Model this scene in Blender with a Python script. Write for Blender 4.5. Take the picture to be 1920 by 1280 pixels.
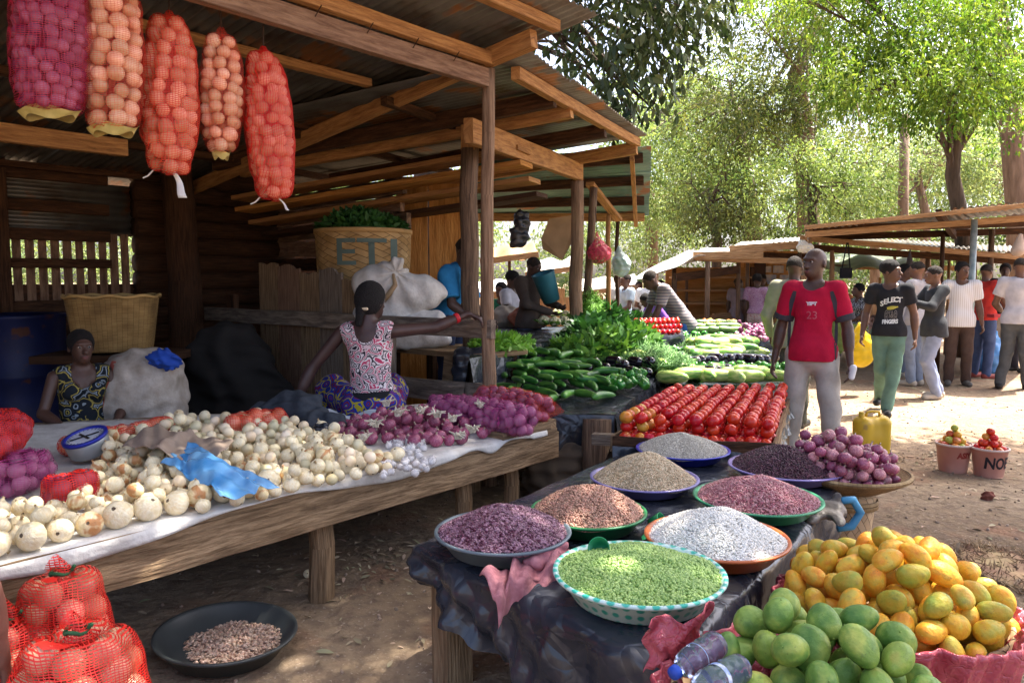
import bpy, bmesh, math, random
import numpy as np
from mathutils import Vector, Matrix, Euler
from mathutils.bvhtree import BVHTree
random.seed(7); RS = np.random.RandomState(11)
PI = math.pi; R = math.radians
S = bpy.context.scene; COL = S.collection
for o in list(bpy.data.objects): bpy.data.objects.remove(o)

# ---------------------------------------------------------------- camera
F = 1400.0; CH = 1.5; PITCH = math.atan(115 / F)
cam = bpy.data.cameras.new('camera'); co = bpy.data.objects.new('camera', cam); COL.objects.link(co)
cam.lens = 36 * F / 1920; cam.sensor_width = 36; cam.clip_start = 0.05; cam.clip_end = 600
co.location = (0, 0, CH); co.rotation_euler = (PI / 2 - PITCH, 0, 0); S.camera = co
# ---------------------------------------------------------------- sky and sun
SUN_EL = R(62); SUN_AZ = R(62)     # azimuth: clockwise from +Y (straight ahead), the sun is to the right and ahead
SUN = Vector((math.cos(SUN_EL) * math.sin(SUN_AZ), math.cos(SUN_EL) * math.cos(SUN_AZ), math.sin(SUN_EL)))
w = bpy.data.worlds.new('World'); S.world = w; w.use_nodes = True
nt = w.node_tree; nt.nodes.clear()
sk = nt.nodes.new('ShaderNodeTexSky'); sk.sky_type = 'NISHITA'; sk.sun_disc = False
sk.sun_elevation = SUN_EL; sk.sun_rotation = SUN_AZ; sk.dust_density = 5.0; sk.air_density = 0.6; sk.ozone_density = 0.3
bg = nt.nodes.new('ShaderNodeBackground'); bg.inputs[1].default_value = 0.15
wo = nt.nodes.new('ShaderNodeOutputWorld'); nt.links.new(sk.outputs[0], bg.inputs[0]); nt.links.new(bg.outputs[0], wo.inputs[0])
sl = bpy.data.lights.new('sun', 'SUN'); sl.energy = 5.0; sl.angle = R(0.5); sl.color = (1.0, 0.94, 0.84)
so = bpy.data.objects.new('sun', sl); COL.objects.link(so); so.rotation_euler = SUN.to_track_quat('Z', 'Y').to_euler(); so.location = SUN * 30
S.view_settings.view_transform = 'Standard'; S.view_settings.look = 'None'; S.view_settings.exposure = 2.2; S.view_settings.gamma = 1.0
S.render.engine = 'CYCLES'
try:
    S.cycles.max_bounces = 7; S.cycles.diffuse_bounces = 4; S.cycles.transparent_max_bounces = 10; S.cycles.caustics_reflective = False; S.cycles.caustics_refractive = False
except Exception: pass

# ---------------------------------------------------------------- pixel (of a 1920 x 1280 sheet) to metres
def ray(px, py):
    u = (px - 960) / F; v = (640 - py) / F; c, s = math.cos(PITCH), math.sin(PITCH)
    return Vector((u, c + v * s, -s + v * c))
def P(px, py, h=0.0):
    d = ray(px, py); t = (h - CH) / d.z; return Vector((0, 0, CH)) + d * t
def Q(px, py, Y):
    d = ray(px, py); return Vector((0, 0, CH)) + d * (Y / d.y)
def V(*a): return Vector(a)

# ---------------------------------------------------------------- materials
MATS = {}
def ramp(N, L, src, cols, mode='LINEAR'):
    r = N.new('ShaderNodeValToRGB'); e = r.color_ramp; e.interpolation = mode
    while len(e.elements) < len(cols): e.elements.new(0.5)
    for i, (p, c) in enumerate(cols): e.elements[i].position = p; e.elements[i].color = (*c, 1)
    L.new(src, r.inputs[0]); return r.outputs[0]
def mixc(N, L, fac, a, b, mode='MIX'):
    m = N.new('ShaderNodeMix'); m.data_type = 'RGBA'; m.blend_type = mode
    for i, x in ((0, fac), (6, a), (7, b)):
        if hasattr(x, 'links') or hasattr(x, 'is_linked'): L.new(x, m.inputs[i])
        elif i == 0: m.inputs[0].default_value = x
        else: m.inputs[i].default_value = (*x, 1)
    return m.outputs[2]
def math_(N, L, op, a, b=None):
    m = N.new('ShaderNodeMath'); m.operation = op
    for i, x in enumerate((a, b)):
        if x is None: continue
        if hasattr(x, 'is_linked'): L.new(x, m.inputs[i])
        else: m.inputs[i].default_value = x
    return m.outputs[0]
def pm(name, cols, scale=6, rough=0.8, bump=0.0, bscale=None, stretch=(1, 1, 1), coord='Object', objr=0.0, island=0.0,
       spec=0.3, detail=5, trans=0.0, hue=0.0, spots=None, coat=0.0, dist=0.0, sss=0.0, metal=0.0, alpha=None):
    """noise-driven principled material; cols = list of (pos, rgb) or a single rgb"""
    if name in MATS: return MATS[name]
    m = bpy.data.materials.new(name); m.use_nodes = True; N = m.node_tree.nodes; L = m.node_tree.links
    b = N['Principled BSDF']; out = N['Material Output']
    if isinstance(cols[0], (int, float)): cols = [(0.3, tuple(x * 0.82 for x in cols)), (0.7, tuple(min(1, x * 1.15) for x in cols))]
    tc = N.new('ShaderNodeTexCoord'); mp = N.new('ShaderNodeMapping'); L.new(tc.outputs[coord], mp.inputs[0]); mp.inputs['Scale'].default_value = stretch
    vec = mp.outputs[0]
    if coord == 'Object' and objr > 0:      # every copy gets its own piece of the pattern
        oi = N.new('ShaderNodeObjectInfo'); va = N.new('ShaderNodeVectorMath'); va.operation = 'ADD'
        mu = math_(N, L, 'MULTIPLY', oi.outputs['Random'], 37.0); L.new(vec, va.inputs[0]); L.new(mu, va.inputs[1]); vec = va.outputs[0]
    nz = N.new('ShaderNodeTexNoise'); nz.inputs['Scale'].default_value = scale; nz.inputs['Detail'].default_value = detail; nz.inputs['Distortion'].default_value = dist; nz.inputs['Roughness'].default_value = .68 if coord == 'UV' else .5
    L.new(vec, nz.inputs['Vector']); c = ramp(N, L, nz.outputs['Fac'], cols)
    if objr > 0:
        oi = N.new('ShaderNodeObjectInfo'); f = math_(N, L, 'MULTIPLY_ADD', oi.outputs['Random'], objr * 2); f.node.inputs[2].default_value = 1 - objr
        hs = N.new('ShaderNodeHueSaturation'); L.new(f, hs.inputs['Value']); L.new(c, hs.inputs['Color'])
        if hue:
            h2 = math_(N, L, 'MULTIPLY_ADD', oi.outputs['Random'], hue * 2); h2.node.inputs[2].default_value = 0.5 - hue; L.new(h2, hs.inputs['Hue'])
        c = hs.outputs[0]
    if island > 0:
        g = N.new('ShaderNodeNewGeometry'); f = math_(N, L, 'MULTIPLY_ADD', g.outputs['Random Per Island'], island * 2); f.node.inputs[2].default_value = 1 - island
        hs = N.new('ShaderNodeHueSaturation'); L.new(f, hs.inputs['Value']); L.new(c, hs.inputs['Color'])
        if hue:
            h2 = math_(N, L, 'MULTIPLY_ADD', g.outputs['Random Per Island'], -hue * 2); h2.node.inputs[2].default_value = 0.5 + hue; L.new(h2, hs.inputs['Hue'])
        c = hs.outputs[0]
    if spots:
        sc, thr, colr = spots; n2 = N.new('ShaderNodeTexNoise'); n2.inputs['Scale'].default_value = sc; n2.inputs['Detail'].default_value = 3; L.new(vec, n2.inputs['Vector'])
        f = ramp(N, L, n2.outputs['Fac'], [(thr, (0, 0, 0)), (thr + 0.06, (1, 1, 1))]); c = mixc(N, L, f, c, colr)
    L.new(c, b.inputs['Base Color']); b.inputs['Roughness'].default_value = rough
    b.inputs['Specular IOR Level'].default_value = spec; b.inputs['Metallic'].default_value = metal
    if coat: b.inputs['Coat Weight'].default_value = coat; b.inputs['Coat Roughness'].default_value = 0.15
    if bump:
        n3 = N.new('ShaderNodeTexNoise'); n3.inputs['Scale'].default_value = bscale or scale * 3; n3.inputs['Detail'].default_value = 4; L.new(vec, n3.inputs['Vector'])
        bp = N.new('ShaderNodeBump'); bp.inputs['Strength'].default_value = min(1, bump); bp.inputs['Distance'].default_value = 0.02 * max(1, bump); L.new(n3.outputs['Fac'], bp.inputs['Height']); L.new(bp.outputs[0], b.inputs['Normal'])
    if trans:
        t = N.new('ShaderNodeBsdfTranslucent'); L.new(mixc(N, L, 1.0, c, (1.0, 1.0, 0.55), 'MULTIPLY'), t.inputs[0]); mx = N.new('ShaderNodeMixShader'); mx.inputs[0].default_value = trans
        L.new(b.outputs[0], mx.inputs[1]); L.new(t.outputs[0], mx.inputs[2]); L.new(mx.outputs[0], out.inputs[0])
    if alpha is not None: b.inputs['Alpha'].default_value = alpha
    MATS[name] = m; return m
def net_mat(name, col, pitch=0.006, cover=0.42, kind='z', rough=0.5):
    """an open knitted net: coloured thread and real holes"""
    if name in MATS: return MATS[name]
    m = bpy.data.materials.new(name); m.use_nodes = True; N = m.node_tree.nodes; L = m.node_tree.links
    b = N['Principled BSDF']; out = N['Material Output']; tc = N.new('ShaderNodeTexCoord'); sp = N.new('ShaderNodeSeparateXYZ')
    nz = N.new('ShaderNodeTexNoise'); nz.inputs['Scale'].default_value = 9; L.new(tc.outputs['Object'], nz.inputs['Vector'])
    va = N.new('ShaderNodeVectorMath'); va.operation = 'MULTIPLY_ADD'; L.new(nz.outputs['Color'], va.inputs[0]); va.inputs[1].default_value = (.03, .03, .03); L.new(tc.outputs['Object'], va.inputs[2])
    L.new(va.outputs[0], sp.inputs[0])
    def line(src, p, wd):
        a = math_(N, L, 'MULTIPLY', src, 1 / p); f = math_(N, L, 'FRACT', a); return math_(N, L, 'LESS_THAN', f, wd)
    l1 = line(sp.outputs['Z'], pitch, cover)
    ang = math_(N, L, 'ADD', sp.outputs['X'], sp.outputs['Y']); l2 = line(ang, pitch * 2.2, cover * .45)
    a = math_(N, L, 'MAXIMUM', l1, l2)
    b.inputs['Base Color'].default_value = (*col, 1); b.inputs['Roughness'].default_value = rough; b.inputs['Specular IOR Level'].default_value = .4
    t = N.new('ShaderNodeBsdfTransparent'); mx = N.new('ShaderNodeMixShader'); L.new(a, mx.inputs[0]); L.new(t.outputs[0], mx.inputs[1]); L.new(b.outputs[0], mx.inputs[2]); L.new(mx.outputs[0], out.inputs[0])
    MATS[name] = m; return m
def weave_mat(name, c1, c2, su=40, sv=40, rough=.75, diag=False):
    if name in MATS: return MATS[name]
    m = bpy.data.materials.new(name); m.use_nodes = True; N = m.node_tree.nodes; L = m.node_tree.links; b = N['Principled BSDF']
    tc = N.new('ShaderNodeTexCoord'); mp = N.new('ShaderNodeMapping'); L.new(tc.outputs['UV'], mp.inputs[0]); mp.inputs['Scale'].default_value = (su, sv, 1)
    if diag: mp.inputs['Rotation'].default_value = (0, 0, PI / 4)
    br = N.new('ShaderNodeTexBrick'); L.new(mp.outputs[0], br.inputs['Vector']); br.inputs['Scale'].default_value = 1; br.inputs['Mortar Size'].default_value = .05; br.inputs['Mortar Smooth'].default_value = .6
    br.inputs['Brick Width'].default_value = 1.6 if not diag else 2; br.inputs['Row Height'].default_value = .5 if not diag else 1
    br.inputs['Color1'].default_value = (*c1, 1); br.inputs['Color2'].default_value = (*c2, 1); br.inputs['Mortar'].default_value = (*[x * .25 for x in c2], 1)
    nz = N.new('ShaderNodeTexNoise'); nz.inputs['Scale'].default_value = 7; L.new(tc.outputs['Object'], nz.inputs['Vector'])
    f = ramp(N, L, nz.outputs['Fac'], [(.3, (.55, .52, .5)), (.7, (1, 1, 1))]); c = mixc(N, L, 1.0, br.outputs['Color'], f, 'MULTIPLY')
    L.new(c, b.inputs['Base Color']); b.inputs['Roughness'].default_value = rough; b.inputs['Specular IOR Level'].default_value = .25
    bp = N.new('ShaderNodeBump'); bp.inputs['Strength'].default_value = .8; bp.inputs['Distance'].default_value = .006; bp.invert = True; L.new(br.outputs['Fac'], bp.inputs['Height']); L.new(bp.outputs[0], b.inputs['Normal'])
    MATS[name] = m; return m

# ---------------------------------------------------------------- mesh helpers
class MB:
    """collects shapes; build() links them as one mesh object"""
    def __init__(s): s.v = []; s.f = []; s.uv = []; s.mi = []
    def add(s, vs, fs, uvs=None, mi=0):
        n = len(s.v); s.v.extend([tuple(x) for x in vs])
        for i, f in enumerate(fs):
            s.f.append(tuple(n + k for k in f)); s.mi.append(mi)
            s.uv.append(uvs[i] if uvs else [(0, 0)] * len(f))
        return s
    def beam(s, a, b, w, h, up=(0, 0, 1), jit=0.0, seg=1, taper=1.0):
        """box from a to b, width w (sideways) and height h (along up)"""
        a = Vector(a); b = Vector(b); ax = (b - a); ln = ax.length; ax.normalize(); up = Vector(up)
        sd = ax.cross(up)
        if sd.length < 1e-4: sd = ax.cross(Vector((1, 0, 0)))
        sd.normalize(); up = sd.cross(ax).normalized(); vs = []; ch = min(w, h) * .06
        prof = [(-1, -1), (1, -1), (1, 1), (-1, 1)]; ring = []
        for (x, y) in prof:
            for (ox, oy) in (((1, 0), (0, 1)) if x * y < 0 else ((0, 1), (1, 0))):
                ring.append((x * (w / 2 - ch * ox), y * (h / 2 - ch * oy)))
        u0 = random.random() * 9
        for i in range(seg + 1):
            t = i / seg; c = a + ax * (ln * t) + (sd * random.uniform(-jit, jit) + up * random.uniform(-jit, jit)); k = 1 + (taper - 1) * t
            for (x, y) in ring: vs.append(c + sd * (x * k + random.uniform(-jit, jit) * .3) + up * (y * k + random.uniform(-jit, jit) * .3))
        fs = []; uv = []; per = 2 * (w + h)
        for i in range(seg):
            for j in range(8):
                j2 = (j + 1) % 8; fs.append((i * 8 + j, i * 8 + j2, (i + 1) * 8 + j2, (i + 1) * 8 + j))
                q0 = u0 + i / seg * ln; q1 = u0 + (i + 1) / seg * ln; v0 = per * j / 8; v1 = per * (j + 1) / 8
                uv.append([(q0, v0), (q0, v1), (q1, v1), (q1, v0)])
        fs.append(tuple(range(7, -1, -1))); uv.append([(u0 + random.random() * .01, .01 * q) for q in range(8)])
        fs.append(tuple(seg * 8 + k for k in range(8))); uv.append([(u0 + .01, .01 * q) for q in range(8)])
        return s.add(vs, fs, uv)
    def tube(s, pts, rad, n=10, caps=True, wob=0.0, mi=0):
        pts = [Vector(p) for p in pts]; k = len(pts)
        if not isinstance(rad, (list, tuple)): rad = [rad] * k
        vs = []; fs = []; uv = []; prev = None; L = 0; u0 = random.random() * 9; ls = []
        for i, p in enumerate(pts):
            d = (pts[min(i + 1, k - 1)] - pts[max(i - 1, 0)]).normalized()
            if prev is None: x = d.cross(Vector((0, 0, 1)));  x = x if x.length > .1 else d.cross(Vector((1, 0, 0)))
            else: x = prev - d * prev.dot(d)
            x.normalize(); prev = x; y = d.cross(x)
            if i: L += (pts[i] - pts[i - 1]).length
            ls.append(u0 + L)
            for j in range(n):
                a = 2 * PI * j / n; r = rad[i] * (1 + random.uniform(-wob, wob)); vs.append(p + (x * math.cos(a) + y * math.sin(a)) * r)
        for i in range(k - 1):
            for j in range(n):
                j2 = (j + 1) % n; fs.append((i * n + j, i * n + j2, (i + 1) * n + j2, (i + 1) * n + j))
                c = 2 * PI * max(rad[i], .01) / n; uv.append([(ls[i], c * j), (ls[i], c * (j + 1)), (ls[i + 1], c * (j + 1)), (ls[i + 1], c * j)])
        if caps:
            fs.append(tuple(range(n - 1, -1, -1))); uv.append([(u0, .005 * q) for q in range(n)]); fs.append(tuple((k - 1) * n + j for j in range(n))); uv.append([(u0, .005 * q) for q in range(n)])
        return s.add(vs, fs, uv, mi)
    def lathe(s, prof, n=40, c=(0, 0, 0), wob=0, sx=1, sy=1, close=False):
        vs = []; fs = []; uv = []; k = len(prof); L = 0
        for i, (r, z) in enumerate(prof):
            for j in range(n):
                a = 2 * PI * j / n; q = r * (1 + wob * math.sin(3 * a + i) * .5); vs.append((c[0] + q * sx * math.cos(a), c[1] + q * sy * math.sin(a), c[2] + z))
        ls = [0]
        for i in range(1, k): ls.append(ls[-1] + math.hypot(prof[i][0] - prof[i - 1][0], prof[i][1] - prof[i - 1][1]))
        for i in range(k - 1):
            for j in range(n):
                j2 = (j + 1) % n; fs.append((i * n + j, i * n + j2, (i + 1) * n + j2, (i + 1) * n + j))
                uv.append([(j / n, ls[i]), ((j + 1) / n, ls[i]), ((j + 1) / n, ls[i + 1]), (j / n, ls[i + 1])])
        if close: fs.append(tuple(range(n - 1, -1, -1))); uv.append([(0, 0)] * n)
        return s.add(vs, fs, uv)
    def grid(s, fn, nu, nv, thick=0.0):
        """fn(u, v) in 0..1 -> point"""
        vs = [fn(i / nu, j / nv) for j in range(nv + 1) for i in range(nu + 1)]; fs = []; uv = []
        for j in range(nv):
            for i in range(nu):
                a = j * (nu + 1) + i; fs.append((a, a + 1, a + nu + 2, a + nu + 1)); uv.append([(i / nu, j / nv), ((i + 1) / nu, j / nv), ((i + 1) / nu, (j + 1) / nv), (i / nu, (j + 1) / nv)])
        return s.add(vs, fs, uv)
    def mesh(s, name, mats, smooth=False):
        me = bpy.data.meshes.new(name); me.from_pydata(s.v, [], s.f)
        ul = me.uv_layers.new(name='UVMap'); ul.data.foreach_set('uv', [c for f in s.uv for p in f for c in p])
        for m in (mats if isinstance(mats, (list, tuple)) else [mats]): me.materials.append(m)
        if any(s.mi): me.polygons.foreach_set('material_index', s.mi)
        if smooth: me.polygons.foreach_set('use_smooth', [True] * len(me.polygons))
        me.update(); return me
    def build(s, name, mats, parent=None, smooth=False, **kw):
        return link(name, s.mesh(name, mats, smooth), parent, **kw)
def link(name, me, parent=None, loc=None, rot=None, scale=None, label=None, cat=None, group=None, kind=None):
    o = bpy.data.objects.new(name, me); COL.objects.link(o)
    if parent is not None: o.parent = parent
    if loc is not None: o.location = loc
    if rot is not None: o.rotation_euler = rot
    if scale is not None: o.scale = scale if hasattr(scale, '__len__') else (scale,) * 3
    if label: o['label'] = label
    if cat: o['category'] = cat
    if group: o['group'] = group
    if kind: o['kind'] = kind
    return o
def thing(name, label, cat, loc=(0, 0, 0), rotz=0.0, group=None, scale=None):
    return link(name, None, None, loc, (0, 0, rotz), scale, label, cat, group)
def sheet(o, t):        # give a thin sheet a real thickness
    m = o.modifiers.new('thickness', 'SOLIDIFY'); m.thickness = t; m.offset = -1; return o
def mesh_np(name, v, f, mat, smooth=False):
    me = bpy.data.meshes.new(name); v = np.asarray(v, np.float32); f = np.asarray(f, np.int32); k = f.shape[1]
    me.vertices.add(len(v)); me.vertices.foreach_set('co', v.ravel()); me.loops.add(f.size); me.loops.foreach_set('vertex_index', f.ravel())
    me.polygons.add(len(f)); me.polygons.foreach_set('loop_start', np.arange(0, f.size, k, dtype=np.int32)); me.polygons.foreach_set('loop_total', np.full(len(f), k, np.int32))
    if smooth: me.polygons.foreach_set('use_smooth', np.ones(len(f), bool))
    for m in (mat if isinstance(mat, (list, tuple)) else [mat]): me.materials.append(m)
    me.update(calc_edges=True); me.validate(); return me
def rotmats(n, rs, tilt=None):
    """n random rotations"""
    q = rs.normal(size=(n, 4)); q /= np.linalg.norm(q, axis=1)[:, None]; w_, x, y, z = q.T
    return np.stack([np.stack([1 - 2 * (y * y + z * z), 2 * (x * y - z * w_), 2 * (x * z + y * w_)], -1), np.stack([2 * (x * y + z * w_), 1 - 2 * (x * x + z * z), 2 * (y * z - x * w_)], -1), np.stack([2 * (x * z - y * w_), 2 * (y * z + x * w_), 1 - 2 * (x * x + y * y)], -1)], 1)
def scatter_np(base_v, base_f, pos, rot, size):
    """many copies of a small shape in one mesh (for stuff nobody can count)"""
    n = len(pos); bv = np.asarray(base_v, float); bf = np.asarray(base_f); size = np.asarray(size)
    if size.ndim == 1: size = size[:, None]
    v = np.einsum('nij,nkj->nki', rot, bv[None] * size[:, None, :]) + pos[:, None, :]
    f = bf[None] + (np.arange(n) * len(bv))[:, None, None]
    return v.reshape(-1, 3), f.reshape(-1, bf.shape[1])
def blob(nu=8, nv=5, r=(1, 1, 1)):
    v = []; f = []
    for j in range(nv + 1):
        t = PI * (j + .12) / (nv + .24)
        for i in range(nu): a = 2 * PI * i / nu; v.append((r[0] * math.sin(t) * math.cos(a), r[1] * math.sin(t) * math.sin(a), r[2] * math.cos(t)))
    for j in range(nv):
        for i in range(nu): f.append((j * nu + i, (j + 1) * nu + i, (j + 1) * nu + (i + 1) % nu, j * nu + (i + 1) % nu))
    return np.array(v), np.array(f)
LEAF_V = np.array([(0, 0, 0), (.26, .32, .05), (0, .42, -.02), (-.26, .32, .05), (.2, .7, .0), (0, 1, -.1), (-.2, .7, .0)]); LEAF_F = np.array([(0, 1, 4, 2), (0, 2, 6, 3), (2, 4, 5, 6)])
LEAF_V0 = np.array([(0, 0, 0), (.3, .45, .06), (0, 1, -.08), (-.3, .45, .06)]); LEAF_F0 = np.array([(0, 1, 2, 3)])
def look_rots(dirs, rs, roll=1.0):
    """rotations whose local Y follows dirs"""
    y = dirs / np.linalg.norm(dirs, axis=1)[:, None]; r = rs.normal(size=y.shape) * roll + np.array([0, 0, 1.0]) * (1.0)
    x = np.cross(y, r); x /= np.linalg.norm(x, axis=1)[:, None] + 1e-9; z = np.cross(x, y); return np.stack([x, y, z], -1)

# ---------------------------------------------------------------- signed distance modelling
def prim_rc(a, b, ra, rb, flat=None, clips=None, sub=False, k=None): return dict(t='rc', a=np.array(a, float), b=np.array(b, float), ra=ra, rb=rb, flat=flat, clips=clips, sub=sub, k=k)
def prim_el(c, r, rot=None, clips=None, sub=False, k=None): return dict(t='el', c=np.array(c, float), r=np.array(r, float), rot=rot, clips=clips, sub=sub, k=k)
def sdf_mesh(name, prims, res, k, mat, disp=None, clip=None, smooth=True):
    lo = np.full(3, 1e9); hi = np.full(3, -1e9)
    for p in prims:
        if p['sub']: continue
        if p['t'] == 'rc': m = max(p['ra'], p['rb']); l = np.minimum(p['a'], p['b']) - m; h = np.maximum(p['a'], p['b']) + m
        else: m = p['r'].max(); l = p['c'] - m; h = p['c'] + m
        lo = np.minimum(lo, l); hi = np.maximum(hi, h)
    lo -= 3 * res + .01; hi += 3 * res + .01; n = np.ceil((hi - lo) / res).astype(int) + 1
    ax = [lo[i] + res * np.arange(n[i]) for i in range(3)]; G = np.full(n, 10.0)
    for p in prims:
        kk = p['k'] if p['k'] is not None else k
        if p['t'] == 'rc': m = max(p['ra'], p['rb']); l = np.minimum(p['a'], p['b']) - m; h = np.maximum(p['a'], p['b']) + m
        else: m = p['r'].max(); l = p['c'] - m; h = p['c'] + m
        mg = kk + 2.5 * res; i0 = np.clip(np.floor((l - mg - lo) / res).astype(int), 0, n); i1 = np.clip(np.ceil((h + mg - lo) / res).astype(int) + 1, 0, n)
        if (i1 <= i0).any(): continue
        sl_ = tuple(slice(i0[i], i1[i]) for i in range(3))
        X = ax[0][sl_[0]][:, None, None]; Y = ax[1][sl_[1]][None, :, None]; Z = ax[2][sl_[2]][None, None, :]
        if p['t'] == 'rc':
            a = p['a']; d = p['b'] - a; dd = max(d @ d, 1e-9); x, y, z = X - a[0], Y - a[1], Z - a[2]
            t = np.clip((x * d[0] + y * d[1] + z * d[2]) / dd, 0, 1); qx, qy, qz = x - t * d[0], y - t * d[1], z - t * d[2]
            if p['flat'] is not None:
                fd, s_ = p['flat']; c = (qx * fd[0] + qy * fd[1] + qz * fd[2]) * (1 / s_ - 1); qx = qx + c * fd[0]; qy = qy + c * fd[1]; qz = qz + c * fd[2]
            D = np.sqrt(qx * qx + qy * qy + qz * qz) - (p['ra'] + (p['rb'] - p['ra']) * t)
            if p['flat'] is not None: D = D * (.5 + .5 * p['flat'][1])
        else:
            x, y, z = X - p['c'][0], Y - p['c'][1], Z - p['c'][2]; r = p['r']
            if p['rot'] is not None: M = np.array(p['rot']).T; x, y, z = (M[0, 0] * x + M[0, 1] * y + M[0, 2] * z, M[1, 0] * x + M[1, 1] * y + M[1, 2] * z, M[2, 0] * x + M[2, 1] * y + M[2, 2] * z)
            k0 = np.sqrt((x / r[0]) ** 2 + (y / r[1]) ** 2 + (z / r[2]) ** 2); k1 = np.sqrt((x / r[0] ** 2) ** 2 + (y / r[1] ** 2) ** 2 + (z / r[2] ** 2) ** 2) + 1e-9
            D = k0 * (k0 - 1) / k1
        if p['clips']:
            for (pt, nn) in p['clips']: D = np.maximum(D, (X - pt[0]) * nn[0] + (Y - pt[1]) * nn[1] + (Z - pt[2]) * nn[2])
        A = G[sl_]
        if p['sub']: D = -D; h_ = np.maximum(kk - np.abs(A - D), 0) / kk; G[sl_] = np.maximum(A, D) + h_ * h_ * kk / 4
        else: h_ = np.maximum(kk - np.abs(A - D), 0) / kk; G[sl_] = np.minimum(A, D) - h_ * h_ * kk / 4
    X = ax[0][:, None, None]; Y = ax[1][None, :, None]; Z = ax[2][None, None, :]
    if disp is not None: G = G + disp(X, Y, Z)
    if clip is not None:
        for (pt, nn) in clip: G = np.maximum(G, (X - pt[0]) * nn[0] + (Y - pt[1]) * nn[1] + (Z - pt[2]) * nn[2])
    v, f = surface_nets(G); v = lo + v * res
    return mesh_np(name, v, f, mat, smooth)
def surface_nets(G):
    s = G < 0; nx, ny, nz = G.shape; acc = np.zeros((nx - 1, ny - 1, nz - 1, 3)); cnt = np.zeros((nx - 1, ny - 1, nz - 1))
    C = [(i, j, k) for i in (0, 1) for j in (0, 1) for k in (0, 1)]
    def cs(c): return (slice(c[0], nx - 1 + c[0]), slice(c[1], ny - 1 + c[1]), slice(c[2], nz - 1 + c[2]))
    tot = sum(s[cs(c)].astype(np.int8) for c in C); idx = np.argwhere((tot > 0) & (tot < 8))
    if len(idx) == 0: return np.zeros((0, 3)), np.zeros((0, 4), int)
    vals = {c: G[idx[:, 0] + c[0], idx[:, 1] + c[1], idx[:, 2] + c[2]] for c in C}; pa = np.zeros((len(idx), 3)); pc = np.zeros(len(idx))
    for c in C:
        for a in range(3):
            if c[a]: continue
            c2 = list(c); c2[a] = 1; c2 = tuple(c2); va, vb = vals[c], vals[c2]; m = (va < 0) != (vb < 0)
            t = np.where(m, va / (va - vb + 1e-12), 0); pt = np.array(c, float)[None].repeat(len(idx), 0); pt[:, a] = t; pa[m] += pt[m]; pc[m] += 1
    v = idx + pa / pc[:, None]; I = np.full((nx - 1, ny - 1, nz - 1), -1); I[idx[:, 0], idx[:, 1], idx[:, 2]] = np.arange(len(idx)); fs = []
    for a in range(3):
        b, c = (a + 1) % 3, (a + 2) % 3; s0 = [slice(None)] * 3; s1 = [slice(None)] * 3; s0[a] = slice(0, -1); s1[a] = slice(1, None)
        A, B = s[tuple(s0)], s[tuple(s1)]; e = np.argwhere(A != B); e = e[(e[:, b] > 0) & (e[:, c] > 0) & (e[:, b] < G.shape[b] - 1) & (e[:, c] < G.shape[c] - 1)]
        if not len(e): continue
        def g(db, dc): q = e.copy(); q[:, b] -= db; q[:, c] -= dc; return I[q[:, 0], q[:, 1], q[:, 2]]
        quad = np.stack([g(1, 1), g(0, 1), g(0, 0), g(1, 0)], 1); inside = A[e[:, 0], e[:, 1], e[:, 2]]; quad[~inside] = quad[~inside][:, ::-1]; fs.append(quad)
    f = np.concatenate(fs); return v, f[(f >= 0).all(1)]
def bvh_of(me, mw=None):
    vs = [v.co.copy() for v in me.vertices]; ps = [tuple(p.vertices) for p in me.polygons]
    return BVHTree.FromPolygons(vs, ps)
def wrap_text(name, txt, me, origin, right, up, normal, height, mat, parent, off=.003, label=None, bold=0.0, width=None):
    """letters laid on a surface: flat text projected along -normal onto the mesh"""
    cu = bpy.data.curves.new(name, 'FONT'); cu.body = txt; cu.align_x = 'CENTER'; cu.align_y = 'CENTER'; cu.size = height * 1.35; cu.offset = bold; cu.resolution_u = 3
    ob = bpy.data.objects.new(name, cu); COL.objects.link(ob); dg = bpy.context.evaluated_depsgraph_get(); tm = bpy.data.meshes.new_from_object(ob.evaluated_get(dg)); bpy.data.objects.remove(ob)
    bm = bmesh.new(); bm.from_mesh(tm); bmesh.ops.triangulate(bm, faces=bm.faces[:]); bmesh.ops.subdivide_edges(bm, edges=bm.edges[:], cuts=4 if height > .15 else 1, use_grid_fill=True)
    bv = bvh_of(me); origin, right, up, normal = map(Vector, (origin, right, up, normal)); xs = [v.co.x for v in bm.verts]; sx = (width / (max(xs) - min(xs))) if width else 1
    for v in bm.verts:
        p = origin + right * v.co.x * sx + up * v.co.y; h = bv.ray_cast(p + normal * .8, -normal, 1.2)
        v.co = (h[0] + normal * off) if h[0] is not None else p
    nm = bpy.data.meshes.new(name); bm.to_mesh(nm); bm.free(); nm.materials.clear(); nm.materials.append(mat)
    return link(name, nm, parent, label=label)
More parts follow.
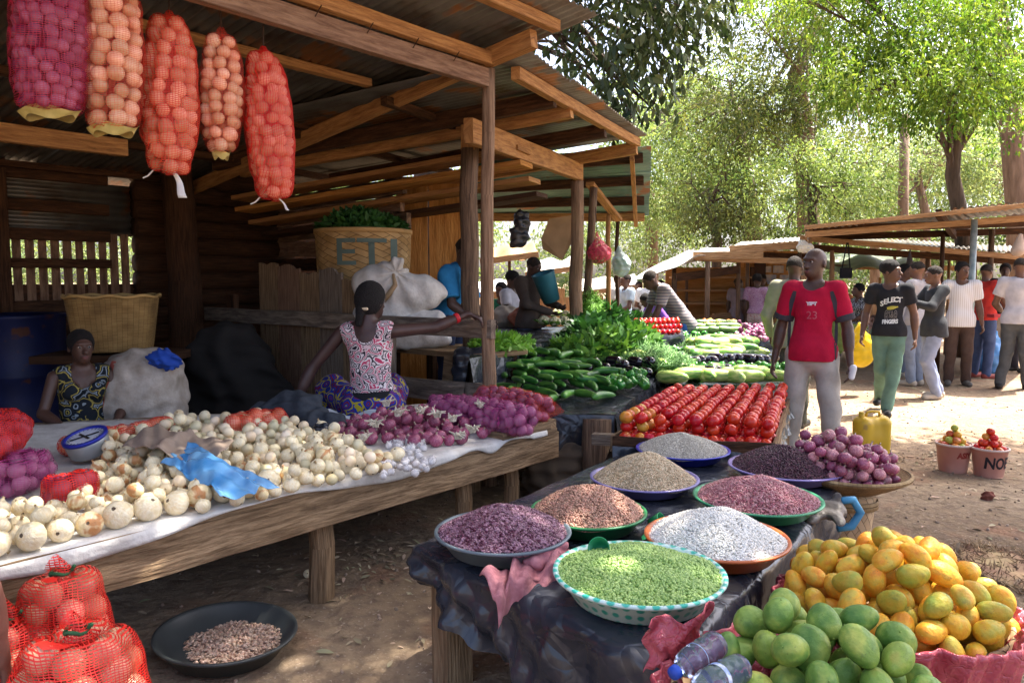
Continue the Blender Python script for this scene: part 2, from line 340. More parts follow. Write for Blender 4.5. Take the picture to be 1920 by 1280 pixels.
# ================================================================ MATERIALS OF THE SETTING
def wood(name, c1, c2, rough=.8, grain=9, knots=True):
    m = pm(name, [(.28, tuple(x * .45 for x in c1)), (.45, c1), (.62, c2), (.8, tuple(x * .7 for x in c1))], scale=grain, rough=rough, bump=.7, bscale=22, stretch=(.45, 9, 1), coord='UV', detail=9, spec=.2, dist=.35)
    return m
W_ORANGE = wood('wood_orange', (.34, .16, .06), (.50, .26, .095)); W_PURPLE = wood('wood_weathered', (.19, .105, .065), (.31, .19, .12))
W_GREY = wood('wood_grey', (.16, .12, .09), (.30, .235, .175)); W_TABLE = wood('wood_table', (.19, .12, .065), (.36, .24, .135), grain=7)
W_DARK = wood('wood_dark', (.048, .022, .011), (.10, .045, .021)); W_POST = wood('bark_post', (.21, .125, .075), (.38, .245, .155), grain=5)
W_BARK = wood('rough_bark', (.12, .075, .05), (.25, .16, .10), grain=6); W_OCHRE = wood('wood_ochre', (.46, .20, .05), (.60, .29, .08), grain=5)
M_TIN = pm('corrugated_tin', [(.3, (.09, .06, .04)), (.5, (.15, .14, .12)), (.75, (.21, .20, .18))], scale=3, rough=.45, metal=.55, bump=.15, bscale=30, spots=(2.2, .58, (.26, .12, .05)))
M_TING = pm('greenish_tin', [(.3, (.10, .16, .13)), (.7, (.20, .30, .25))], scale=3, rough=.5, metal=.3, spots=(2.5, .6, (.25, .12, .06)))
M_BLACKP = pm('black_plastic', [(.35, (.012, .015, .022)), (.7, (.045, .05, .065))], scale=4, rough=.27, spec=.55, spots=(3.6, .60, (.085, .078, .072)))
def crease(m, sc=5.0, strength=.9, dist=.02):     # sharp folds as in crumpled film
    N = m.node_tree.nodes; L = m.node_tree.links; b = N['Principled BSDF']; tc = N.new('ShaderNodeTexCoord'); nz = N.new('ShaderNodeTexNoise'); nz.inputs['Scale'].default_value = sc * .5; nz.inputs['Detail'].default_value = 3; L.new(tc.outputs['Object'], nz.inputs['Vector'])
    va = N.new('ShaderNodeVectorMath'); va.operation = 'MULTIPLY_ADD'; L.new(nz.outputs['Color'], va.inputs[0]); va.inputs[1].default_value = (.35, .35, .35); L.new(tc.outputs['Object'], va.inputs[2]); hs = []
    for k in (1, 2.7):
        vo = N.new('ShaderNodeTexVoronoi'); vo.feature = 'DISTANCE_TO_EDGE'; vo.inputs['Scale'].default_value = sc * k; L.new(va.outputs[0], vo.inputs['Vector']); hs.append(math_(N, L, 'MULTIPLY', math_(N, L, 'MINIMUM', vo.outputs['Distance'], .25), 1.0 / k))
    h = math_(N, L, 'ADD', hs[0], hs[1]); h = math_(N, L, 'ADD', h, math_(N, L, 'MULTIPLY', nz.outputs['Fac'], .3)); bp = N.new('ShaderNodeBump'); bp.inputs['Strength'].default_value = strength; bp.inputs['Distance'].default_value = dist * 2; L.new(h, bp.inputs['Height']); L.new(bp.outputs[0], b.inputs['Normal'])
crease(M_BLACKP, 4.2, .6)
M_WHITEC = pm('white_cloth', [(.3, (.50, .47, .43)), (.7, (.70, .68, .64))], scale=9, rough=.85, bump=.3, bscale=40)
M_DIRT = None

# ---------------------------------------------------------------- ground
def bumpy(x, y): return .012 * math.sin(2.1 * x + .7 * y + 1) * math.sin(1.6 * y - .8 * x) + .008 * math.sin(6.3 * x + 1.4) * math.sin(5.1 * y + .6) + .004 * math.sin(15 * x + 9 * y)
def ground():
    m = bpy.data.materials.new('packed_earth'); m.use_nodes = True; N = m.node_tree.nodes; L = m.node_tree.links; b = N['Principled BSDF']
    tc = N.new('ShaderNodeTexCoord')
    def nz(sc, det=6, st=(1, 1, 1)):
        mp = N.new('ShaderNodeMapping'); mp.inputs['Scale'].default_value = st; L.new(tc.outputs['Object'], mp.inputs[0]); n = N.new('ShaderNodeTexNoise'); n.inputs['Scale'].default_value = sc; n.inputs['Detail'].default_value = det; L.new(mp.outputs[0], n.inputs['Vector']); return n.outputs['Fac']
    c = ramp(N, L, nz(.9, 8), [(.3, (.20, .138, .085)), (.5, (.27, .195, .125)), (.7, (.34, .26, .175))])
    c = mixc(N, L, ramp(N, L, nz(14, 6), [(.42, (0, 0, 0)), (.62, (.6, .6, .6))]), c, (.14, .095, .07))
    c = mixc(N, L, ramp(N, L, nz(60, 3), [(.62, (0, 0, 0)), (.68, (.7, .7, .7))]), c, (.40, .32, .24))
    c = mixc(N, L, ramp(N, L, nz(2.2, 5), [(.55, (0, 0, 0)), (.7, (.55, .55, .55))]), c, (.30, .15, .09))
    L.new(c, b.inputs['Base Color']); b.inputs['Roughness'].default_value = .92; b.inputs['Specular IOR Level'].default_value = .15
    ad = math_(N, L, 'ADD', nz(9, 8), math_(N, L, 'MULTIPLY', nz(45, 4), .35)); bp = N.new('ShaderNodeBump'); bp.inputs['Strength'].default_value = .9; bp.inputs['Distance'].default_value = .035; L.new(ad, bp.inputs['Height']); L.new(bp.outputs[0], b.inputs['Normal'])
    def line(a0, a1, far, n):
        near = list(np.linspace(a0, a1, n)); out = [1.0 * x for x in (-far, -far * .4, -far * .15)]
        return [-far, -far * .4, -40 + a0] + near + [a1 + 40, far * .4, far]
    xs = line(-5, 8, 400, 150); ys = line(0, 14, 400, 150); nx = len(xs); v = [(x, y, bumpy(x, y) if 3 <= i < nx - 3 and 3 <= j < len(ys) - 3 else 0) for j, y in enumerate(ys) for i, x in enumerate(xs)]
    f = [(j * nx + i, j * nx + i + 1, (j + 1) * nx + i + 1, (j + 1) * nx + i) for j in range(len(ys) - 1) for i in range(nx - 1)]
    link('ground', mesh_np('ground', v, f, m, True), kind='structure')
ground()

# ---------------------------------------------------------------- roof sheets
def corrugated(name, p00, p10, p01, p11, mat, parent, pitch=.076, amp=.011, sheets=1, gap=.0, sag=.0, jitz=.012):
    """ridges run from the 0 edge to the 1 edge; p00-p10 is the edge across the ridges"""
    p00, p10, p01, p11 = map(Vector, (p00, p10, p01, p11)); nrm = (p10 - p00).cross(p01 - p00).normalized()
    for s in range(sheets):
        u0 = s / sheets; u1 = (s + 1) / sheets + .012; wd = (p10 - p00).length * (u1 - u0); nu = max(8, int(wd / pitch * 6)); z = random.uniform(-jitz, jitz); e0 = random.uniform(-.03, .03); e1 = random.uniform(-.03, .03); ph = random.random() * 6
        def fn(u, v, u0=u0, u1=u1, z=z):
            q = u0 + (u1 - u0) * u; vv = v + (e0 * (1 - v) + e1 * v) / max((p01 - p00).length, .5)
            p = (p00.lerp(p10, q)).lerp(p01.lerp(p11, q), vv)
            return p + nrm * (amp * math.cos(2 * PI * q * (p10 - p00).length / pitch) + z + (s % 2) * .004 - sag * math.sin(PI * v) + .006 * math.sin(ph + 5 * q + 7 * v))
        mb = MB(); mb.grid(fn, nu, 6); sheet(mb.build(name, mat, parent, True), .0012)

# ================================================================ STALL ONE (onions)
d1 = Vector((.64, .768, 0)).normalized(); n1 = Vector((-d1.y, d1.x, 0)); A0 = Vector((-.165, 5.4, 0))
def L1(t, w_, h=0): return A0 + d1 * t + n1 * w_ + Vector((0, 0, h))
def z1(w_): return 3.27 - .135 * (w_ + .7)
st1 = thing('market_stall', 'large wooden market stall with corrugated tin roof sheltering the onion table', 'market stall', L1(0, 0))
def part(mb, name, mat, smooth=False, par=None, **kw):      # a part whose mesh is in world metres, re-based on its thing
    par = par or st1; o = mb.build(name, mat, par, smooth, **kw); o.matrix_parent_inverse = Matrix.Translation(-Vector(par.location)) if par.rotation_euler.z == 0 else par.matrix_basis.inverted(); return o
def wpost(par, a, b, r, mat=W_POST, name='post', n=12, bend=.015):
    a = Vector(a); b = Vector(b); pts = [a.lerp(b, i / 7) + Vector((random.uniform(-bend, bend), random.uniform(-bend, bend), 0)) * (0 < i < 7) for i in range(8)]
    return part(MB().tube(pts, [r * (1.06 - .12 * i / 7) * random.uniform(.97, 1.03) for i in range(8)], n, wob=.03), name, mat, True, par)
wpost(st1, L1(0, 0, -.1), L1(0.0, 0.0, 2.98), .048)
part(MB().beam(L1(-6.5, -.02, 2.90), L1(-.05, -.02, 2.905), .06, .125, jit=.003, seg=16), 'beam', W_PURPLE)
part(MB().beam(L1(-6.5, -.05, 3.03), L1(-.03, -.05, 3.03), .06, .085, jit=.003, seg=10), 'beam', W_ORANGE)
def rafter(t, w0, w1, dz=-.13, mat=W_ORANGE, b=.075, h=.12): part(MB().beam(L1(t, w0, z1(w0) + dz), L1(t, w1, z1(w1) + dz), b, h, jit=.003, seg=8), 'rafter', mat)
def purlin(w_, t0, t1, dz=-.045, mat=W_ORANGE, b=.07, h=.06): part(MB().beam(L1(t0, w_, z1(w_) + dz), L1(t1, w_, z1(w_) + dz), b, h, jit=.003, seg=8), 'purlin', mat)
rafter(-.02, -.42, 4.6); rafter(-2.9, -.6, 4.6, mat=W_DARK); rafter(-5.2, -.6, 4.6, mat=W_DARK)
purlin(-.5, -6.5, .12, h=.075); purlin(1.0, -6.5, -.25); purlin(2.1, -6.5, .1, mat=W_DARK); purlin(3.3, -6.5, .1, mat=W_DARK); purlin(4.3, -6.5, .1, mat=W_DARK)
part(MB().beam(L1(-6.3, 2.1, 2.45), L1(-1.6, 2.1, 2.45), .07, .12, jit=.003, seg=8), 'beam', W_ORANGE)
corrugated('roof_sheet', L1(-6.5, -.7, z1(-.7)), L1(.26, -.7, z1(-.7)), L1(-6.5, 5.6, z1(5.6)), L1(.26, 5.6, z1(5.6)), M_TIN, st1, sheets=8)  # rear run lengthened past the back wall to darken the interior
for c in [o for o in st1.children if o.name.startswith('roof_sheet')]: c.matrix_parent_inverse = Matrix.Translation(-A0)
# nails along the beam
for i in range(9): t = -3.3 + i * .36; part(MB().tube([L1(t, -.065, 2.93), L1(t + .02, -.1, 2.99)], .0035, 5), 'nail', W_DARK)
# back wall
def panel(name, mat, t0, t1, w_, h0, h1, horiz, sheets=1, par=None, amp=.012):
    a, b = L1(t0, w_, h0), L1(t1, w_, h0); c, e = L1(t0, w_, h1), L1(t1, w_, h1); n0 = len(st1.children)
    ex = set(st1.children)
    if horiz: corrugated(name, a, c, b, e, mat, st1, sheets=sheets, amp=amp)
    else: corrugated(name, a, b, c, e, mat, st1, sheets=sheets, amp=amp)
    for o in st1.children:
        if o not in ex: o.matrix_parent_inverse = Matrix.Translation(-A0)
panel('wall_sheet', M_TIN, -6.5, -.5, 4.5, 1.95, 2.46, True, 1); 
for i in range(54):     # the lower wall is of narrow upright strips with light between them
    t = -6.4 + i * .109; part(MB().beam(L1(t, 4.5, 1.25), L1(t, 4.5, 1.97), random.uniform(.068, .08), .012, up=n1, jit=.002), 'wall_strip', W_PURPLE)
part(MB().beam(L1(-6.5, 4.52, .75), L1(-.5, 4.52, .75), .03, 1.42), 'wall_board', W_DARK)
for h in (2.5, 2.2, 1.93, 1.66, 1.25): part(MB().beam(L1(-6.5, 4.42, h), L1(-.8, 4.42, h), .05, .11 if h != 1.66 else .09, jit=.003, seg=8), 'rail', W_DARK)
for t in (-5.6, -3.9, -1.75): part(MB().beam(L1(t, 4.38, 0), L1(t, 4.38, 2.6), .1, .1, up=n1), 'post', W_DARK)
wpost(st1, L1(-.25, 4.0, -.1), L1(-.3, 4.0, 2.7), .16, W_DARK, n=16, bend=.03)
ex = set(st1.children); corrugated('wall_sheet', L1(-6.5, .2, .05), L1(-6.5, 4.5, .05), L1(-6.5, .2, 2.9), L1(-6.5, 4.5, 2.5), M_TIN, st1, sheets=4)  # unseen left end wall, added to keep light out of the stall
for o in st1.children:
    if o not in ex: o.matrix_parent_inverse = Matrix.Translation(-A0)
# log side wall
for i in range(13):
    h = .25 + i * .178; w0 = (3.3 + random.uniform(-.12, .1)) if i < 10 else 2.15 + random.uniform(-.1, .1); r = random.uniform(.094, .104)
    pts = [L1(1.12 + random.uniform(-.015, .015), w0 - random.uniform(0, .12) + (4.5 - w0) * k / 5, h + random.uniform(-.015, .015) + (.06 * (5 - k) / 5 if i > 9 else 0)) for k in range(6)]
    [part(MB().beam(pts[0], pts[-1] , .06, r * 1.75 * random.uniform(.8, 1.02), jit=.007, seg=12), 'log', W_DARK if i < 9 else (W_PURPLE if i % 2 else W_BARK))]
for i in range(14):
    h = .2 + i * .185; pts = [L1(-.55 + 1.9 * k / 3, 4.42 + random.uniform(-.01, .01), h) for k in range(4)]; part(MB().tube(pts, .105, 8, wob=.04), 'log', W_DARK, True)
# rail, its posts and the upright planks
part(MB().beam(L1(-.02, -.06, 1.145), L1(-.02, 4.0, 1.145), .05, .135, jit=.004, seg=9), 'rail', W_GREY)
part(MB().beam(L1(.07, 1.18, 0.1), L1(.07, 1.18, 1.08), .12, .06, up=d1, jit=.003, seg=4), 'post', W_GREY)
part(MB().beam(L1(.0, 1.42, .1), L1(.0, 1.42, 1.32), .06, .06, up=d1), 'post', W_ORANGE)
part(MB().beam(L1(.02, 3.55, .5), L1(.02, 3.55, 1.35), .16, .06, up=d1), 'post', W_DARK)
part(MB().beam(L1(.02, .05, .66), L1(.02, 1.6, .62), .03, .16, jit=.003, seg=5), 'rail', W_GREY)
pw = 1.50
for i, (wd, hh) in enumerate(((.26, 1.50), (.33, 1.60), (.30, 1.56), (.36, 1.64), (.32, 1.66))):
    if i < 5:
        q = L1(.06, pw + wd / 2, 0)
        def fn(u, v, wd=wd, hh=hh, pw=pw, i=i): return L1(.06, pw + wd * u * .97, (hh + .012 * math.sin(u * 9 + i * 3) - .035 * (u < .2) * (i % 2)) * v)
        mb = MB(); mb.grid(fn, 6, 8); mb.uv = [[(b * hh, a * wd) for (a, b) in f] for f in mb.uv]
        o = part(mb, 'plank', [W_TABLE, W_GREY, W_TABLE, W_PURPLE, W_TABLE][i]); sheet(o, .025)
    pw += wd
# ---------------------------------------------------------------- stall two
d2 = Vector((.395, .919, 0)).normalized(); n2 = Vector((-d2.y, d2.x, 0)); B0 = Vector((-.36, 6.5, 0))
st2 = thing('market_stall', 'middle wooden market stall whose lean-to roof rests on thick barked posts above the vegetable table', 'market stall', B0)
def L2(t, w_, h=0): return B0 + d2 * t + n2 * w_ + Vector((0, 0, h))
def rebase(par, name, before):
    for o in par.children:
        if o not in before: o.matrix_parent_inverse = Matrix.Translation(-Vector(par.location))
def beam2(name, a, b, w_, h, mat=W_ORANGE, par=None, seg=8): return part(MB().beam(a, b, w_, h, jit=.003, seg=seg), name, mat, False, par or st2)
wpost(st2, L2(0, 0, -.1), L2(0, 0, 2.62), .08, W_BARK, n=14, bend=.02)
part(MB().beam(L2(0, 0, 2.6), L2(0, 0, 2.86), .13, .1, up=d2), 'block', W_ORANGE, par=st2)
pA = Q(925, 262, 6.35); pB = Q(1085, 322, 8.6)
beam2('beam', pA - (pB - pA) * .2, pB + (pB - pA) * .02, .08, .19)
p3 = Q(1082, 340, 8.6); wpost(st2, (p3.x, p3.y, -.1), p3, .077, W_POST, n=14)
eA = Q(1000, 100, 5.3); eB = Q(1207, 252, 8.4)       # eave line
bk = n2 * 7.5 + Vector((0, 0, -.62)); ex = set(st2.children)  # roof depth stretched backwards, extra cover to darken the space below
corrugated('roof_sheet', eA - (eB - eA) * .0, eB, eA + bk, eB + bk, M_TIN, st2, sheets=4, amp=.012); rebase(st2, 0, ex)
for px, py, py2, Y, ln in ((1040, 186, 0, 6.15, 3.6), (1072, 207, 0, 6.45, 3.6), (1135, 245, 0, 7.3, 3.2), (1194, 278, 0, 8.25, 3.0)):
    a = Q(px, py, Y); beam2('rafter', a, a + (n2 * ln + Vector((0, 0, -.3))), .08, .13, W_DARK if px in (1040, 1135) else W_ORANGE)
a = Q(966, 137, 5.45); b = Q(1195, 268, 8.3); beam2('purlin', a, b, .07, .09); 
for k in (1.1, 2.3, 3.5): beam2('purlin', a + n2 * k + V(0, 0, -.08 * k), b + n2 * k + V(0, 0, -.08 * k), .06, .07, W_DARK)
# sawn timbers stored under the roof
for i, (hh, ww, mt) in enumerate(((2.62, .5, W_ORANGE), (2.5, .55, W_OCHRE), (2.38, .75, W_ORANGE), (2.26, .95, W_DARK))):
    a = L2(ww, -.3, hh + .05); b = L2(ww, 3.0, hh - .25); beam2('stored_timber', a, b, .30, .045, mt)
# the third bay, its underside seen from below
st3 = thing('market_stall', 'far wooden market stall with steeply pitched greenish tin roof at the end of the row', 'market stall', Q(1100, 600, 9.6) * 1.0)
c00 = Q(900, 300, 8.9); c10 = Q(1222, 272, 8.6); c01 = Q(880, 402, 10.8); c11 = Q(1222, 402, 10.6); ex = set(st3.children)
corrugated('roof_sheet', c00, c01, c10, c11, M_TING, st3, sheets=3, amp=.01); rebase(st3, 0, ex)
for k in (.08, .38, .68, .96):
    a = c00.lerp(c01, k) - V(0, .0, .07); b = c10.lerp(c11, k) - V(.1, 0, .07); beam2('purlin', a, b, .06, .11, W_DARK if k != .96 else W_ORANGE, st3)
beam2('rafter', c10.lerp(c11, 0) - V(.22, 0, .14), c11 - V(.22, 0, .14), .05, .08, W_ORANGE, st3)
for (xt, yt, xb, yb, Y, r, mt) in ((1113, 352, 1098, 612, 8.9, .048, W_BARK), (1141, 400, 1143, 612, 9.7, .032, W_ORANGE), (1159, 405, 1156, 610, 10.2, .028, W_DARK)):
    a = Q(xt, yt, Y); b = Q(xb, yb, Y); k = (b - a).normalized(); bb = a + k * (a.z / -k.z + .1); wpost(st3, bb, a, r, mt)
beam2('brace', Q(1106, 345, 8.85), Q(1160, 412, 9.9), .1, .05, W_ORANGE, st3)
# ochre plank screen in the middle of the row
scr = thing('plank_screen', 'screen of two wide ochre planks behind the woven basket of greens', 'screen', L2(.5, 1.2))
for (x0, x1, y0) in ((742, 801, 332), (804, 866, 346)):
    a = Q(x0, y0, 8.0); b = Q(x1, y0, 7.95); 
    mb = MB().beam(V((a.x + b.x) / 2, (a.y + b.y) / 2, 0), V((a.x + b.x) / 2, (a.y + b.y) / 2, a.z), (b - a).length * .98, .03, up=(b - a).cross(V(0, 0, 1)).normalized(), jit=.002, seg=6)
    part(mb, 'plank', W_OCHRE, False, scr)
bf_ = thing('blocking_wall', 'tall dark board wall added far behind the basket of greens to block bright gaps', 'wall', V(-3.2, 11.6, 0))  # added wall, blocks bright gaps so the interior reads dark
for k in range(19): x_ = -5.6 + .27 * k; part(MB().beam(V(x_, 11.6, 0), V(x_, 11.6, 2.75 + random.uniform(-.08, .08)), .265, .03, up=(0, 1, 0), jit=.003), 'board', W_DARK, False, bf_)
# ---------------------------------------------------------------- bench behind the rail
bn = thing('bench', 'rough wooden bench behind the rail carrying the white sacks', 'bench', L1(.5, 1.2))
bh = P(800, 662, .92); 
part(MB().beam(L1(.55, .32, .9), L1(.55, 2.9, .9), .6, .045, jit=.003, seg=6), 'seat', W_TABLE, False, bn)
for w_ in (.45, 1.4, 2.7):
    for t in (.32, .78): part(MB().beam(L1(t, w_, 0), L1(t, w_, .88), .08, .08, up=d1), 'leg', W_DARK, False, bn)
part(MB().beam(L1(.27, .42, .74), L1(.27, .72, .78), .05, .22, jit=.003), 'brace', W_TABLE, False, bn)

# ================================================================ TABLES
H1 = .55
FL, FR, BR, BL = P(-90, 1100, H1), P(1050, 808, H1), P(862, 762, H1), P(60, 800, H1)
tb = thing('display_table', 'long weathered plank table heaped with yellow and red onions', 'table', V((FL.x + FR.x) / 2, (FL.y + FR.y) / 2, 0))
dt = (FR - FL).normalized(); nn = V(-dt.y, dt.x, 0)
part(MB().beam(FL - V(0, 0, .085) + nn * .03, FR - V(0, 0, .085) + nn * .03, .05, .165, jit=.004, seg=14), 'front_rail', W_TABLE, False, tb)
for i in range(7):
    k0 = i / 7; k1 = (i + .96) / 7; a = FL.lerp(BL, k0); b = FR.lerp(BR, k0); a2 = FL.lerp(BL, k1); b2 = FR.lerp(BR, k1); e = random.uniform(-.05, .03)
    pts = [a, b + dt * e, b2 + dt * e, a2]; 
    mb = MB(); up = V(0, 0, .028); vs = [p + V(0, 0, 0) for p in pts] + [p + up for p in pts]; ln = (b - a).length; wd = (a2 - a).length
    mb.add(vs, [(0, 3, 2, 1), (4, 5, 6, 7), (0, 1, 5, 4), (1, 2, 6, 5), (2, 3, 7, 6), (3, 0, 4, 7)], [[(0, 0), (0, wd), (ln, wd), (ln, 0)], [(0, 0), (ln, 0), (ln, wd), (0, wd)], [(0, 0), (ln, 0), (ln, .03), (0, .03)], [(0, 0), (.2, 0), (.2, .03), (0, .03)], [(0, 0), (ln, 0), (ln, .03), (0, .03)], [(0, 0), (.2, 0), (.2, .03), (0, .03)]])
    part(mb, 'plank', W_TABLE, False, tb)
part(MB().beam(FR - dt * .55 + nn * .06 + V(0, 0, .05), FR - dt * .10 + nn * .06 + V(0, 0, .05), .13, .045, jit=.003, seg=3), 'plank', W_TABLE, False, tb)
part(MB().beam(FR - dt * .03 + nn * .04 + V(0, 0, .045), FR - dt * .03 + nn * .55 + V(0, 0, .045), .09, .06, jit=.003, seg=3), 'cross_piece', W_TABLE, False, tb)
part(MB().beam(FR - dt * .13 + nn * .1 + V(0, 0, .1), FR - dt * .02 + nn * .5 + V(0, 0, .1), .12, .03, jit=.003, seg=3), 'plank', W_GREY, False, tb)
for (px, py, r) in ((627, 1165, .062), (992, 940, .05), (918, 925, .055), (120, 1400, .06)):
    kk = (P(px, py, 0).x - FL.x) / (FR.x - FL.x); g = FL.lerp(FR, kk) + nn * .14 - dt * .03; g.z = 0; part(MB().tube([g + V(0, 0, -.03), g + V(.01, 0, .25), g + V(-.01, 0, .53)], [r, r * .93, r * .9], 10, wob=.04), 'leg', W_TABLE, False, tb)
for k in (.2, .75): g = BL.lerp(BR, k); part(MB().beam(V(g.x, g.y, 0), V(g.x, g.y, .54), .09, .09), 'leg', W_DARK, False, tb)
H1 = .58
# cloth on the table, hanging a little over the front edge
def cloth_h(u, v): return .006 * math.sin(23 * u + 5 * v) * math.sin(17 * v + 3) + .004 * math.sin(60 * u + 9 * v)
def fn(u, v):
    a = FL.lerp(FR, u * .955); b = BL.lerp(BR, u * .955); fr = .035 + .03 * math.sin(13 * u) * (u < .95) + (.05 * math.exp(-((u - .83) / .03) ** 2))
    q = v * 1.1 - .1
    if q < 0:
        k = -q / .1; return a - nn * (min(k, .35) / .35 * .006 + .004) + V(0, 0, H1 - .55 + .003 - fr * k) + nn * (.006 * math.sin(50 * u) * k)
    p = a.lerp(b, q * .97); return V(p.x, p.y, H1 + .006 + cloth_h(u, v) * .6)
mb = MB(); mb.grid(fn, 130, 40); o = mb.build('table_cloth', M_WHITEC, None, True, label='dirty white cloth spread over the onion table', cat='cloth'); sheet(o, .002)

# bean table under black plastic
HB = .53
CL, CR = P(782, 1018, HB), P(1255, 1245, HB); DR, DL = P(1592, 893, HB), P(1190, 838, HB)
bt = thing('bean_table', 'low wooden table under black plastic sheeting carrying the basins of beans', 'table', V((CL.x + DR.x) / 2, (CL.y + DR.y) / 2, 0))
mb = MB(); q = [p - V(0, 0, .02) for p in (CL.lerp(DR, .02), CR.lerp(DL, .02), DR.lerp(CL, .02), DL.lerp(CR, .02))]
mb.add([p for p in q] + [p - V(0, 0, .03) for p in q], [(0, 1, 2, 3), (7, 6, 5, 4), (0, 4, 5, 1), (1, 5, 6, 2), (2, 6, 7, 3), (3, 7, 4, 0)]); part(mb, 'table_top', W_TABLE, False, bt)
g = P(848, 1275, 0); part(MB().beam(V(g.x, g.y, -.02), V(g.x - .0, g.y, HB - .05), .115, .11, up=(CR - CL).normalized(), jit=.003, seg=4), 'leg', W_TABLE, False, bt)
for p in (CR.lerp(DL, .08), DR.lerp(CL, .06), DL.lerp(CR, .08)): part(MB().beam(V(p.x, p.y, 0), V(p.x, p.y, HB - .05), .1, .1), 'leg', W_TABLE, False, bt)
# the plastic sheet: a top with folds and skirts that hang and gather
cen = (CL + CR + DR + DL) / 4
edge = []
def edge_pt(s):     # s in 0..4 round the table
    cs = [CL, CR, DR, DL, CL]; i = min(int(s), 3); return cs[i].lerp(cs[i + 1], s - i)
def drop_of(s):
    if s <= 1: return .13 + .27 * math.sin(min(1, s * 1.02) * PI * .56) ** 1.2
    if s <= 2: return .40 - .30 * (s - 1)
    if s <= 3: return .10
    return .10 + .03 * (s - 3)
ns = 260; rings = 10; skirt = 12; vs = []; fs = []
for r in range(rings + skirt + 1):
    for i in range(ns):
        s = 4 * i / ns; e = edge_pt(s); out = (e - cen); out.z = 0; out.normalize()
        if r <= rings:
            k = r / rings; p = cen.lerp(e, k); rad = (p - e).length
            z = HB + .004 + .004 * math.sin(9 * p.x + 4 * p.y) * math.sin(7 * p.y - 2 * p.x) + .003 * math.sin(31 * p.x - 17 * p.y) + (.004 * math.sin(21 * p.y + 9 * p.x))
            z -= .010 * (k > .97); vs.append((p.x, p.y, z))
        else:
            k = (r - rings) / skirt; dr = drop_of(s); fold = .035 * k * math.sin(s * 26 + 2.2 * math.sin(s * 7)) + .016 * k * math.sin(s * 71 + k * 5)
            if s < 1.1: fold += .03 * k * math.sin(18 * s - 9 * k)
            bulge = .012 + .04 * k ** .7 - .05 * k * k * (s < 1); p = e + out * (bulge + fold)
            vs.append((p.x, p.y, HB - dr * k ** 1.1 - .004 + .012 * k * math.sin(s * 33)))
    if r:
        for i in range(ns): j = (i + 1) % ns; fs.append(((r - 1) * ns + i, r * ns + i, r * ns + j, (r - 1) * ns + j))
o = link('plastic_sheet', mesh_np('plastic_sheet', vs, fs, M_BLACKP, True), None, label='creased black plastic sheet draped over the bean table', cat='plastic sheet')

# vegetable table two: tilted display under black plastic
T2 = [Q(858, 775, 5.15), Q(1152, 778, 5.05), Q(1300, 650, 8.3), Q(935, 648, 7.6)]
def slab(name, corners, label, depth=.25, mat=M_BLACKP, cat='table', wave=.008, legs=True, frame=W_TABLE, group=None, sides=(1, 1, 1, 1), legh=None):
    c = sum(corners, Vector()) / 4; t = thing(name, label, cat, V(c.x, c.y, 0), group=group)
    def fn(u, v): p = corners[0].lerp(corners[1], u).lerp(corners[3].lerp(corners[2], u), v); return p + V(0, 0, wave * math.sin(9 * p.x + 3 * p.y) * math.sin(8 * p.y - 2 * p.x))
    mb = MB(); mb.grid(fn, 30, 30)
    for k in range(4):
        if not sides[k]: continue
        a, b = [(0, 1), (1, 2), (2, 3), (3, 0)][k]; pa, pb = corners[a], corners[b]; out = (pb - pa).cross(V(0, 0, 1)).normalized(); nseg = 40
        def fs_(u, v, pa=pa, pb=pb, out=out): p = pa.lerp(pb, u); kk = v ** .9; return V(p.x, p.y, p.z - depth * kk * (1 + .12 * math.sin(11 * u + k))) + out * (kk * (.012 * math.sin(60 * u) + .025 * math.sin(19 * u + 2 * v) + .01) + .01 * (v > 0))
        mb.grid(fs_, nseg, 8)
    part(mb, 'cover', mat, True, t)
    mb = MB(); q = [p.lerp(c, .04) - V(0, 0, .03) for p in corners]; q2 = [p - V(0, 0, .03) for p in q]; mb.add(q + q2, [(0, 1, 2, 3), (7, 6, 5, 4), (0, 4, 5, 1), (1, 5, 6, 2), (2, 6, 7, 3), (3, 7, 4, 0)]); part(mb, 'table_top', frame, False, t)
    if legs:
        for p in corners: p = p.lerp(c, .1); part(MB().tube([V(p.x, p.y, -.05), V(p.x, p.y, p.z - .04)], .06, 9, wob=.04), 'leg', frame, False, t)
    return t
slab('vegetable_table', T2, 'sloping vegetable table under black plastic holding dark cucumbers and leafy greens', .22)
g = P(1120, 935, 0); t_ = bpy.data.objects.get('vegetable_table')
part(MB().tube([V(g.x, g.y, -.05), V(g.x, g.y + .05, .55)], [.115, .105], 14, wob=.05), 'leg', W_BARK, True, t_)
# tomato crate
T3 = [Q(1148, 832, 4.15), Q(1452, 846, 4.1), Q(1478, 758, 5.7), Q(1262, 758, 5.7)]
ck = slab('tomato_table', T3, 'sloping table with low wooden rims crowded with ripe red tomatoes', .10)
for a, b in ((0, 1), (1, 2), (3, 0)):
    pa, pb = T3[a], T3[b]; part(MB().beam(pa + V(0, 0, .0), pb + V(0, 0, .0), .02, .09, jit=.002, seg=6), 'rim', W_TABLE if a else W_DARK, False, ck)
g = P(1165, 900, 0); part(MB().beam(Q(1112, 822, 4.6), Q(1190, 826, 4.5), .07, .07), 'cross_piece', W_GREY, False, ck)
# marrow and pepper table, the long strip beyond the tomatoes
T4 = [Q(1262, 738, 5.8), Q(1478, 744, 5.8), Q(1462, 640, 9.6), Q(1285, 636, 9.6)]
slab('marrow_table', T4, 'long table of pale marrows, peppers and aubergines beyond the tomatoes', .2)
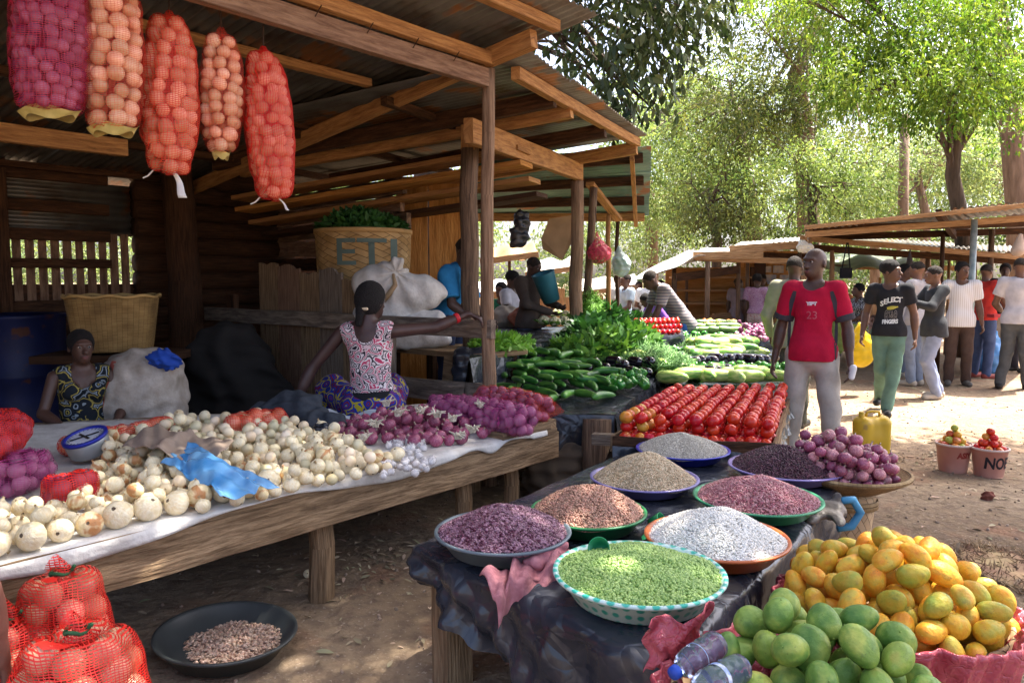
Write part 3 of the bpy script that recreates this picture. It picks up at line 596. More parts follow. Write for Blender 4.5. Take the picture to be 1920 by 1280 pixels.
# ================================================================ TREES
def leafmat(name, c1, c2, trans=.45, rough=.5, isl=.35, hue=.03):
    return pm(name, [(.38, c1), (.6, c2)], scale=1.1, rough=rough, spec=.35, trans=trans, island=isl, hue=hue, detail=3)  # broad noise: leaf tone, its dark end deepened as painted clump shadow
LF_MANGO = leafmat('mango_leaf', (.035, .055, .022), (.085, .12, .05), .22, .35); LF_BRIGHT = leafmat('bright_leaf', (.07, .14, .015), (.20, .30, .05), .55)
LF_OLIVE = leafmat('olive_leaf', (.055, .085, .02), (.17, .20, .06), .42); LF_LIGHT = leafmat('light_leaf', (.11, .18, .05), (.26, .34, .12), .48)
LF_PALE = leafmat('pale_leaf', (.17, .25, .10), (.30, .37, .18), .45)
M_BARK = pm('tree_bark', [(.3, (.045, .03, .02)), (.7, (.13, .085, .06))], scale=4, rough=.9, bump=1, bscale=9, stretch=(3, 3, .6)); M_BARKL = pm('pale_bark', [(.3, (.13, .085, .06)), (.7, (.25, .17, .125))], scale=4, rough=.9, bump=1, bscale=9, stretch=(3, 3, .6))
def leaf_cloud(clumps, per, size, rs, droop=.5, flat=.75, fine=False, clus=9, den=1.15):
    """clumps: (centre, radius). leaves sit on twigs inside each clump so light shows through"""
    Ps = []; Ds = []; Sz = []
    for c, r in clumps:
        n = max(20, int(per * den * (r ** 2))); nt = max(4, n // clus); d = rs.normal(size=(nt, 3)); d /= np.linalg.norm(d, axis=1)[:, None]
        tw = np.array(c) + d * r * (rs.uniform(.15, 1, (nt, 1)) ** .5) * np.array([1, 1, flat]); od = d + np.array([0, 0, -.25])
        k = rs.randint(0, nt, n); pos = tw[k] + rs.normal(size=(n, 3)) * size * 1.15; dr = od[k] * .7 + rs.normal(size=(n, 3)) * .75; dr[:, 2] -= droop
        Ps.append(pos); Ds.append(dr); Sz.append(size * rs.uniform(.55, 1.25, n))
    P_ = np.concatenate(Ps); D_ = np.concatenate(Ds); Z_ = np.concatenate(Sz); rot = look_rots(D_, rs, .6)
    return scatter_np(LEAF_V if fine else LEAF_V0, LEAF_F if fine else LEAF_F0, P_ - D_ * 0, rot, np.stack([Z_ * .62, Z_, Z_], 1) if not fine else np.stack([Z_ * .7, Z_, Z_], 1))
def tree(name, label, base, trunk, clumps, per, size, mat, bark=M_BARK, seed=1, group=None, droop=.5, limbs=8, fine=False, lr=.35):
    """trunk: [(point, radius)...] world; clumps: [(point, radius)...] world"""
    rs = np.random.RandomState(seed); base = Vector(base); t = thing(name, label, 'tree', base, group=group); rr = random.Random(seed)
    pts = [Vector(p) - base for p, r in trunk]; mb = MB(); mb.tube(pts, [r for p, r in trunk], 12, wob=.05)
    top = pts[-1]; tr = trunk[-1][1]; mid = pts[max(1, len(pts) // 2)]
    pick = clumps if len(clumps) <= limbs else rr.sample(clumps, limbs)
    for c, r in pick:
        e = Vector(c) - base; s_ = top if rr.random() < .6 else mid.lerp(top, rr.random()); k1 = s_.lerp(e, .35) + V(rr.uniform(-.3, .3), rr.uniform(-.3, .3), rr.uniform(.1, .5)); k2 = s_.lerp(e, .7) + V(rr.uniform(-.3, .3), rr.uniform(-.3, .3), rr.uniform(0, .3))
        q = tr * lr * 1.3; mb.tube([s_, k1, k2, e], [q, q * .7, q * .45, q * .15], 7, caps=False)
        for _ in range(3):
            e2 = e + V(rr.uniform(-1, 1), rr.uniform(-1, 1), rr.uniform(-.5, .8)) * r; mb.tube([k2, k2.lerp(e2, .5) + V(0, 0, .1), e2], [q * .35, q * .22, q * .08], 5, caps=False)
    mb.build('trunk', bark, t, True)
    far_ = base.y > 14; v, f = leaf_cloud([(Vector(c) - base, r) for c, r in clumps], per * (2.7 if far_ else 1.3), size * (.66 if far_ else 1), rs, droop, fine=fine, clus=30 if far_ else 12); link('crown', mesh_np('crown', v, f, mat), t)
    return t
def cl(px, py, Y, r): return (Q(px, py, Y), r)
def fill(x0, x1, y0, y1, Y, r, n, seed, dY=1.0):
    rr = random.Random(seed); return [(Q(rr.uniform(x0, x1), rr.uniform(y0, y1), Y + rr.uniform(-dY, dY)), r * rr.uniform(.7, 1.25)) for _ in range(n)]
# mango tree whose dark foliage hangs over the stall roofs and whose crown spreads above the viewer
b = V(-1.4, 11.5, 0)
c = [cl(x, y, Y, r) for x, y, Y, r in ((1060, -40, 8.6, .55), (1130, 10, 8.6, .5), (1200, 20, 8.7, .55), (1270, 0, 8.8, .5), (1150, 85, 8.5, .42), (1210, 100, 8.6, .45), (1180, 160, 8.6, .36), (1215, 195, 8.7, .26), (1260, 60, 8.7, .4), (1300, 50, 9.2, .33), (1320, -30, 9, .5), (1090, 60, 8.7, .34), (1010, -60, 9, .5), (1000, 0, 9.4, .4), (1050, 110, 9.3, .32), (960, -90, 9.5, .7), (1110, 130, 8.8, .3), (1140, 190, 8.9, .25), (1185, 220, 8.8, .18), (1240, 140, 8.8, .28))]
c += [((x, y, z), r) for x, y, z, r in ((-3, 9.5, 6.8, 1.6), (-1, 9, 7.5, 1.7), (0.8, 8.6, 7.2, 1.5), (2.2, 8, 7.0, 1.4), (-4.5, 11, 6.5, 1.6), (-2, 12, 8, 1.8), (0, 11, 7.5, 1.8), (1.2, 10, 8.6, 1.6))]
tree('mango_tree', 'dark leaved mango tree with branches hanging beside the tin roofs', b, [(b, .33), (b + V(.1, -.1, 2), .27), (b + V(.3, -.5, 4.2), .22), (b + V(.6, -1.2, 6), .17)], c, 700, .145, LF_MANGO, seed=3, droop=1.1, limbs=14, fine=True)
b = V(9.5, 1.5, 0); rr = random.Random(5)
c = [((rr.uniform(1.2, 8.4), rr.uniform(-.5, 8.2), rr.uniform(6.9, 9.5)), rr.uniform(.9, 1.35)) for _ in range(62)]
tree('shade_tree', 'spreading broad leaved tree out at the right whose crown shades the bean table', b, [(b, .4), (b + V(-.3, .2, 2.5), .33), (b + V(-1.2, .7, 4.8), .26), (b + V(-2.5, 1.4, 6.6), .2)], c, 620, .2, LF_OLIVE, seed=9, limbs=16)
# the bright green tree at the upper right with the dark crooked trunk
b = P(1812, 640, 0); b = V(9.0, 14.5, 0)
tr = [(V(Q(1815, 600, 14.5).x, 14.5, 0), .20), (Q(1812, 480, 14.5), .17), (Q(1797, 390, 14.5), .14), (Q(1786, 330, 14.5), .13), (Q(1792, 250, 14.5), .12), (Q(1780, 170, 14.3), .10)]
c = fill(1560, 1900, -80, 190, 13.5, .8, 34, 21) + fill(1620, 1800, 150, 235, 13.5, .5, 9, 22) + fill(1400, 1560, -60, 60, 13.5, .6, 6, 23) + fill(1550, 1660, 120, 190, 13.5, .45, 4, 24) + fill(1800, 2000, 100, 260, 14, .6, 8, 25)
tree('broadleaf_tree', 'bright green tree at the upper right on a dark crooked trunk through a stall roof', tr[0][0], tr, c, 300, .17, LF_BRIGHT, seed=21, limbs=16, droop=.8)
# thick trunk at the right edge
tr = [(V(Q(1912, 600, 19).x, 19, 0), .32), (Q(1910, 420, 19), .27), (Q(1897, 250, 19), .25), (Q(1880, 100, 19), .22), (Q(1860, -40, 19), .25)]
tree('old_tree', 'old tree with a thick brown trunk at the right edge of the view', tr[0][0], tr, fill(1800, 2050, -100, 200, 19, 1.2, 14, 31), 130, .2, LF_OLIVE, seed=31, bark=M_BARKL)
# brown-olive tree in the centre
tr = [(V(Q(1520, 600, 21).x, 21, 0), .32), (Q(1515, 420, 21), .3), (Q(1508, 250, 21), .27), (Q(1492, 140, 21), .22), (Q(1530, 40, 21), .15)]
tree('olive_tree', 'tall olive brown tree with a forked trunk in the middle of the tree line', tr[0][0], tr, fill(1330, 1560, -60, 290, 20, 1.15, 34, 41, 1.5) + fill(1480, 1640, 200, 290, 21, .9, 8, 42), 125, .19, LF_OLIVE, seed=41, bark=M_BARKL, limbs=14)
# light green tree to its left
tr = [(V(Q(1420, 600, 23).x, 23, 0), .28), (Q(1412, 420, 23), .25), (Q(1395, 300, 23), .2), (Q(1375, 200, 23), .15)]
tree('light_green_tree', 'light green feathery tree just right of the stall roofs', tr[0][0], tr, fill(1215, 1400, 110, 440, 23, 1.25, 40, 51, 2), 105, .2, LF_LIGHT, seed=51, limbs=12)
tr = [(V(Q(1535, 600, 17.5).x, 17.5, 0), .13), (Q(1525, 440, 17.5), .12), (Q(1520, 350, 17.5), .08)]
tree('young_tree', 'young low tree with spreading sunlit sprays above the far stall roofs', tr[0][0], tr, fill(1400, 1660, 285, 430, 17.5, .75, 26, 61, .8), 190, .17, LF_LIGHT, seed=61, limbs=12)
tr = [(V(Q(1340, 600, 19).x, 19, 0), .15), (Q(1345, 450, 19), .12), (Q(1330, 380, 19), .1)]
tree('bushy_tree', 'bushy olive tree low behind the white tarpaulins', tr[0][0], tr, fill(1270, 1420, 330, 450, 19, .8, 16, 66, .8), 170, .17, LF_OLIVE, seed=66, limbs=10)
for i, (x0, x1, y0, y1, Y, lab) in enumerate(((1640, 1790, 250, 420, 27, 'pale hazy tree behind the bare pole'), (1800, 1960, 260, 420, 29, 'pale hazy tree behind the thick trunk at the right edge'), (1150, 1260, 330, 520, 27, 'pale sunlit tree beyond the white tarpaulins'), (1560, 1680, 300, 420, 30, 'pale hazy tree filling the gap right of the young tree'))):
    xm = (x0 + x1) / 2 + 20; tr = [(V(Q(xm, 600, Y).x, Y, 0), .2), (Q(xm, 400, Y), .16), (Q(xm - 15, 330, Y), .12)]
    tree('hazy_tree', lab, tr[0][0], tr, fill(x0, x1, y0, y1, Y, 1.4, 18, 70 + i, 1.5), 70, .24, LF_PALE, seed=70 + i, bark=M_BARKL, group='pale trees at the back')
# far wood closing the view
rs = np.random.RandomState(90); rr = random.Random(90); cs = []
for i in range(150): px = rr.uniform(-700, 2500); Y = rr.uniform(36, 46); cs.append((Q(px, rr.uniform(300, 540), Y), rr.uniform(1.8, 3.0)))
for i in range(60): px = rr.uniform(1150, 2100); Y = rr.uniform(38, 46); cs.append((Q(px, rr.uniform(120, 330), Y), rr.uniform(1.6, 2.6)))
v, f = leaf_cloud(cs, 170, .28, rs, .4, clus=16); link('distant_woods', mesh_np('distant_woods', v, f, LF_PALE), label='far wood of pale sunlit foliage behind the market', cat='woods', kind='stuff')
# bare pole and wires
pt = Q(1697, 215, 22); mb = MB(); mb.tube([V(Q(1690, 600, 22).x, 22, 0), Q(1693, 400, 22), pt], [.17, .15, .12], 10)
mb.build('utility_pole', M_BARKL, None, True, label='bare straight wooden pole standing among the far trees', cat='pole')
for i, (a, b_) in enumerate(((14, 20), (42, 46), (56, 66))):
    p0 = Q(1150, a, 20); p1 = Q(1700, b_, 20); MB().tube([p0.lerp(p1, k / 8) - V(0, 0, .25 * math.sin(PI * k / 8)) for k in range(9)], .012, 5).build('power_line', pm('wire_grey', (.4, .4, .4), rough=.5), None, label='thin overhead wire crossing in front of the trees, %s of the three' % ['highest', 'middle', 'lowest'][i], cat='wire', group='overhead wires')
# ================================================================ PRODUCE
def polar_mat(name, body, streak, root, neck, rough=.35, sc=7, blotch=None, objr=.12, spec=.45, rootr=.13):
    """onion skin: meridian streaks, a root scar at the bottom pole and a dry neck"""
    if name in MATS: return MATS[name]
    m = bpy.data.materials.new(name); m.use_nodes = True; N = m.node_tree.nodes; L = m.node_tree.links; b = N['Principled BSDF']
    tc = N.new('ShaderNodeTexCoord'); sp = N.new('ShaderNodeSeparateXYZ'); L.new(tc.outputs['Object'], sp.inputs[0]); oi = N.new('ShaderNodeObjectInfo')
    mp = N.new('ShaderNodeMapping'); L.new(tc.outputs['Object'], mp.inputs[0]); mp.inputs['Scale'].default_value = (sc, sc, sc * .22)
    va = N.new('ShaderNodeVectorMath'); va.operation = 'ADD'; mu = math_(N, L, 'MULTIPLY', oi.outputs['Random'], 50.0); L.new(mp.outputs[0], va.inputs[0]); L.new(mu, va.inputs[1])
    n = N.new('ShaderNodeTexNoise'); n.inputs['Scale'].default_value = 1.6; n.inputs['Detail'].default_value = 7; L.new(va.outputs[0], n.inputs['Vector'])
    c = ramp(N, L, n.outputs['Fac'], [(.38, body), (.62, streak)])
    if blotch:
        n2 = N.new('ShaderNodeTexNoise'); n2.inputs['Scale'].default_value = .33; n2.inputs['Detail'].default_value = 2; L.new(va.outputs[0], n2.inputs['Vector']); c = mixc(N, L, ramp(N, L, n2.outputs['Fac'], [(.5, (0, 0, 0)), (.6, (1, 1, 1))]), c, blotch)
    r2 = math_(N, L, 'SQRT', math_(N, L, 'ADD', math_(N, L, 'POWER', sp.outputs[0], 2.0), math_(N, L, 'POWER', sp.outputs[1], 2.0)))
    low = math_(N, L, 'LESS_THAN', sp.outputs[2], 0.0); nr = math_(N, L, 'MULTIPLY', math_(N, L, 'LESS_THAN', math_(N, L, 'ADD', r2, math_(N, L, 'MULTIPLY', n.outputs['Fac'], .10)), rootr * .5 + .05), low)
    c = mixc(N, L, nr, c, root); up = ramp(N, L, sp.outputs[2], [(.44, (0, 0, 0)), (.56, (1, 1, 1))]); c = mixc(N, L, up, c, neck)
    hs = N.new('ShaderNodeHueSaturation'); f = math_(N, L, 'MULTIPLY_ADD', oi.outputs['Random'], objr * 2); f.node.inputs[2].default_value = 1 - objr; L.new(f, hs.inputs['Value']); L.new(c, hs.inputs['Color'])
    L.new(hs.outputs[0], b.inputs['Base Color']); b.inputs['Roughness'].default_value = rough; b.inputs['Specular IOR Level'].default_value = spec
    bp = N.new('ShaderNodeBump'); bp.inputs['Strength'].default_value = .25; bp.inputs['Distance'].default_value = .03; L.new(n.outputs['Fac'], bp.inputs['Height']); L.new(bp.outputs[0], b.inputs['Normal'])
    MATS[name] = m; return m
ON_Y = polar_mat('yellow_onion_skin', (.82, .68, .40), (.90, .80, .58), (.10, .065, .035), (.42, .28, .13)); ON_B = polar_mat('brown_onion_skin', (.70, .56, .30), (.80, .66, .40), (.10, .06, .03), (.40, .20, .08), blotch=(.52, .24, .085))
ON_R = polar_mat('red_onion_skin', (.24, .035, .09), (.36, .10, .16), (.35, .26, .18), (.45, .33, .25), rough=.25, sc=10, objr=.25, spec=.6); ON_P = polar_mat('pink_onion_skin', (.34, .10, .14), (.55, .27, .27), (.35, .26, .18), (.5, .38, .3), rough=.3, sc=9, objr=.25)
ON_BR = polar_mat('bagged_onion_skin', (.66, .42, .28), (.78, .58, .42), (.2, .1, .05), (.5, .3, .15), rough=.4)
def onion_mesh(name, mat, neck=.2, sq=.86, seed=0, n=20):
    r = random.Random(seed); prof = [(.0, -.42 * sq / .86), (.05, -.43), (.14, -.415), (.28, -.36), (.42, -.22), (.495, -.03), (.48, .12), (.40, .26), (.27, .36), (.14, .425), (.075, .48), (.05, .48 + neck * .5), (.055 + r.random() * .02, .48 + neck), (.0, .49 + neck)]
    mb = MB(); mb.lathe([(a, b * (sq / .86 if abs(b) < .45 else 1)) for a, b in prof], n, wob=.03)
    mb.v = [(x + (.06 * r.uniform(-1, 1) if z > .6 else 0) + .05 * max(0, z - .45) * r.choice((-1, 1)), y, z) for x, y, z in mb.v]
    return mb.mesh(name, mat, True)
MO_Y = [onion_mesh('onion', ON_Y, .1 + .06 * i, .80 + .05 * i, i) for i in range(3)] + [onion_mesh('onion', ON_B, .16, .84, 5)]
MO_R = [onion_mesh('onion', ON_R, .14 + .1 * i, .84, 10 + i) for i in range(2)]; MO_P = [onion_mesh('onion', ON_P, .1, .86, 15)]; MO_BR = [onion_mesh('onion', ON_BR, .06, .9, 20, 14)]
MO_BP = [onion_mesh('onion', polar_mat('bagged_red_onion_skin', (.20, .04, .12), (.40, .18, .30), (.3, .2, .15), (.4, .3, .25), rough=.3, sc=10), .06, .9, 21, 14)]
def inpoly(p, poly):
    c = False; n = len(poly)
    for i in range(n):
        a, b = poly[i], poly[(i + 1) % n]
        if (a[1] > p[1]) != (b[1] > p[1]) and p[0] < (b[0] - a[0]) * (p[1] - a[1]) / (b[1] - a[1]) + a[0]: c = not c
    return c
def pile(poly, floor, hmax, rad, n, tries=14, seed=1, existing=None):
    """drop balls one after another into a region; each comes to rest on the floor or on the balls below it"""
    rr = random.Random(seed); xs = [p[0] for p in poly]; ys = [p[1] for p in poly]; B = list(existing or []); out = []
    fl = floor if callable(floor) else (lambda x, y: floor); hm = hmax if callable(hmax) else (lambda x, y: hmax); fails = 0
    while len(out) < n and fails < 60:
        best = None; r = rad[0] + (rad[1] - rad[0]) * rr.random()
        for _ in range(tries):
            x, y = rr.uniform(min(xs), max(xs)), rr.uniform(min(ys), max(ys))
            if not inpoly((x, y), poly): continue
            z = fl(x, y) + r * .93
            for (bx, by, bz, br) in B:
                d2 = (bx - x) ** 2 + (by - y) ** 2; s_ = (r + br) * .96
                if d2 < s_ * s_: z = max(z, bz + math.sqrt(s_ * s_ - d2))
            if z - r < hm(x, y) and (best is None or z < best[2]): best = (x, y, z, r)
        if best is None: fails += 1; continue
        B.append(best); out.append(best)
    return out
def place_fruit(meshes, balls, name, label, cat, group, rotf=None, seed=1, dia=2.0, weights=None):
    rr = random.Random(seed); res = []
    for b in balls:
        me = rr.choices(meshes, weights)[0] if weights else rr.choice(meshes)
        rot = rotf(rr, b) if rotf else (rr.uniform(-.9, .9), rr.uniform(-.9, .9), rr.uniform(0, 6.28)); lb = label(b) if callable(label) else label; gp = group(b) if callable(group) else group
        res.append(link(name, me, None, (b[0], b[1], b[2]), rot, b[3] * dia, lb, cat, gp))
    return res
ONS_P = pm('heaped_pale_onion', [(.35, (.66, .36, .19)), (.65, (.86, .62, .40))], scale=9, rough=.28, spec=.6, island=.3, hue=.015); ONS_R = pm('heaped_red_onion', [(.38, (.17, .025, .085)), (.62, (.42, .17, .26))], scale=9, rough=.3, island=.3)
ONS_Y = pm('heaped_yellow_onion', [(.35, (.70, .56, .32)), (.65, (.86, .76, .54))], scale=12, rough=.4, island=.2, hue=.02)
def stuff_fruit(balls, shape, mat, name, label, cat, parent=None, off=(0, 0, 0), seed=1):
    rs = np.random.RandomState(seed); n = len(balls); bv, bf = blob(14, 9, shape); pos = np.array([b[:3] for b in balls]) - np.array(off); sq_ = rs.uniform(.94, 1.04, (n, 3)) * np.array([b[3] for b in balls])[:, None] * 2
    v, f = scatter_np(bv, bf, pos, rotmats(n, rs), sq_); me = mesh_np(name, v, f, mat, True); return link(name, me, parent, label=label, cat=cat, kind='stuff')
def where(B):
    xs = [b[0] for b in B]; ys = [b[1] for b in B]; zs = sorted(b[2] for b in B); cx, cy = (min(xs) + max(xs)) / 2, (min(ys) + max(ys)) / 2; zt_ = zs[int(len(zs) * .85)]; sx, sy = max(xs) - cx + .01, max(ys) - cy + .01
    def f(b):
        if b[2] >= zt_: return 'at the top'
        dx, dy = (b[0] - cx) / sx, (b[1] - cy) / sy
        return ('on the left' if dx < 0 else 'on the right') if abs(dx) > abs(dy) else ('at the front' if dy < 0 else 'at the back')
    return f
def pxpoly(pts, h): return [tuple(P(x, y, h)[:2]) for x, y in pts]
TT = H1 + .006
def frontrot(rr, b):        # root scar turned to the viewer
    e = Vector((b[0] * .5, b[1], -.8)).normalized().to_track_quat('Z', 'Y').to_euler(); return (e.x + rr.uniform(-1.1, 1.1), e.y + rr.uniform(-1.1, 1.1), e.z)
front = []; s_ = .0; Ln = (FR - FL).length; rr = random.Random(3)
while True:
    r = rr.uniform(.043, .055) if s_ < 1.2 else rr.uniform(.034, .042); s_ += r
    q = FL + dt * s_ + nn * (r + rr.uniform(.012, .035)); 
    if 960 + F * q.x / q.y > 742: break
    if q.y > 0.5: front.append((q.x, q.y, TT + r * .93, r))
    s_ += r * 1.02
fr_ = place_fruit(MO_Y, front, 'yellow_onion', 'x', 'yellow onion', 'front row of yellow onions', frontrot, 5)
ORD = 'first second third fourth fifth sixth seventh eighth ninth tenth eleventh twelfth thirteenth fourteenth fifteenth sixteenth seventeenth eighteenth nineteenth twentieth'.split()
for i, o in enumerate(fr_):
    k = len(fr_) - 1 - i; o['label'] = 'pale yellow onion in the front row along the cloth edge, ' + ((ORD[k] + ' from the right') if k < 20 else (ORD[i] + ' from the left'))
py_ = pxpoly([(-60, 1060), (-60, 985), (120, 960), (190, 900), (205, 850), (330, 800), (520, 805), (640, 830), (700, 862), (735, 885)], TT)
def hy(x, y):
    px = 960 + F * x / y; return TT + (.11 if px < 430 else .07)
def trim(q, k=.055):
    return inpoly((q[0], q[1]), py_)
back = pile(py_, TT, hy, (.026, .038), 480, seed=8, tries=16, existing=front)
def ylab(b):
    px = 960 + F * b[0] / b[1]; w_ = 'left of the blue bag' if px < 300 else ('in front of or under the blue bag' if px < 470 else ('between the blue bag and the table leg' if px < 600 else 'between the table leg and the garlic')); up_ = 'on top of the heap' if b[2] > TT + .06 else 'low in the heap'
    return 'yellow onion %s, %s' % (up_, w_), 'yellow onions %s %s' % (up_, w_)
back.sort(key=lambda b: b[1] / b[3]); place_fruit(MO_Y, back[:205], 'yellow_onion', lambda b: ylab(b)[0], 'yellow onion', lambda b: ylab(b)[1], None, 6, weights=(3, 3, 2, 2))
stuff_fruit(back[205:], (.5, .5, .45), ONS_Y, 'yellow_onions', 'rearmost yellow onions of the heap on the long table', 'yellow onions')
# red onions, heaped, some with long dry tops
pr = pxpoly([(632, 838), (640, 800), (700, 775), (800, 762), (880, 790), (925, 812), (915, 838), (800, 858), (735, 835)], TT); cr = sum((Vector((*p, 0)) for p in pr), Vector()) / len(pr)
red = pile(pr, TT, lambda x, y: TT + .13 - .28 * math.hypot(x - cr.x, y - cr.y), (.033, .042), 95, seed=12)
wf = where(red); place_fruit(MO_R, red, 'red_onion', lambda b: 'glossy purple red onion %s of the loose heap beside the garlic' % wf(b), 'red onion', lambda b: 'loose red onions %s of their heap' % wf(b), None, 7)
M_STALK = pm('dry_stalk', [(.3, (.40, .33, .24)), (.7, (.68, .62, .50))], scale=30, rough=.9)
for i, (px, py, h) in enumerate(((745, 770, .75), (725, 752, .78), (790, 765, .76), (850, 780, .74), (885, 800, .72), (900, 755, .78), (705, 790, .72), (680, 815, .70), (860, 812, .7), (820, 772, .75))):
    p = P(px, py, h); mb = MB()
    for k in range(16):
        a = V(random.uniform(-.8, .8), random.uniform(-.8, .8), .7).normalized(); L_ = random.uniform(.025, .06); q_ = p + V(random.uniform(-.015, .015), random.uniform(-.015, .015), -.03); mb.tube([q_, q_ + a * L_ * .5 + V(0, 0, .012), q_ + a * L_ + V(random.uniform(-.02, .02), random.uniform(-.02, .02), random.uniform(-.02, .01))], [.005, .0065, .003], 5)
    mb.build('dry_onion_top', M_STALK, None, False, label='bundle of pale dry onion tops sticking up from the red onion heap', cat='onion tops', group='dry onion tops in the red heap')
# garlic in small clear bags
GA = pm('garlic_skin', [(.35, (.55, .48, .46)), (.6, (.78, .74, .70))], scale=9, rough=.5, stretch=(3, 3, .6), objr=.1)
def garlic():
    mb = MB(); mb.lathe([(0, -.38), (.2, -.4), (.42, -.25), (.48, -.02), (.38, .22), (.18, .36), (.07, .5), (.05, .7), (0, .72)], 24)
    mb.v = [(x * (1 + .10 * math.cos(6 * math.atan2(y, x))), y * (1 + .10 * math.cos(6 * math.atan2(y, x))), z) for x, y, z in mb.v]; return mb.mesh('garlic', GA, True)
MG = [garlic()]
for i, pts in enumerate(([(700, 850), (740, 830), (780, 850), (740, 872)], [(748, 882), (770, 862), (812, 862), (815, 880), (785, 897)], [(690, 885), (715, 862), (760, 870), (765, 890), (720, 900)], [(738, 840), (770, 820), (800, 835), (790, 856)])):
    g = pile(pxpoly(pts, TT), TT, TT + .05, (.016, .022), 14, seed=20 + i); nm = ['rearmost', 'rightmost', 'leftmost', 'upper right'][i]
    place_fruit(MG, g, 'garlic_bulb', 'white garlic bulb inside the %s clear bag of garlic' % nm, 'garlic', 'garlic bulbs in the %s bag' % nm, None, i)
    bag = [prim_el((b[0], b[1], b[2]), (b[3] * 1.15,) * 3) for b in g]; c0 = np.mean([b[:3] for b in g], 0)
    me = sdf_mesh('garlic_bag', bag, .008, .03, pm('clear_film', (.8, .8, .84), rough=.15, alpha=.22, spec=.8)); link('garlic_bag', me, None, label='%s clear film bag of garlic on the white cloth' % nm, cat='bag', group='bags of garlic')

# ---------------------------------------------------------------- net sacks
NET_RED = net_mat('red_net', (.62, .05, .035), .005, .36); NET_RED2 = net_mat('bright_red_net', (.66, .02, .012), .007, .44); NET_ORA = net_mat('orange_net', (.66, .05, .025), .008, .18); NET_PUR = net_mat('purple_net', (.42, .015, .05), .008, .3); NET_MAG = net_mat('magenta_net', (.40, .05, .20), .008, .2)
NET_OR2 = net_mat('red_orange_net', (.72, .045, .02), .008, .38)
def axis_pack(p0, p1, rad, ro, seed, taper=.75, sq=1.0, up=(0, 0, 1), arc=None):
    rr = random.Random(seed); p0, p1 = Vector(p0), Vector(p1); ax = p1 - p0; L_ = ax.length; ax.normalize(); x = ax.cross(Vector((0, 0, 1))); x = x if x.length > .1 else ax.cross(Vector((0, 1, 0))); x.normalize(); y = ax.cross(x); out = []
    nl = max(2, int(L_ / (ro * 1.48)))
    for i in range(nl):
        t = (i + .5) / nl; R_ = rad * (1 - (1 - taper) * abs(2 * t - 1) ** 2.5) - ro; k = max(3, int(2 * PI * R_ / (ro * 1.80))); off = rr.random() * 6
        for j in range(k):
            a = off + 2 * PI * j / k + rr.uniform(-.12, .12); r = ro * rr.uniform(.86, 1.1); p = p0 + ax * (L_ * t + rr.uniform(-.25, .25) * ro) + (x * math.cos(a) + y * math.sin(a) * sq) * (R_ + (ro - r))
            out.append((p.x, p.y, p.z, r))
    return out
def sack(name, label, short, onions, meshes, net, seed, tie=None, tail=None, k=.045, res=.008, fruit='onion', extra=(), loc=None):
    c = np.mean([b[:3] for b in onions], 0); t = thing(name, label, 'net sack', loc or (c[0], c[1], min(b[2] - b[3] for b in onions))); o0 = Vector(t.location)
    pr_ = [prim_el(np.array(b[:3]) - np.array(o0), (b[3] * 1.13,) * 3) for b in onions] + list(extra)
    link('net', sdf_mesh('net', pr_, res, k, net), t)
    stuff_fruit(onions, (.5, .5, .46), ONS_R if meshes in (MO_BP, MO_R) else ONS_P, 'onions', None, None, t, tuple(o0), seed)
    return t
TIE = pm('sack_twine', (.05, .03, .025), rough=.9); TAIL = pm('white_strip', (.75, .74, .72), rough=.7); HEM = pm('yellow_hem', [(.3, (.42, .34, .10)), (.7, (.62, .52, .20))], scale=20, rough=.8)
bags = [(94, -40, 205, .150, 3.42, MO_BP, NET_PUR, 'large hanging net sack of purple onions, leftmost of the five', 'leftmost hanging sack', .031, 'hem'),
        (212, -20, 236, .130, 3.58, MO_BR, NET_ORA, 'hanging net sack of pale onions with yellow hem, second from the left', 'second hanging sack from the left', .039, 'hem'),
        (318, 40, 322, .136, 3.84, MO_BR, NET_OR2, 'longest hanging net sack of pinkish onions with a torn white strip below', 'long hanging sack with the white strip', .039, 'strip'),
        (415, 70, 282, .112, 4.02, MO_BR, NET_ORA, 'smallest hanging net sack of cream onions with a yellow tip', 'smallest hanging sack', .037, 'hem2'),
        (508, 105, 372, .125, 4.18, MO_BR, NET_RED2, 'bright red hanging net sack, rightmost of the five', 'rightmost hanging sack', .036, 'knot')]
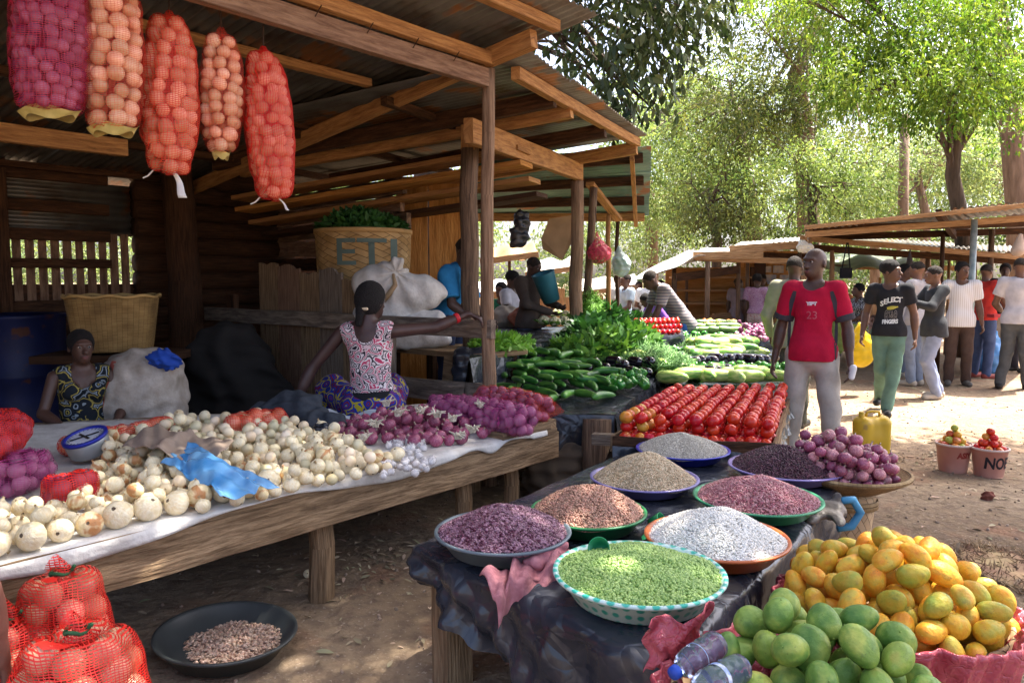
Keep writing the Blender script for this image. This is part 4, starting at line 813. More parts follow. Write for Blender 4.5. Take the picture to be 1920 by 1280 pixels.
for i, (px, y0, y1, rad, Y, ms, net, lab, sh, ro, end) in enumerate(bags):
    a = Q(px - (14 if i == 4 else 0), y0, Y); b = Q(px + (8 if i == 4 else 0), y1, Y); on = axis_pack(a, b, rad, ro, 40 + i, .8 if i < 2 else .62)
    t = sack('net_sack', lab, sh, on, ms, net, i, loc=(a.x, a.y, b.z)); o0 = Vector(t.location)
    hk = L1(0, 0, 0); top = V(a.x, a.y, max(a.z + .16, 2.86)); mb = MB(); mb.tube([a - o0 - V(0, 0, .02), a - o0 + V(0, 0, .05)], [.05, .014], 10)
    mb.build('gathered_neck', net, t, True); MB().tube([a - o0 + V(0, 0, .04), top - o0 + V(.01, -.02, .0)], .004, 6).build('twine', TIE, t)
    if end.startswith('hem'):
        w_ = rad * (.93 if end == 'hem' else .45); rr = random.Random(i)
        def fn(u, v, w_=w_, b=b, o0=o0): an = 2 * PI * u; return V(b.x, b.y, b.z) - o0 + V(math.cos(an) * w_ * (1 - .25 * v), math.sin(an) * w_ * .6 * (1 - .3 * v), -.005 - .035 * v + .012 * math.sin(an * 3 + 2 * v))
        mb = MB(); mb.grid(fn, 30, 4); mb.build('yellow_hem', HEM, t, True)
    if end in ('strip', 'knot'):
        b0 = b - o0; mb = MB(); w_ = .022 if end == 'strip' else .008
        def fn(u, v, b0=b0, w_=w_): return b0 + V(.03 + .05 * v + (u - .5) * w_ * (1 + v), -.02 + .02 * math.sin(5 * v), -.005 - .13 * v * (1 if end == 'strip' else .5))
        mb.grid(fn, 3, 10); sheet(mb.build('loose_strip', TAIL, t, True), .002); mb = MB(); mb.tube([b0 + V(-.08, 0, .01), b0 + V(-.11, 0, -.02), b0 + V(-.14, .01, -.03)], .004, 5); mb.build('loose_thread', TAIL, t)
# sacks lying on the table
def lying(px0, py0, px1, py1, rad, ro, h, seed, lab, sh, ms, net, sq=.8, name='net_sack', dh=0.0):
    a = P(px0, py0, h); b = P(px1, py1, h + dh); return sack(name, lab, sh, axis_pack(a, b, rad, ro, seed, .8, sq), ms, net, seed, k=.03)
t = lying(812, 765, 992, 790, .125, .036, .69, 60, 'bulging magenta net sack of red onions lying at the right end of the table', 'magenta sack lying on the table', MO_BP, NET_MAG, .85)
t = lying(905, 745, 1022, 768, .12, .036, .70, 61, 'orange red net sack lying behind the magenta sack', 'orange red sack behind the magenta one', MO_R, NET_ORA, .8)
e = P(1040, 770, .66) - Vector(t.location); mb = MB(); mb.tube([e - V(.1, 0, -.01), e, e + V(.03, 0, .03)], [.08, .035, .05], 12, caps=False); mb.build('gathered_neck', NET_ORA, t, True)
lying(425, 798, 532, 785, .085, .042, .66, 62, 'short red net sack of onions lying against the dark jacket', 'red sack against the dark jacket', MO_BR, NET_OR2, .9)
lying(120, 838, 320, 795, .065, .036, .64, 63, 'slim row of onions in red net behind the weighing scale', 'slim red net sack behind the scale', MO_BR, NET_OR2, .9)
lying(10, 900, 70, 870, .10, .035, .68, 64, 'dark purple net sack of red onions at the left end of the table', 'dark purple sack at the left end', MO_BP, NET_MAG, .9)
lying(95, 925, 170, 905, .085, .036, .66, 65, 'crimson net sack with a white drawstring beside the yellow onions', 'crimson sack with the drawstring', MO_R, NET_RED2, .85)
lying(-60, 850, 20, 800, .12, .037, .80, 66, 'bright red net sack piled at the far left of the table', 'bright red sack at the far left', MO_R, NET_RED2, .9)
# sacks standing on the ground at the lower left
for i, (px, py, Yb, rad, z0, z1_, ro, lab, sh) in enumerate(((140, 1240, 1.98, .18, .02, .50, .044, 'large red net sack standing in front of the table', 'large red sack in front of the table'), (110, 1110, 2.25, .14, .1, .56, .044, 'red net sack tied with green twine leaning behind the large one', 'red sack tied with green twine'), (10, 1200, 2.15, .14, .0, .46, .044, 'red net sack beside the blue patterned skirt', 'red sack beside the blue skirt'))):
    g = Q(px, py, Yb); on = axis_pack((g.x, g.y, z0), (g.x - .02, g.y + .05, z1_), rad, ro, 80 + i, .7); sack('net_sack', lab, sh, on, MO_R + MO_BR, NET_RED2, 80 + i, k=.05, res=.011)
    top = V(g.x - .02, g.y + .05, z1_); tt_ = bpy.data.objects[[o.name for o in COL.objects if o.name.startswith('net_sack')][-1]]; o0 = Vector(tt_.location); mb = MB(); mb.tube([top - o0 + V(0, 0, -.02), top - o0 + V(.01, 0, .03), top - o0 + V(-.03, 0, .05)], [.05, .02, .03], 10, caps=False); mb.build('gathered_neck', NET_RED2, tt_, True); mb = MB(); mb.tube([top - o0 + V(.03 * math.cos(q), .03 * math.sin(q), .02 + .005 * math.sin(3 * q)) for q in [w * .5 for w in range(14)]] + [top - o0 + V(.06, -.03, .05)], .006, 6); mb.build('twine', pm('green_twine', (.03, .10, .04), rough=.8), tt_, True)

# ---------------------------------------------------------------- tomatoes
TOM = pm('tomato_skin', [(.35, (.52, .012, .008)), (.7, (.62, .035, .015))], scale=1.2, rough=.26, spec=.4, objr=.12, hue=.007)
TOMO = pm('unripe_tomato_skin', [(.35, (.60, .13, .02)), (.7, (.60, .30, .05))], scale=1.4, rough=.24, spec=.4, objr=.15, hue=.03)
def tomato(mat, n=16):
    mb = MB(); mb.lathe([(.0, -.41), (.16, -.42), (.36, -.32), (.48, -.12), (.5, .06), (.43, .27), (.27, .40), (.12, .42), (.04, .375), (.0, .37)], n, wob=.03)
    return mb.mesh('tomato', mat, True)
MT = [tomato(TOM), tomato(TOM), tomato(TOMO)]
tops = []; lows = []
for i in range(9):
    nj = 17; off = random.uniform(-.01, .01)
    for j in range(nj):
        for lay in range(3):
            if lay == 2 and (random.random() < .06): continue
            u = (i + .5) / 9 + random.uniform(-.016, .016) * (1 - .3 * lay) + off * .5; v = .02 + (j + .5 * (lay % 2)) / (nj + .6) + .012 * lay + random.uniform(-.004, .004); p = T3[0].lerp(T3[1], u).lerp(T3[3].lerp(T3[2], u), v); r = random.uniform(.033, .039)
            q = (p.x, p.y, p.z + r + lay * .052 + random.uniform(-.003, .004), r); (tops if lay == 2 or (lay == 1 and (j < 3 or i in (0, 8) or j % 2)) or j == 0 else lows).append(q + (i, lay))
        for du in ((.5,) if i < 8 else ()):
            u = (i + .5 + du) / 9; v = .02 + j / (nj + .6) + random.uniform(-.01, .01); p = T3[0].lerp(T3[1], u).lerp(T3[3].lerp(T3[2], u), v); r = random.uniform(.030, .036); lows.append((p.x, p.y, p.z + r, r, i, 0))
red_t = [q for q in tops if not (960 + F * q[0] / q[1] < 1225 and random.random() < .45)]; ora_t = [q for q in tops if q not in red_t]
trot = lambda rr, b: (rr.uniform(2.4, 3.8), rr.uniform(-.6, .6), rr.uniform(0, 6))
RW = ['leftmost', 'second', 'third', 'fourth', 'fifth', 'sixth', 'seventh', 'eighth', 'rightmost']; LV = ['bottom', 'middle', 'top']
place_fruit(MT[:2], red_t, 'tomato', lambda b: 'red tomato in the %s layer of the %s ridge from the left, sloping table' % (LV[b[5]], RW[b[4]]), 'tomato', lambda b: 'red tomatoes, %s layer of the %s ridge' % (LV[b[5]], RW[b[4]]), trot, 3)
place_fruit(MT[2:], ora_t, 'tomato', lambda b: 'orange half ripe tomato in the %s layer of the %s ridge, sloping table' % (LV[b[5]], RW[b[4]]), 'tomato', lambda b: 'orange tomatoes, %s layer of the %s ridge' % (LV[b[5]], RW[b[4]]), trot, 4)
bv, bf = blob(9, 6, (.5, .5, .43)); pos = np.array([q[:3] for q in lows]); v, f = scatter_np(bv, bf, pos, np.repeat(np.eye(3)[None], len(pos), 0), np.array([q[3] * 2 for q in lows]))
link('tomatoes', mesh_np('tomatoes', v, f, pm('lower_tomato_skin', [(.35, (.46, .012, .008)), (.7, (.56, .04, .015))], scale=6, rough=.25, spec=.35, island=.15, hue=.012), True), label='lower layers of tomatoes under the ridged rows', cat='tomatoes', kind='stuff')

# ---------------------------------------------------------------- basins of beans on the low table
def basin_mesh(R_, H_, mat, wallt=.006, n=64):
    prof = [(0, 0), (R_ * .70, 0), (R_ * .76, .006), (R_ * .93, H_ * .82), (R_ * .985, H_ * .86), (R_ * 1.0, H_ * .93), (R_ * .995, H_), (R_ * .955, H_), (R_ * .93, H_ * .9), (R_ * .74, .012), (0, .012)]
    return MB().lathe(prof, n).mesh('basin', mat, True)
BEAN_V, BEAN_F = blob(7, 4, (.5, .32, .27)); PEA_V, PEA_F = blob(7, 5, (.5, .5, .5)); GR_V, GR_F = blob(6, 4, (.5, .36, .34))
def flatrots(n, rs):
    d = rs.normal(size=(n, 3)); d[:, 2] *= .3; d /= np.linalg.norm(d, axis=1)[:, None]; r = look_rots(d, rs, .22); return np.stack([r[:, :, 1], r[:, :, 0], -r[:, :, 2]], -1)
def heap(loc, R_, zr, Hh, n, base, size, mat, name, label, seed, pw=1.5, edge=1.0):
    rs = np.random.RandomState(seed); r = R_ * np.sqrt(rs.uniform(0, 1, n)); a = rs.uniform(0, 2 * PI, n); ph = rs.uniform(0, 6, 3)
    def hf(r_, a_): return zr + Hh * (1 - (r_ / R_) ** pw) * (1 + .05 * np.sin(2 * a_ + ph[0])) + .006 * np.sin(5 * a_ + ph[1]) * (r_ / R_)
    x, y = r * np.cos(a), r * np.sin(a); z = hf(r, a) + rs.uniform(-.35, .25, n) * size
    v, f = scatter_np(base[0], base[1], np.stack([x, y, z], 1), flatrots(n, rs), size * rs.uniform(.8, 1.15, n))
    nr, na = 14, 40; cv = [(0, 0, hf(0, 0) - size * .5)] + [(R_ * i / nr * math.cos(2 * PI * j / na), R_ * i / nr * math.sin(2 * PI * j / na), float(hf(R_ * i / nr, 2 * PI * j / na)) - size * .45) for i in range(1, nr + 1) for j in range(na)]
    cf = [(0, 1 + j, 1 + (j + 1) % na, 0) for j in range(na)] + [(1 + (i - 1) * na + j, 1 + i * na + j, 1 + i * na + (j + 1) % na, 1 + (i - 1) * na + (j + 1) % na) for i in range(1, nr) for j in range(na)]
    me = mesh_np(name, np.concatenate([v, np.array(cv)]), np.concatenate([f, np.array(cf)[na:] + len(v)]), mat, True)
    return link(name, me, None, loc, label=label, cat='beans', kind='stuff')
GRN = (GR_V, GR_F)
def bmat(name, c1, c2, rough=.4, isl=.25, hue=.01, sc=60, spec=.5): return pm(name, [(.4, c1), (.6, c2)], scale=sc, rough=rough, spec=spec, island=isl, hue=hue, detail=3)
BE = (BEAN_V, BEAN_F); PE = (PEA_V, PEA_F); zt = HB + .008
SC_B = .70
spec_b = [ # px, py(rim centre), R, H, basin colour, heap height, count, base, size, material, labels
 (943, 992, .245, .075, (.115, .15, .175), .085, 5200, BE, .0175, bmat('speckled_bean', (.09, .012, .035), (.32, .17, .22), .3, .3), 'grey round plastic basin at the left corner of the black table', 'heap of speckled dark purple beans in the grey basin'),
 (1103, 955, .228, .07, (.02, .20, .06), .10, 3600, GRN, .016, bmat('brown_bean', (.40, .20, .13), (.50, .28, .19), .4, .3), 'leaf green plastic basin behind the grey one', 'heap of round reddish brown beans in the leaf green basin'),
 (1198, 1068, .262, .085, (.42, .74, .66), .035, 3400, PE, .0135, bmat('green_pea', (.27, .42, .10), (.40, .55, .17), .4, .2, .012, 40), 'white and turquoise patterned basin at the front of the black table', 'heap of fresh green peas in the patterned turquoise basin'),
 (1343, 1003, .25, .07, (.50, .12, .03), .095, 5200, BE, .0165, bmat('white_bean', (.74, .70, .62), (.84, .81, .74), .4, .08, .0), 'orange plastic basin on the right of the black table', 'heap of white beans in the orange basin'),
 (1208, 893, .25, .06, (.24, .20, .45), .115, 6500, GRN, .0125, bmat('tan_bean', (.46, .33, .19), (.62, .50, .33), .5, .25, .01), 'lavender plastic basin in the middle of the black table', 'heap of small tan beans in the lavender basin'),
 (1420, 930, .262, .065, (.04, .27, .13), .085, 5600, BE, .0155, bmat('pink_bean', (.33, .09, .11), (.50, .25, .25), .35, .25), 'sea green plastic basin at the right edge of the black table', 'heap of pinkish red beans in the sea green basin'),
 (1280, 840, .25, .06, (.035, .045, .40), .085, 7000, GRN, .0105, bmat('pale_grain', (.44, .39, .31), (.60, .55, .46), .5, .22, .0), 'deep blue plastic basin at the back of the black table', 'heap of pale small grain in the deep blue basin'),
 (1474, 872, .275, .06, (.30, .24, .52), .10, 5200, BE, .0165, bmat('dark_bean', (.045, .012, .025), (.10, .03, .045), .25, .5, .01), 'wide pale violet basin at the far right corner of the black table', 'heap of glossy dark maroon beans in the violet basin')]
BC = []
for i, (px, py, R_, H_, bc, hh, n, bs, sz, m, l1, l2) in enumerate(spec_b):
    c = P(px, py, zt + H_); BC.append(c); mt = pm('basin_plastic_%d' % i, [(.3, tuple(x * .9 for x in bc)), (.7, tuple(min(1, x * 1.08) for x in bc))], scale=5, rough=.3, spec=.5, bump=.05)
    if i == 2:
        mt = bpy.data.materials.new('patterned_basin'); mt.use_nodes = True; N = mt.node_tree.nodes; L = mt.node_tree.links; b_ = N['Principled BSDF']; tc = N.new('ShaderNodeTexCoord'); mp = N.new('ShaderNodeMapping'); L.new(tc.outputs['UV'], mp.inputs[0]); mp.inputs['Scale'].default_value = (40, 26, 1)
        wv = N.new('ShaderNodeTexVoronoi'); wv.inputs['Scale'].default_value = 1; wv.inputs['Randomness'].default_value = .12; L.new(mp.outputs[0], wv.inputs['Vector']); L.new(ramp(N, L, wv.outputs['Distance'], [(.24, (.05, .50, .38)), (.36, (.62, .80, .74))]), b_.inputs['Base Color']); b_.inputs['Roughness'].default_value = .3
    link('basin', basin_mesh(R_, H_, mt), None, (c.x, c.y, zt), label=l1, cat='basin', group='basins on the black table')
    heap((c.x, c.y, zt), R_ * .93, H_ - .008, hh, int(n * 1.75), bs, sz * SC_B, m, 'beans' if i not in (2, 6) else ('peas' if i == 2 else 'grain'), l2, 100 + i, 1.7 if i != 2 else 2.2)
# the oval pan on the ground
c = P(423, 1185, .09); pan = link('pan', basin_mesh(.275, .09, pm('dark_grey_plastic', (.045, .05, .05), rough=.4)), None, (c.x, c.y, .01), (0, R(3), 0), label='dark grey round pan on the ground under the onion table', cat='pan')
c2_ = P(432, 1192, .05); heap((c2_.x + .01, c2_.y - .0, .025), .19, .0, .025, 1500, BE, .019, bmat('peanut', (.36, .22, .15), (.55, .40, .30), .5, .25), 'beans', 'thin layer of pale brown beans in the dark pan on the ground', 120, 1.6)
# ================================================================ MORE PRODUCE AND GOODS
# ---------------------------------------------------------------- mangoes
def mango_mat(name, a, b_, c_, objr=.12, hue=.015):
    m = bpy.data.materials.new(name); m.use_nodes = True; N = m.node_tree.nodes; L = m.node_tree.links; b = N['Principled BSDF']; tc = N.new('ShaderNodeTexCoord'); oi = N.new('ShaderNodeObjectInfo')
    va = N.new('ShaderNodeVectorMath'); va.operation = 'ADD'; mu = math_(N, L, 'MULTIPLY', oi.outputs['Random'], 40.0); L.new(tc.outputs['Object'], va.inputs[0]); L.new(mu, va.inputs[1])
    n = N.new('ShaderNodeTexNoise'); n.inputs['Scale'].default_value = 1.6; n.inputs['Detail'].default_value = 3; L.new(va.outputs[0], n.inputs['Vector']); c = ramp(N, L, n.outputs['Fac'], [(.35, a), (.52, b_), (.66, c_)])
    n2 = N.new('ShaderNodeTexNoise'); n2.inputs['Scale'].default_value = 22; n2.inputs['Detail'].default_value = 2; L.new(va.outputs[0], n2.inputs['Vector']); c = mixc(N, L, ramp(N, L, n2.outputs['Fac'], [(.68, (0, 0, 0)), (.74, (.8, .8, .8))]), c, (.07, .05, .02)); n4 = N.new('ShaderNodeTexNoise'); n4.inputs['Scale'].default_value = 3.1; n4.inputs['Detail'].default_value = 8; L.new(va.outputs[0], n4.inputs['Vector']); c = mixc(N, L, ramp(N, L, n4.outputs['Fac'], [(.60, (0, 0, 0)), (.70, (.55, .55, .55))]), c, tuple(x * .35 + .02 for x in b_))
    n3 = N.new('ShaderNodeTexNoise'); n3.inputs['Scale'].default_value = 60; L.new(va.outputs[0], n3.inputs['Vector']); c = mixc(N, L, ramp(N, L, n3.outputs['Fac'], [(.55, (0, 0, 0)), (.7, (.25, .25, .25))]), c, tuple(min(1, x * 1.6 + .05) for x in b_))
    hs = N.new('ShaderNodeHueSaturation'); f = math_(N, L, 'MULTIPLY_ADD', oi.outputs['Random'], objr * 2); f.node.inputs[2].default_value = 1 - objr; L.new(f, hs.inputs['Value']); h2 = math_(N, L, 'MULTIPLY_ADD', oi.outputs['Random'], -hue * 2); h2.node.inputs[2].default_value = .5 + hue; L.new(h2, hs.inputs['Hue']); L.new(c, hs.inputs['Color']); L.new(hs.outputs[0], b.inputs['Base Color'])
    b.inputs['Roughness'].default_value = .46; b.inputs['Specular IOR Level'].default_value = .3; bp = N.new('ShaderNodeBump'); bp.inputs['Strength'].default_value = .25; bp.inputs['Distance'].default_value = .03; L.new(n4.outputs['Fac'], bp.inputs['Height']); L.new(bp.outputs[0], b.inputs['Normal']); return m
MGY = mango_mat('ripe_mango_skin', (.64, .24, .02), (.70, .38, .03), (.52, .40, .06), .2); MGO = mango_mat('turning_mango_skin', (.50, .30, .03), (.42, .34, .04), (.28, .32, .05)); MGG = mango_mat('green_mango_skin', (.07, .17, .03), (.16, .27, .05), (.34, .40, .08)); MGG2 = mango_mat('pale_green_mango_skin', (.16, .27, .045), (.24, .34, .06), (.34, .34, .07))
def mango(mat, seed, lr_=(1.12, 1.28)):
    r = random.Random(seed); v, f = blob(22, 14, (.5, .5, .5)); v = np.array(v); l = r.uniform(*lr_); t = r.uniform(.80, .90)
    z = v[:, 2] * l; k = 1 + .10 * (v[:, 2] * 2) ; v[:, 0] = v[:, 0] * k * 1.0 + .10 * (v[:, 2] * 2) ** 2 * .8; v[:, 1] *= k * t; v[:, 2] = z
    m = MB(); m.add([tuple(p) for p in v], [tuple(q) for q in f] + [tuple(range(22)), tuple(range(14 * 22 + 21, 14 * 22 - 1, -1))]); tp = v[:22].mean(0); m.tube([tp - (0, 0, .01), tp + (0, 0, .02)], [.035, .02], 7); return m.mesh('mango', mat, True)
MMY = [mango(MGY, i, (1.3, 1.5)) for i in range(3)] + [mango(MGO, 7, (1.25, 1.4))]; MMG = [mango(MGG, i) for i in range(10, 13)] + [mango(MGG2, 14), mango(MGG2, 15)]
LINER = pm('crimson_liner', [(.3, (.34, .04, .06)), (.7, (.56, .12, .15))], scale=5, rough=.25, spec=.5); crease(LINER, 14, .7, .008)
WEAVE = weave_mat('woven_palm', (.60, .42, .24), (.48, .31, .16), 26, 24, diag=True)
def circ(c, r, n=20, sx=1, sy=1): return [(c[0] + r * sx * math.cos(2 * PI * i / n), c[1] + r * sy * math.sin(2 * PI * i / n)) for i in range(n)]
def big_basket(name, label, c, rim_z, R_, depth, liner_name, seed):
    t = thing(name, label, 'basket', (c[0], c[1], 0)); mb = MB(); mb.lathe([(R_ * .62, 0), (R_ * .66, .02), (R_ * .84, rim_z * .55), (R_ * .92, rim_z * .9), (R_ * .93, rim_z - .01), (R_ * .90, rim_z - .01), (R_ * .6, .1)], 60); mb.build('woven_body', WEAVE, t, True)
    def fn(u, v):
        a = 2 * PI * u; k = v
        if k < .35: q = k / .35; rr_ = R_ * (.80 + .2 * q); z = rim_z - .09 * (1 - q)
        elif k < .5: q = (k - .35) / .15; rr_ = R_ * (1.0 + .03 * q); z = rim_z + .012 * math.sin(q * PI) 
        else: q = (k - .5) / .5; rr_ = R_ * (1.03 - .06 * q); z = rim_z - (depth + .02 * math.sin(5 * a + seed)) * q
        w_ = .012 * math.sin(17 * a + 3 * math.sin(3 * a)) + .007 * math.sin(43 * a + 6 * k) ; return V(math.cos(a) * (rr_ + w_), math.sin(a) * (rr_ + w_), z + .010 * math.sin(7 * a + seed) * (k > .2))
    mb = MB(); mb.grid(fn, 200, 24); sheet(mb.build(liner_name, LINER, t, True), .0015); return t
yc = Q(1678, 1132, 2.22); yz = yc.z; big_basket('mango_basket', 'round woven basket lined with crimson plastic holding the yellow mangoes', yc, yz, .335, .10, 'plastic_liner', 1)
mrot = lambda rr, b: (rr.uniform(0, 3.1), rr.uniform(-1.2, 1.2), rr.uniform(0, 6.28))
def conehm(c, z0, H_, R_): return lambda x, y: z0 + H_ * max(0, 1 - (math.hypot(x - c[0], y - c[1]) / R_) ** 1.6)
ym = pile(circ(yc, .30), yz - .05, conehm(yc, yz + .0, .17, .34), (.033, .041), 150, seed=33, tries=26)
wf = where(ym); place_fruit(MMY, ym, 'yellow_mango', lambda b: 'ripe yellow orange mango %s of the heap in the crimson lined basket' % wf(b), 'mango', lambda b: 'yellow mangoes %s of the heap' % wf(b), mrot, 9, dia=1.86, weights=(5, 5, 5, 2))
gc = Q(1500, 1330, 1.62); gz = .56; big_basket('mango_basket', 'crimson lined basket at the lower edge holding the green mangoes and water bottles', gc, gz, .31, .1, 'plastic_liner', 2)
gm = pile(circ((gc.x + .05, gc.y + .03), .235), gz - .05, conehm((gc.x + .05, gc.y + .03), gz + .0, .15, .27), (.040, .048), 80, seed=35, tries=26)
wg = where(gm); place_fruit(MMG, gm, 'green_mango', lambda b: 'firm green mango %s of the heap at the lower edge' % wg(b), 'green mango', lambda b: 'green mangoes %s of the heap' % wg(b), mrot, 10, dia=1.86)
# flap of crimson plastic and the bottles
p = Q(1285, 1190, 1.75); mb = MB()
def fn(u, v): return p + V(-.09 + .16 * u * (1 - .3 * v) + .01 * math.sin(11 * v), .025 * math.sin(7 * u + 4 * v) + .01 * math.sin(23 * u), .02 - .12 * v + .055 * u * (1 - v) + .012 * math.sin(9 * u)) + V(0, .03 * v, 0)
mb.grid(fn, 14, 14); sheet(mb.build('plastic_flap', LINER, None, True, label='loose corner of crimson plastic standing up behind the water bottles', cat='plastic'), .0015)
CLEARB = bpy.data.materials.new('bottle_plastic'); CLEARB.use_nodes = True; b_ = CLEARB.node_tree.nodes['Principled BSDF']; b_.inputs['Base Color'].default_value = (.55, .66, .98, 1); b_.inputs['Roughness'].default_value = .08; b_.inputs['Transmission Weight'].default_value = .9; b_.inputs['IOR'].default_value = 1.2
def bottle(a, b, label):
    a, b = Vector(a), Vector(b); ax = (b - a); ln = ax.length; t = link('water_bottle', None, None, a, ax.to_track_quat('Z', 'Y').to_euler(), None, label, 'bottle', 'empty water bottles')
    prof = [(0, 0), (.026, 0), (.031, .008), (.031, .03), (.029, .036), (.031, .042), (.031, .06), (.029, .066), (.031, .072), (.031, ln * .62), (.026, ln * .76), (.014, ln * .88), (.0125, ln * .93)]; MB().lathe(prof, 24).build('body', CLEARB, t, True)
    MB().lathe([(.0315, .085), (.0317, .085), (.0317, ln * .5), (.0315, ln * .5)], 24).build('paper_label', pm('bottle_label', [(.45, (.75, .78, .82)), (.55, (.25, .35, .65))], scale=40, rough=.4), t, True); MB().lathe([(0, ln * 1.0), (.014, ln * 1.0), (.015, ln * .93), (.015, ln * .925)], 16).build('cap', pm('blue_cap', (.03, .09, .5), rough=.3), t, True)
bottle(Q(1345, 1205, 1.62), Q(1262, 1262, 1.50), 'clear bluish water bottle with blue cap lying on the crimson plastic, upper one'); bottle(Q(1390, 1250, 1.55), Q(1290, 1300, 1.42), 'clear water bottle with pale blue label lying below the other bottle')
# ---------------------------------------------------------------- onion basket and its stand
oc = Q(1592, 885, 3.55); t = thing('round_basket', 'shallow round woven basket of red onions on a tall woven stand', 'basket', (oc.x, oc.y, oc.z - .08)); MB().lathe([(.0, .0), (.14, 0), (.2, .03), (.262, .065), (.275, .08), (.27, .09), (.255, .085), (.19, .05), (0, .03)], 60).build('woven_tray', weave_mat('coil_weave', (.42, .27, .13), (.30, .18, .08), 60, 90), t, True)
mb = MB(); mb.lathe([(.268 + .012 * math.cos(q), .083 + .012 * math.sin(q)) for q in [i * PI / 4 for i in range(9)]], 60); mb.build('rim', weave_mat('coil_rim', (.46, .32, .16), (.34, .22, .1), 140, 20), t, True)
t = thing('woven_stand', 'tall narrow woven basket standing upside down under the red onion basket', 'basket', (oc.x, oc.y, 0)); MB().lathe([(0, 0), (.085, 0), (.09, .01), (.105, oc.z * .5), (.125, oc.z - .1), (.0, oc.z - .085)], 40).build('woven_body', WEAVE, t, True); MB().lathe([(.13, oc.z - .16), (.134, oc.z - .16), (.134, oc.z - .12), (.128, oc.z - .12)], 40).build('band', weave_mat('coil_rim', (.46, .32, .16), (.34, .22, .1)), t, True)
ob = pile(circ((oc.x - .02, oc.y), .22), oc.z - .035, conehm((oc.x - .08, oc.y + .02), oc.z + .03, .15, .3), (.026, .033), 130, seed=44, tries=18)
wo_ = where(ob); place_fruit(MO_R + MO_P, ob, 'red_onion', lambda b: 'pinkish red onion %s of the heap in the round basket' % wo_(b), 'red onion', lambda b: 'red onions %s of the round basket' % wo_(b), None, 12)
hc = Q(1598, 960, 3.1)
mb = MB(); mb.tube([hc + V(-.06 + .0, 0, -.07), hc + V(-.0, 0, -.06), hc + V(.035, .0, 0), hc + V(.0, .0, .055), hc + V(-.05, 0, .05)], [.016, .018, .018, .018, .016], 10); mb.build('plastic_loop', pm('blue_plastic', (.06, .25, .42), rough=.35), None, True, label='curved loop of blue plastic hooked on the corner of the black sheet', cat='loop')
kp = P(1560, 950, .55); me = sdf_mesh('knotted_plastic', [prim_rc((0, 0, -.02), (.03, .04, .03), .04, .02, flat=((.7, .7, 0), .5)), prim_rc((0, 0, -.01), (-.14, -.10, -.03), .04, .02, flat=((0, 0, 1), .5)), prim_rc((0, 0, 0), (-.02, -.14, -.03), .04, .02, flat=((0, 0, 1), .5))], .008, .03, pm('dusty_plastic', [(.3, (.06, .05, .045)), (.7, (.15, .125, .105))], scale=8, rough=.4, bump=.6, bscale=20), disp=lambda x, y, z: .008 * np.sin(60 * x + 30 * z) * np.sin(50 * y)); link('knotted_plastic', me, None, kp, label='knotted corner of dusty plastic sheet sticking up beside the blue loop', cat='plastic')
# jerrycan
jp = P(1632, 868, 0); JM = pm('yellow_plastic', [(.3, (.46, .28, .02)), (.7, (.62, .42, .04))], scale=3, rough=.4, spots=(6, .6, (.34, .22, .06)))
t = thing('jerrycan', 'yellow plastic jerrycan standing on the ground behind the red onion basket', 'jerrycan', (jp.x, jp.y, 0), R(12))
me = sdf_mesh('body', [prim_rc((-.09, 0, .06), (.09, 0, .06), .06, .06), prim_rc((-.09, 0, .2), (.09, 0, .2), .06, .06, flat=None), prim_rc((-.09, 0, .33), (.09, 0, .33), .06, .06), prim_rc((-.09, 0, .06), (-.09, 0, .33), .06, .06), prim_rc((.09, 0, .06), (.09, 0, .33), .06, .06)] + [prim_rc((x, y, .06), (x, y, .33), .05, .05) for x in (-.09, .09) for y in (-.03, .03)] + [prim_el((0, 0, .2), (.13, .078, .17))] + [prim_rc((-.03, 0, .41), (.03, 0, .41), .022, .022, sub=True)], .008, .03, JM); link('body', me, t); MB().tube([(-.06, 0, .385), (-.05, 0, .425), (.0, 0, .432), (.06, 0, .425), (.07, 0, .385)], .011, 8).build('handle', JM, t, True); MB().lathe([(0, .43), (.022, .43), (.024, .38), (.024, .37)], 16, (-.10, 0, 0)).build('cap', pm('yellow_cap', (.5, .33, .03), rough=.4), t, True)
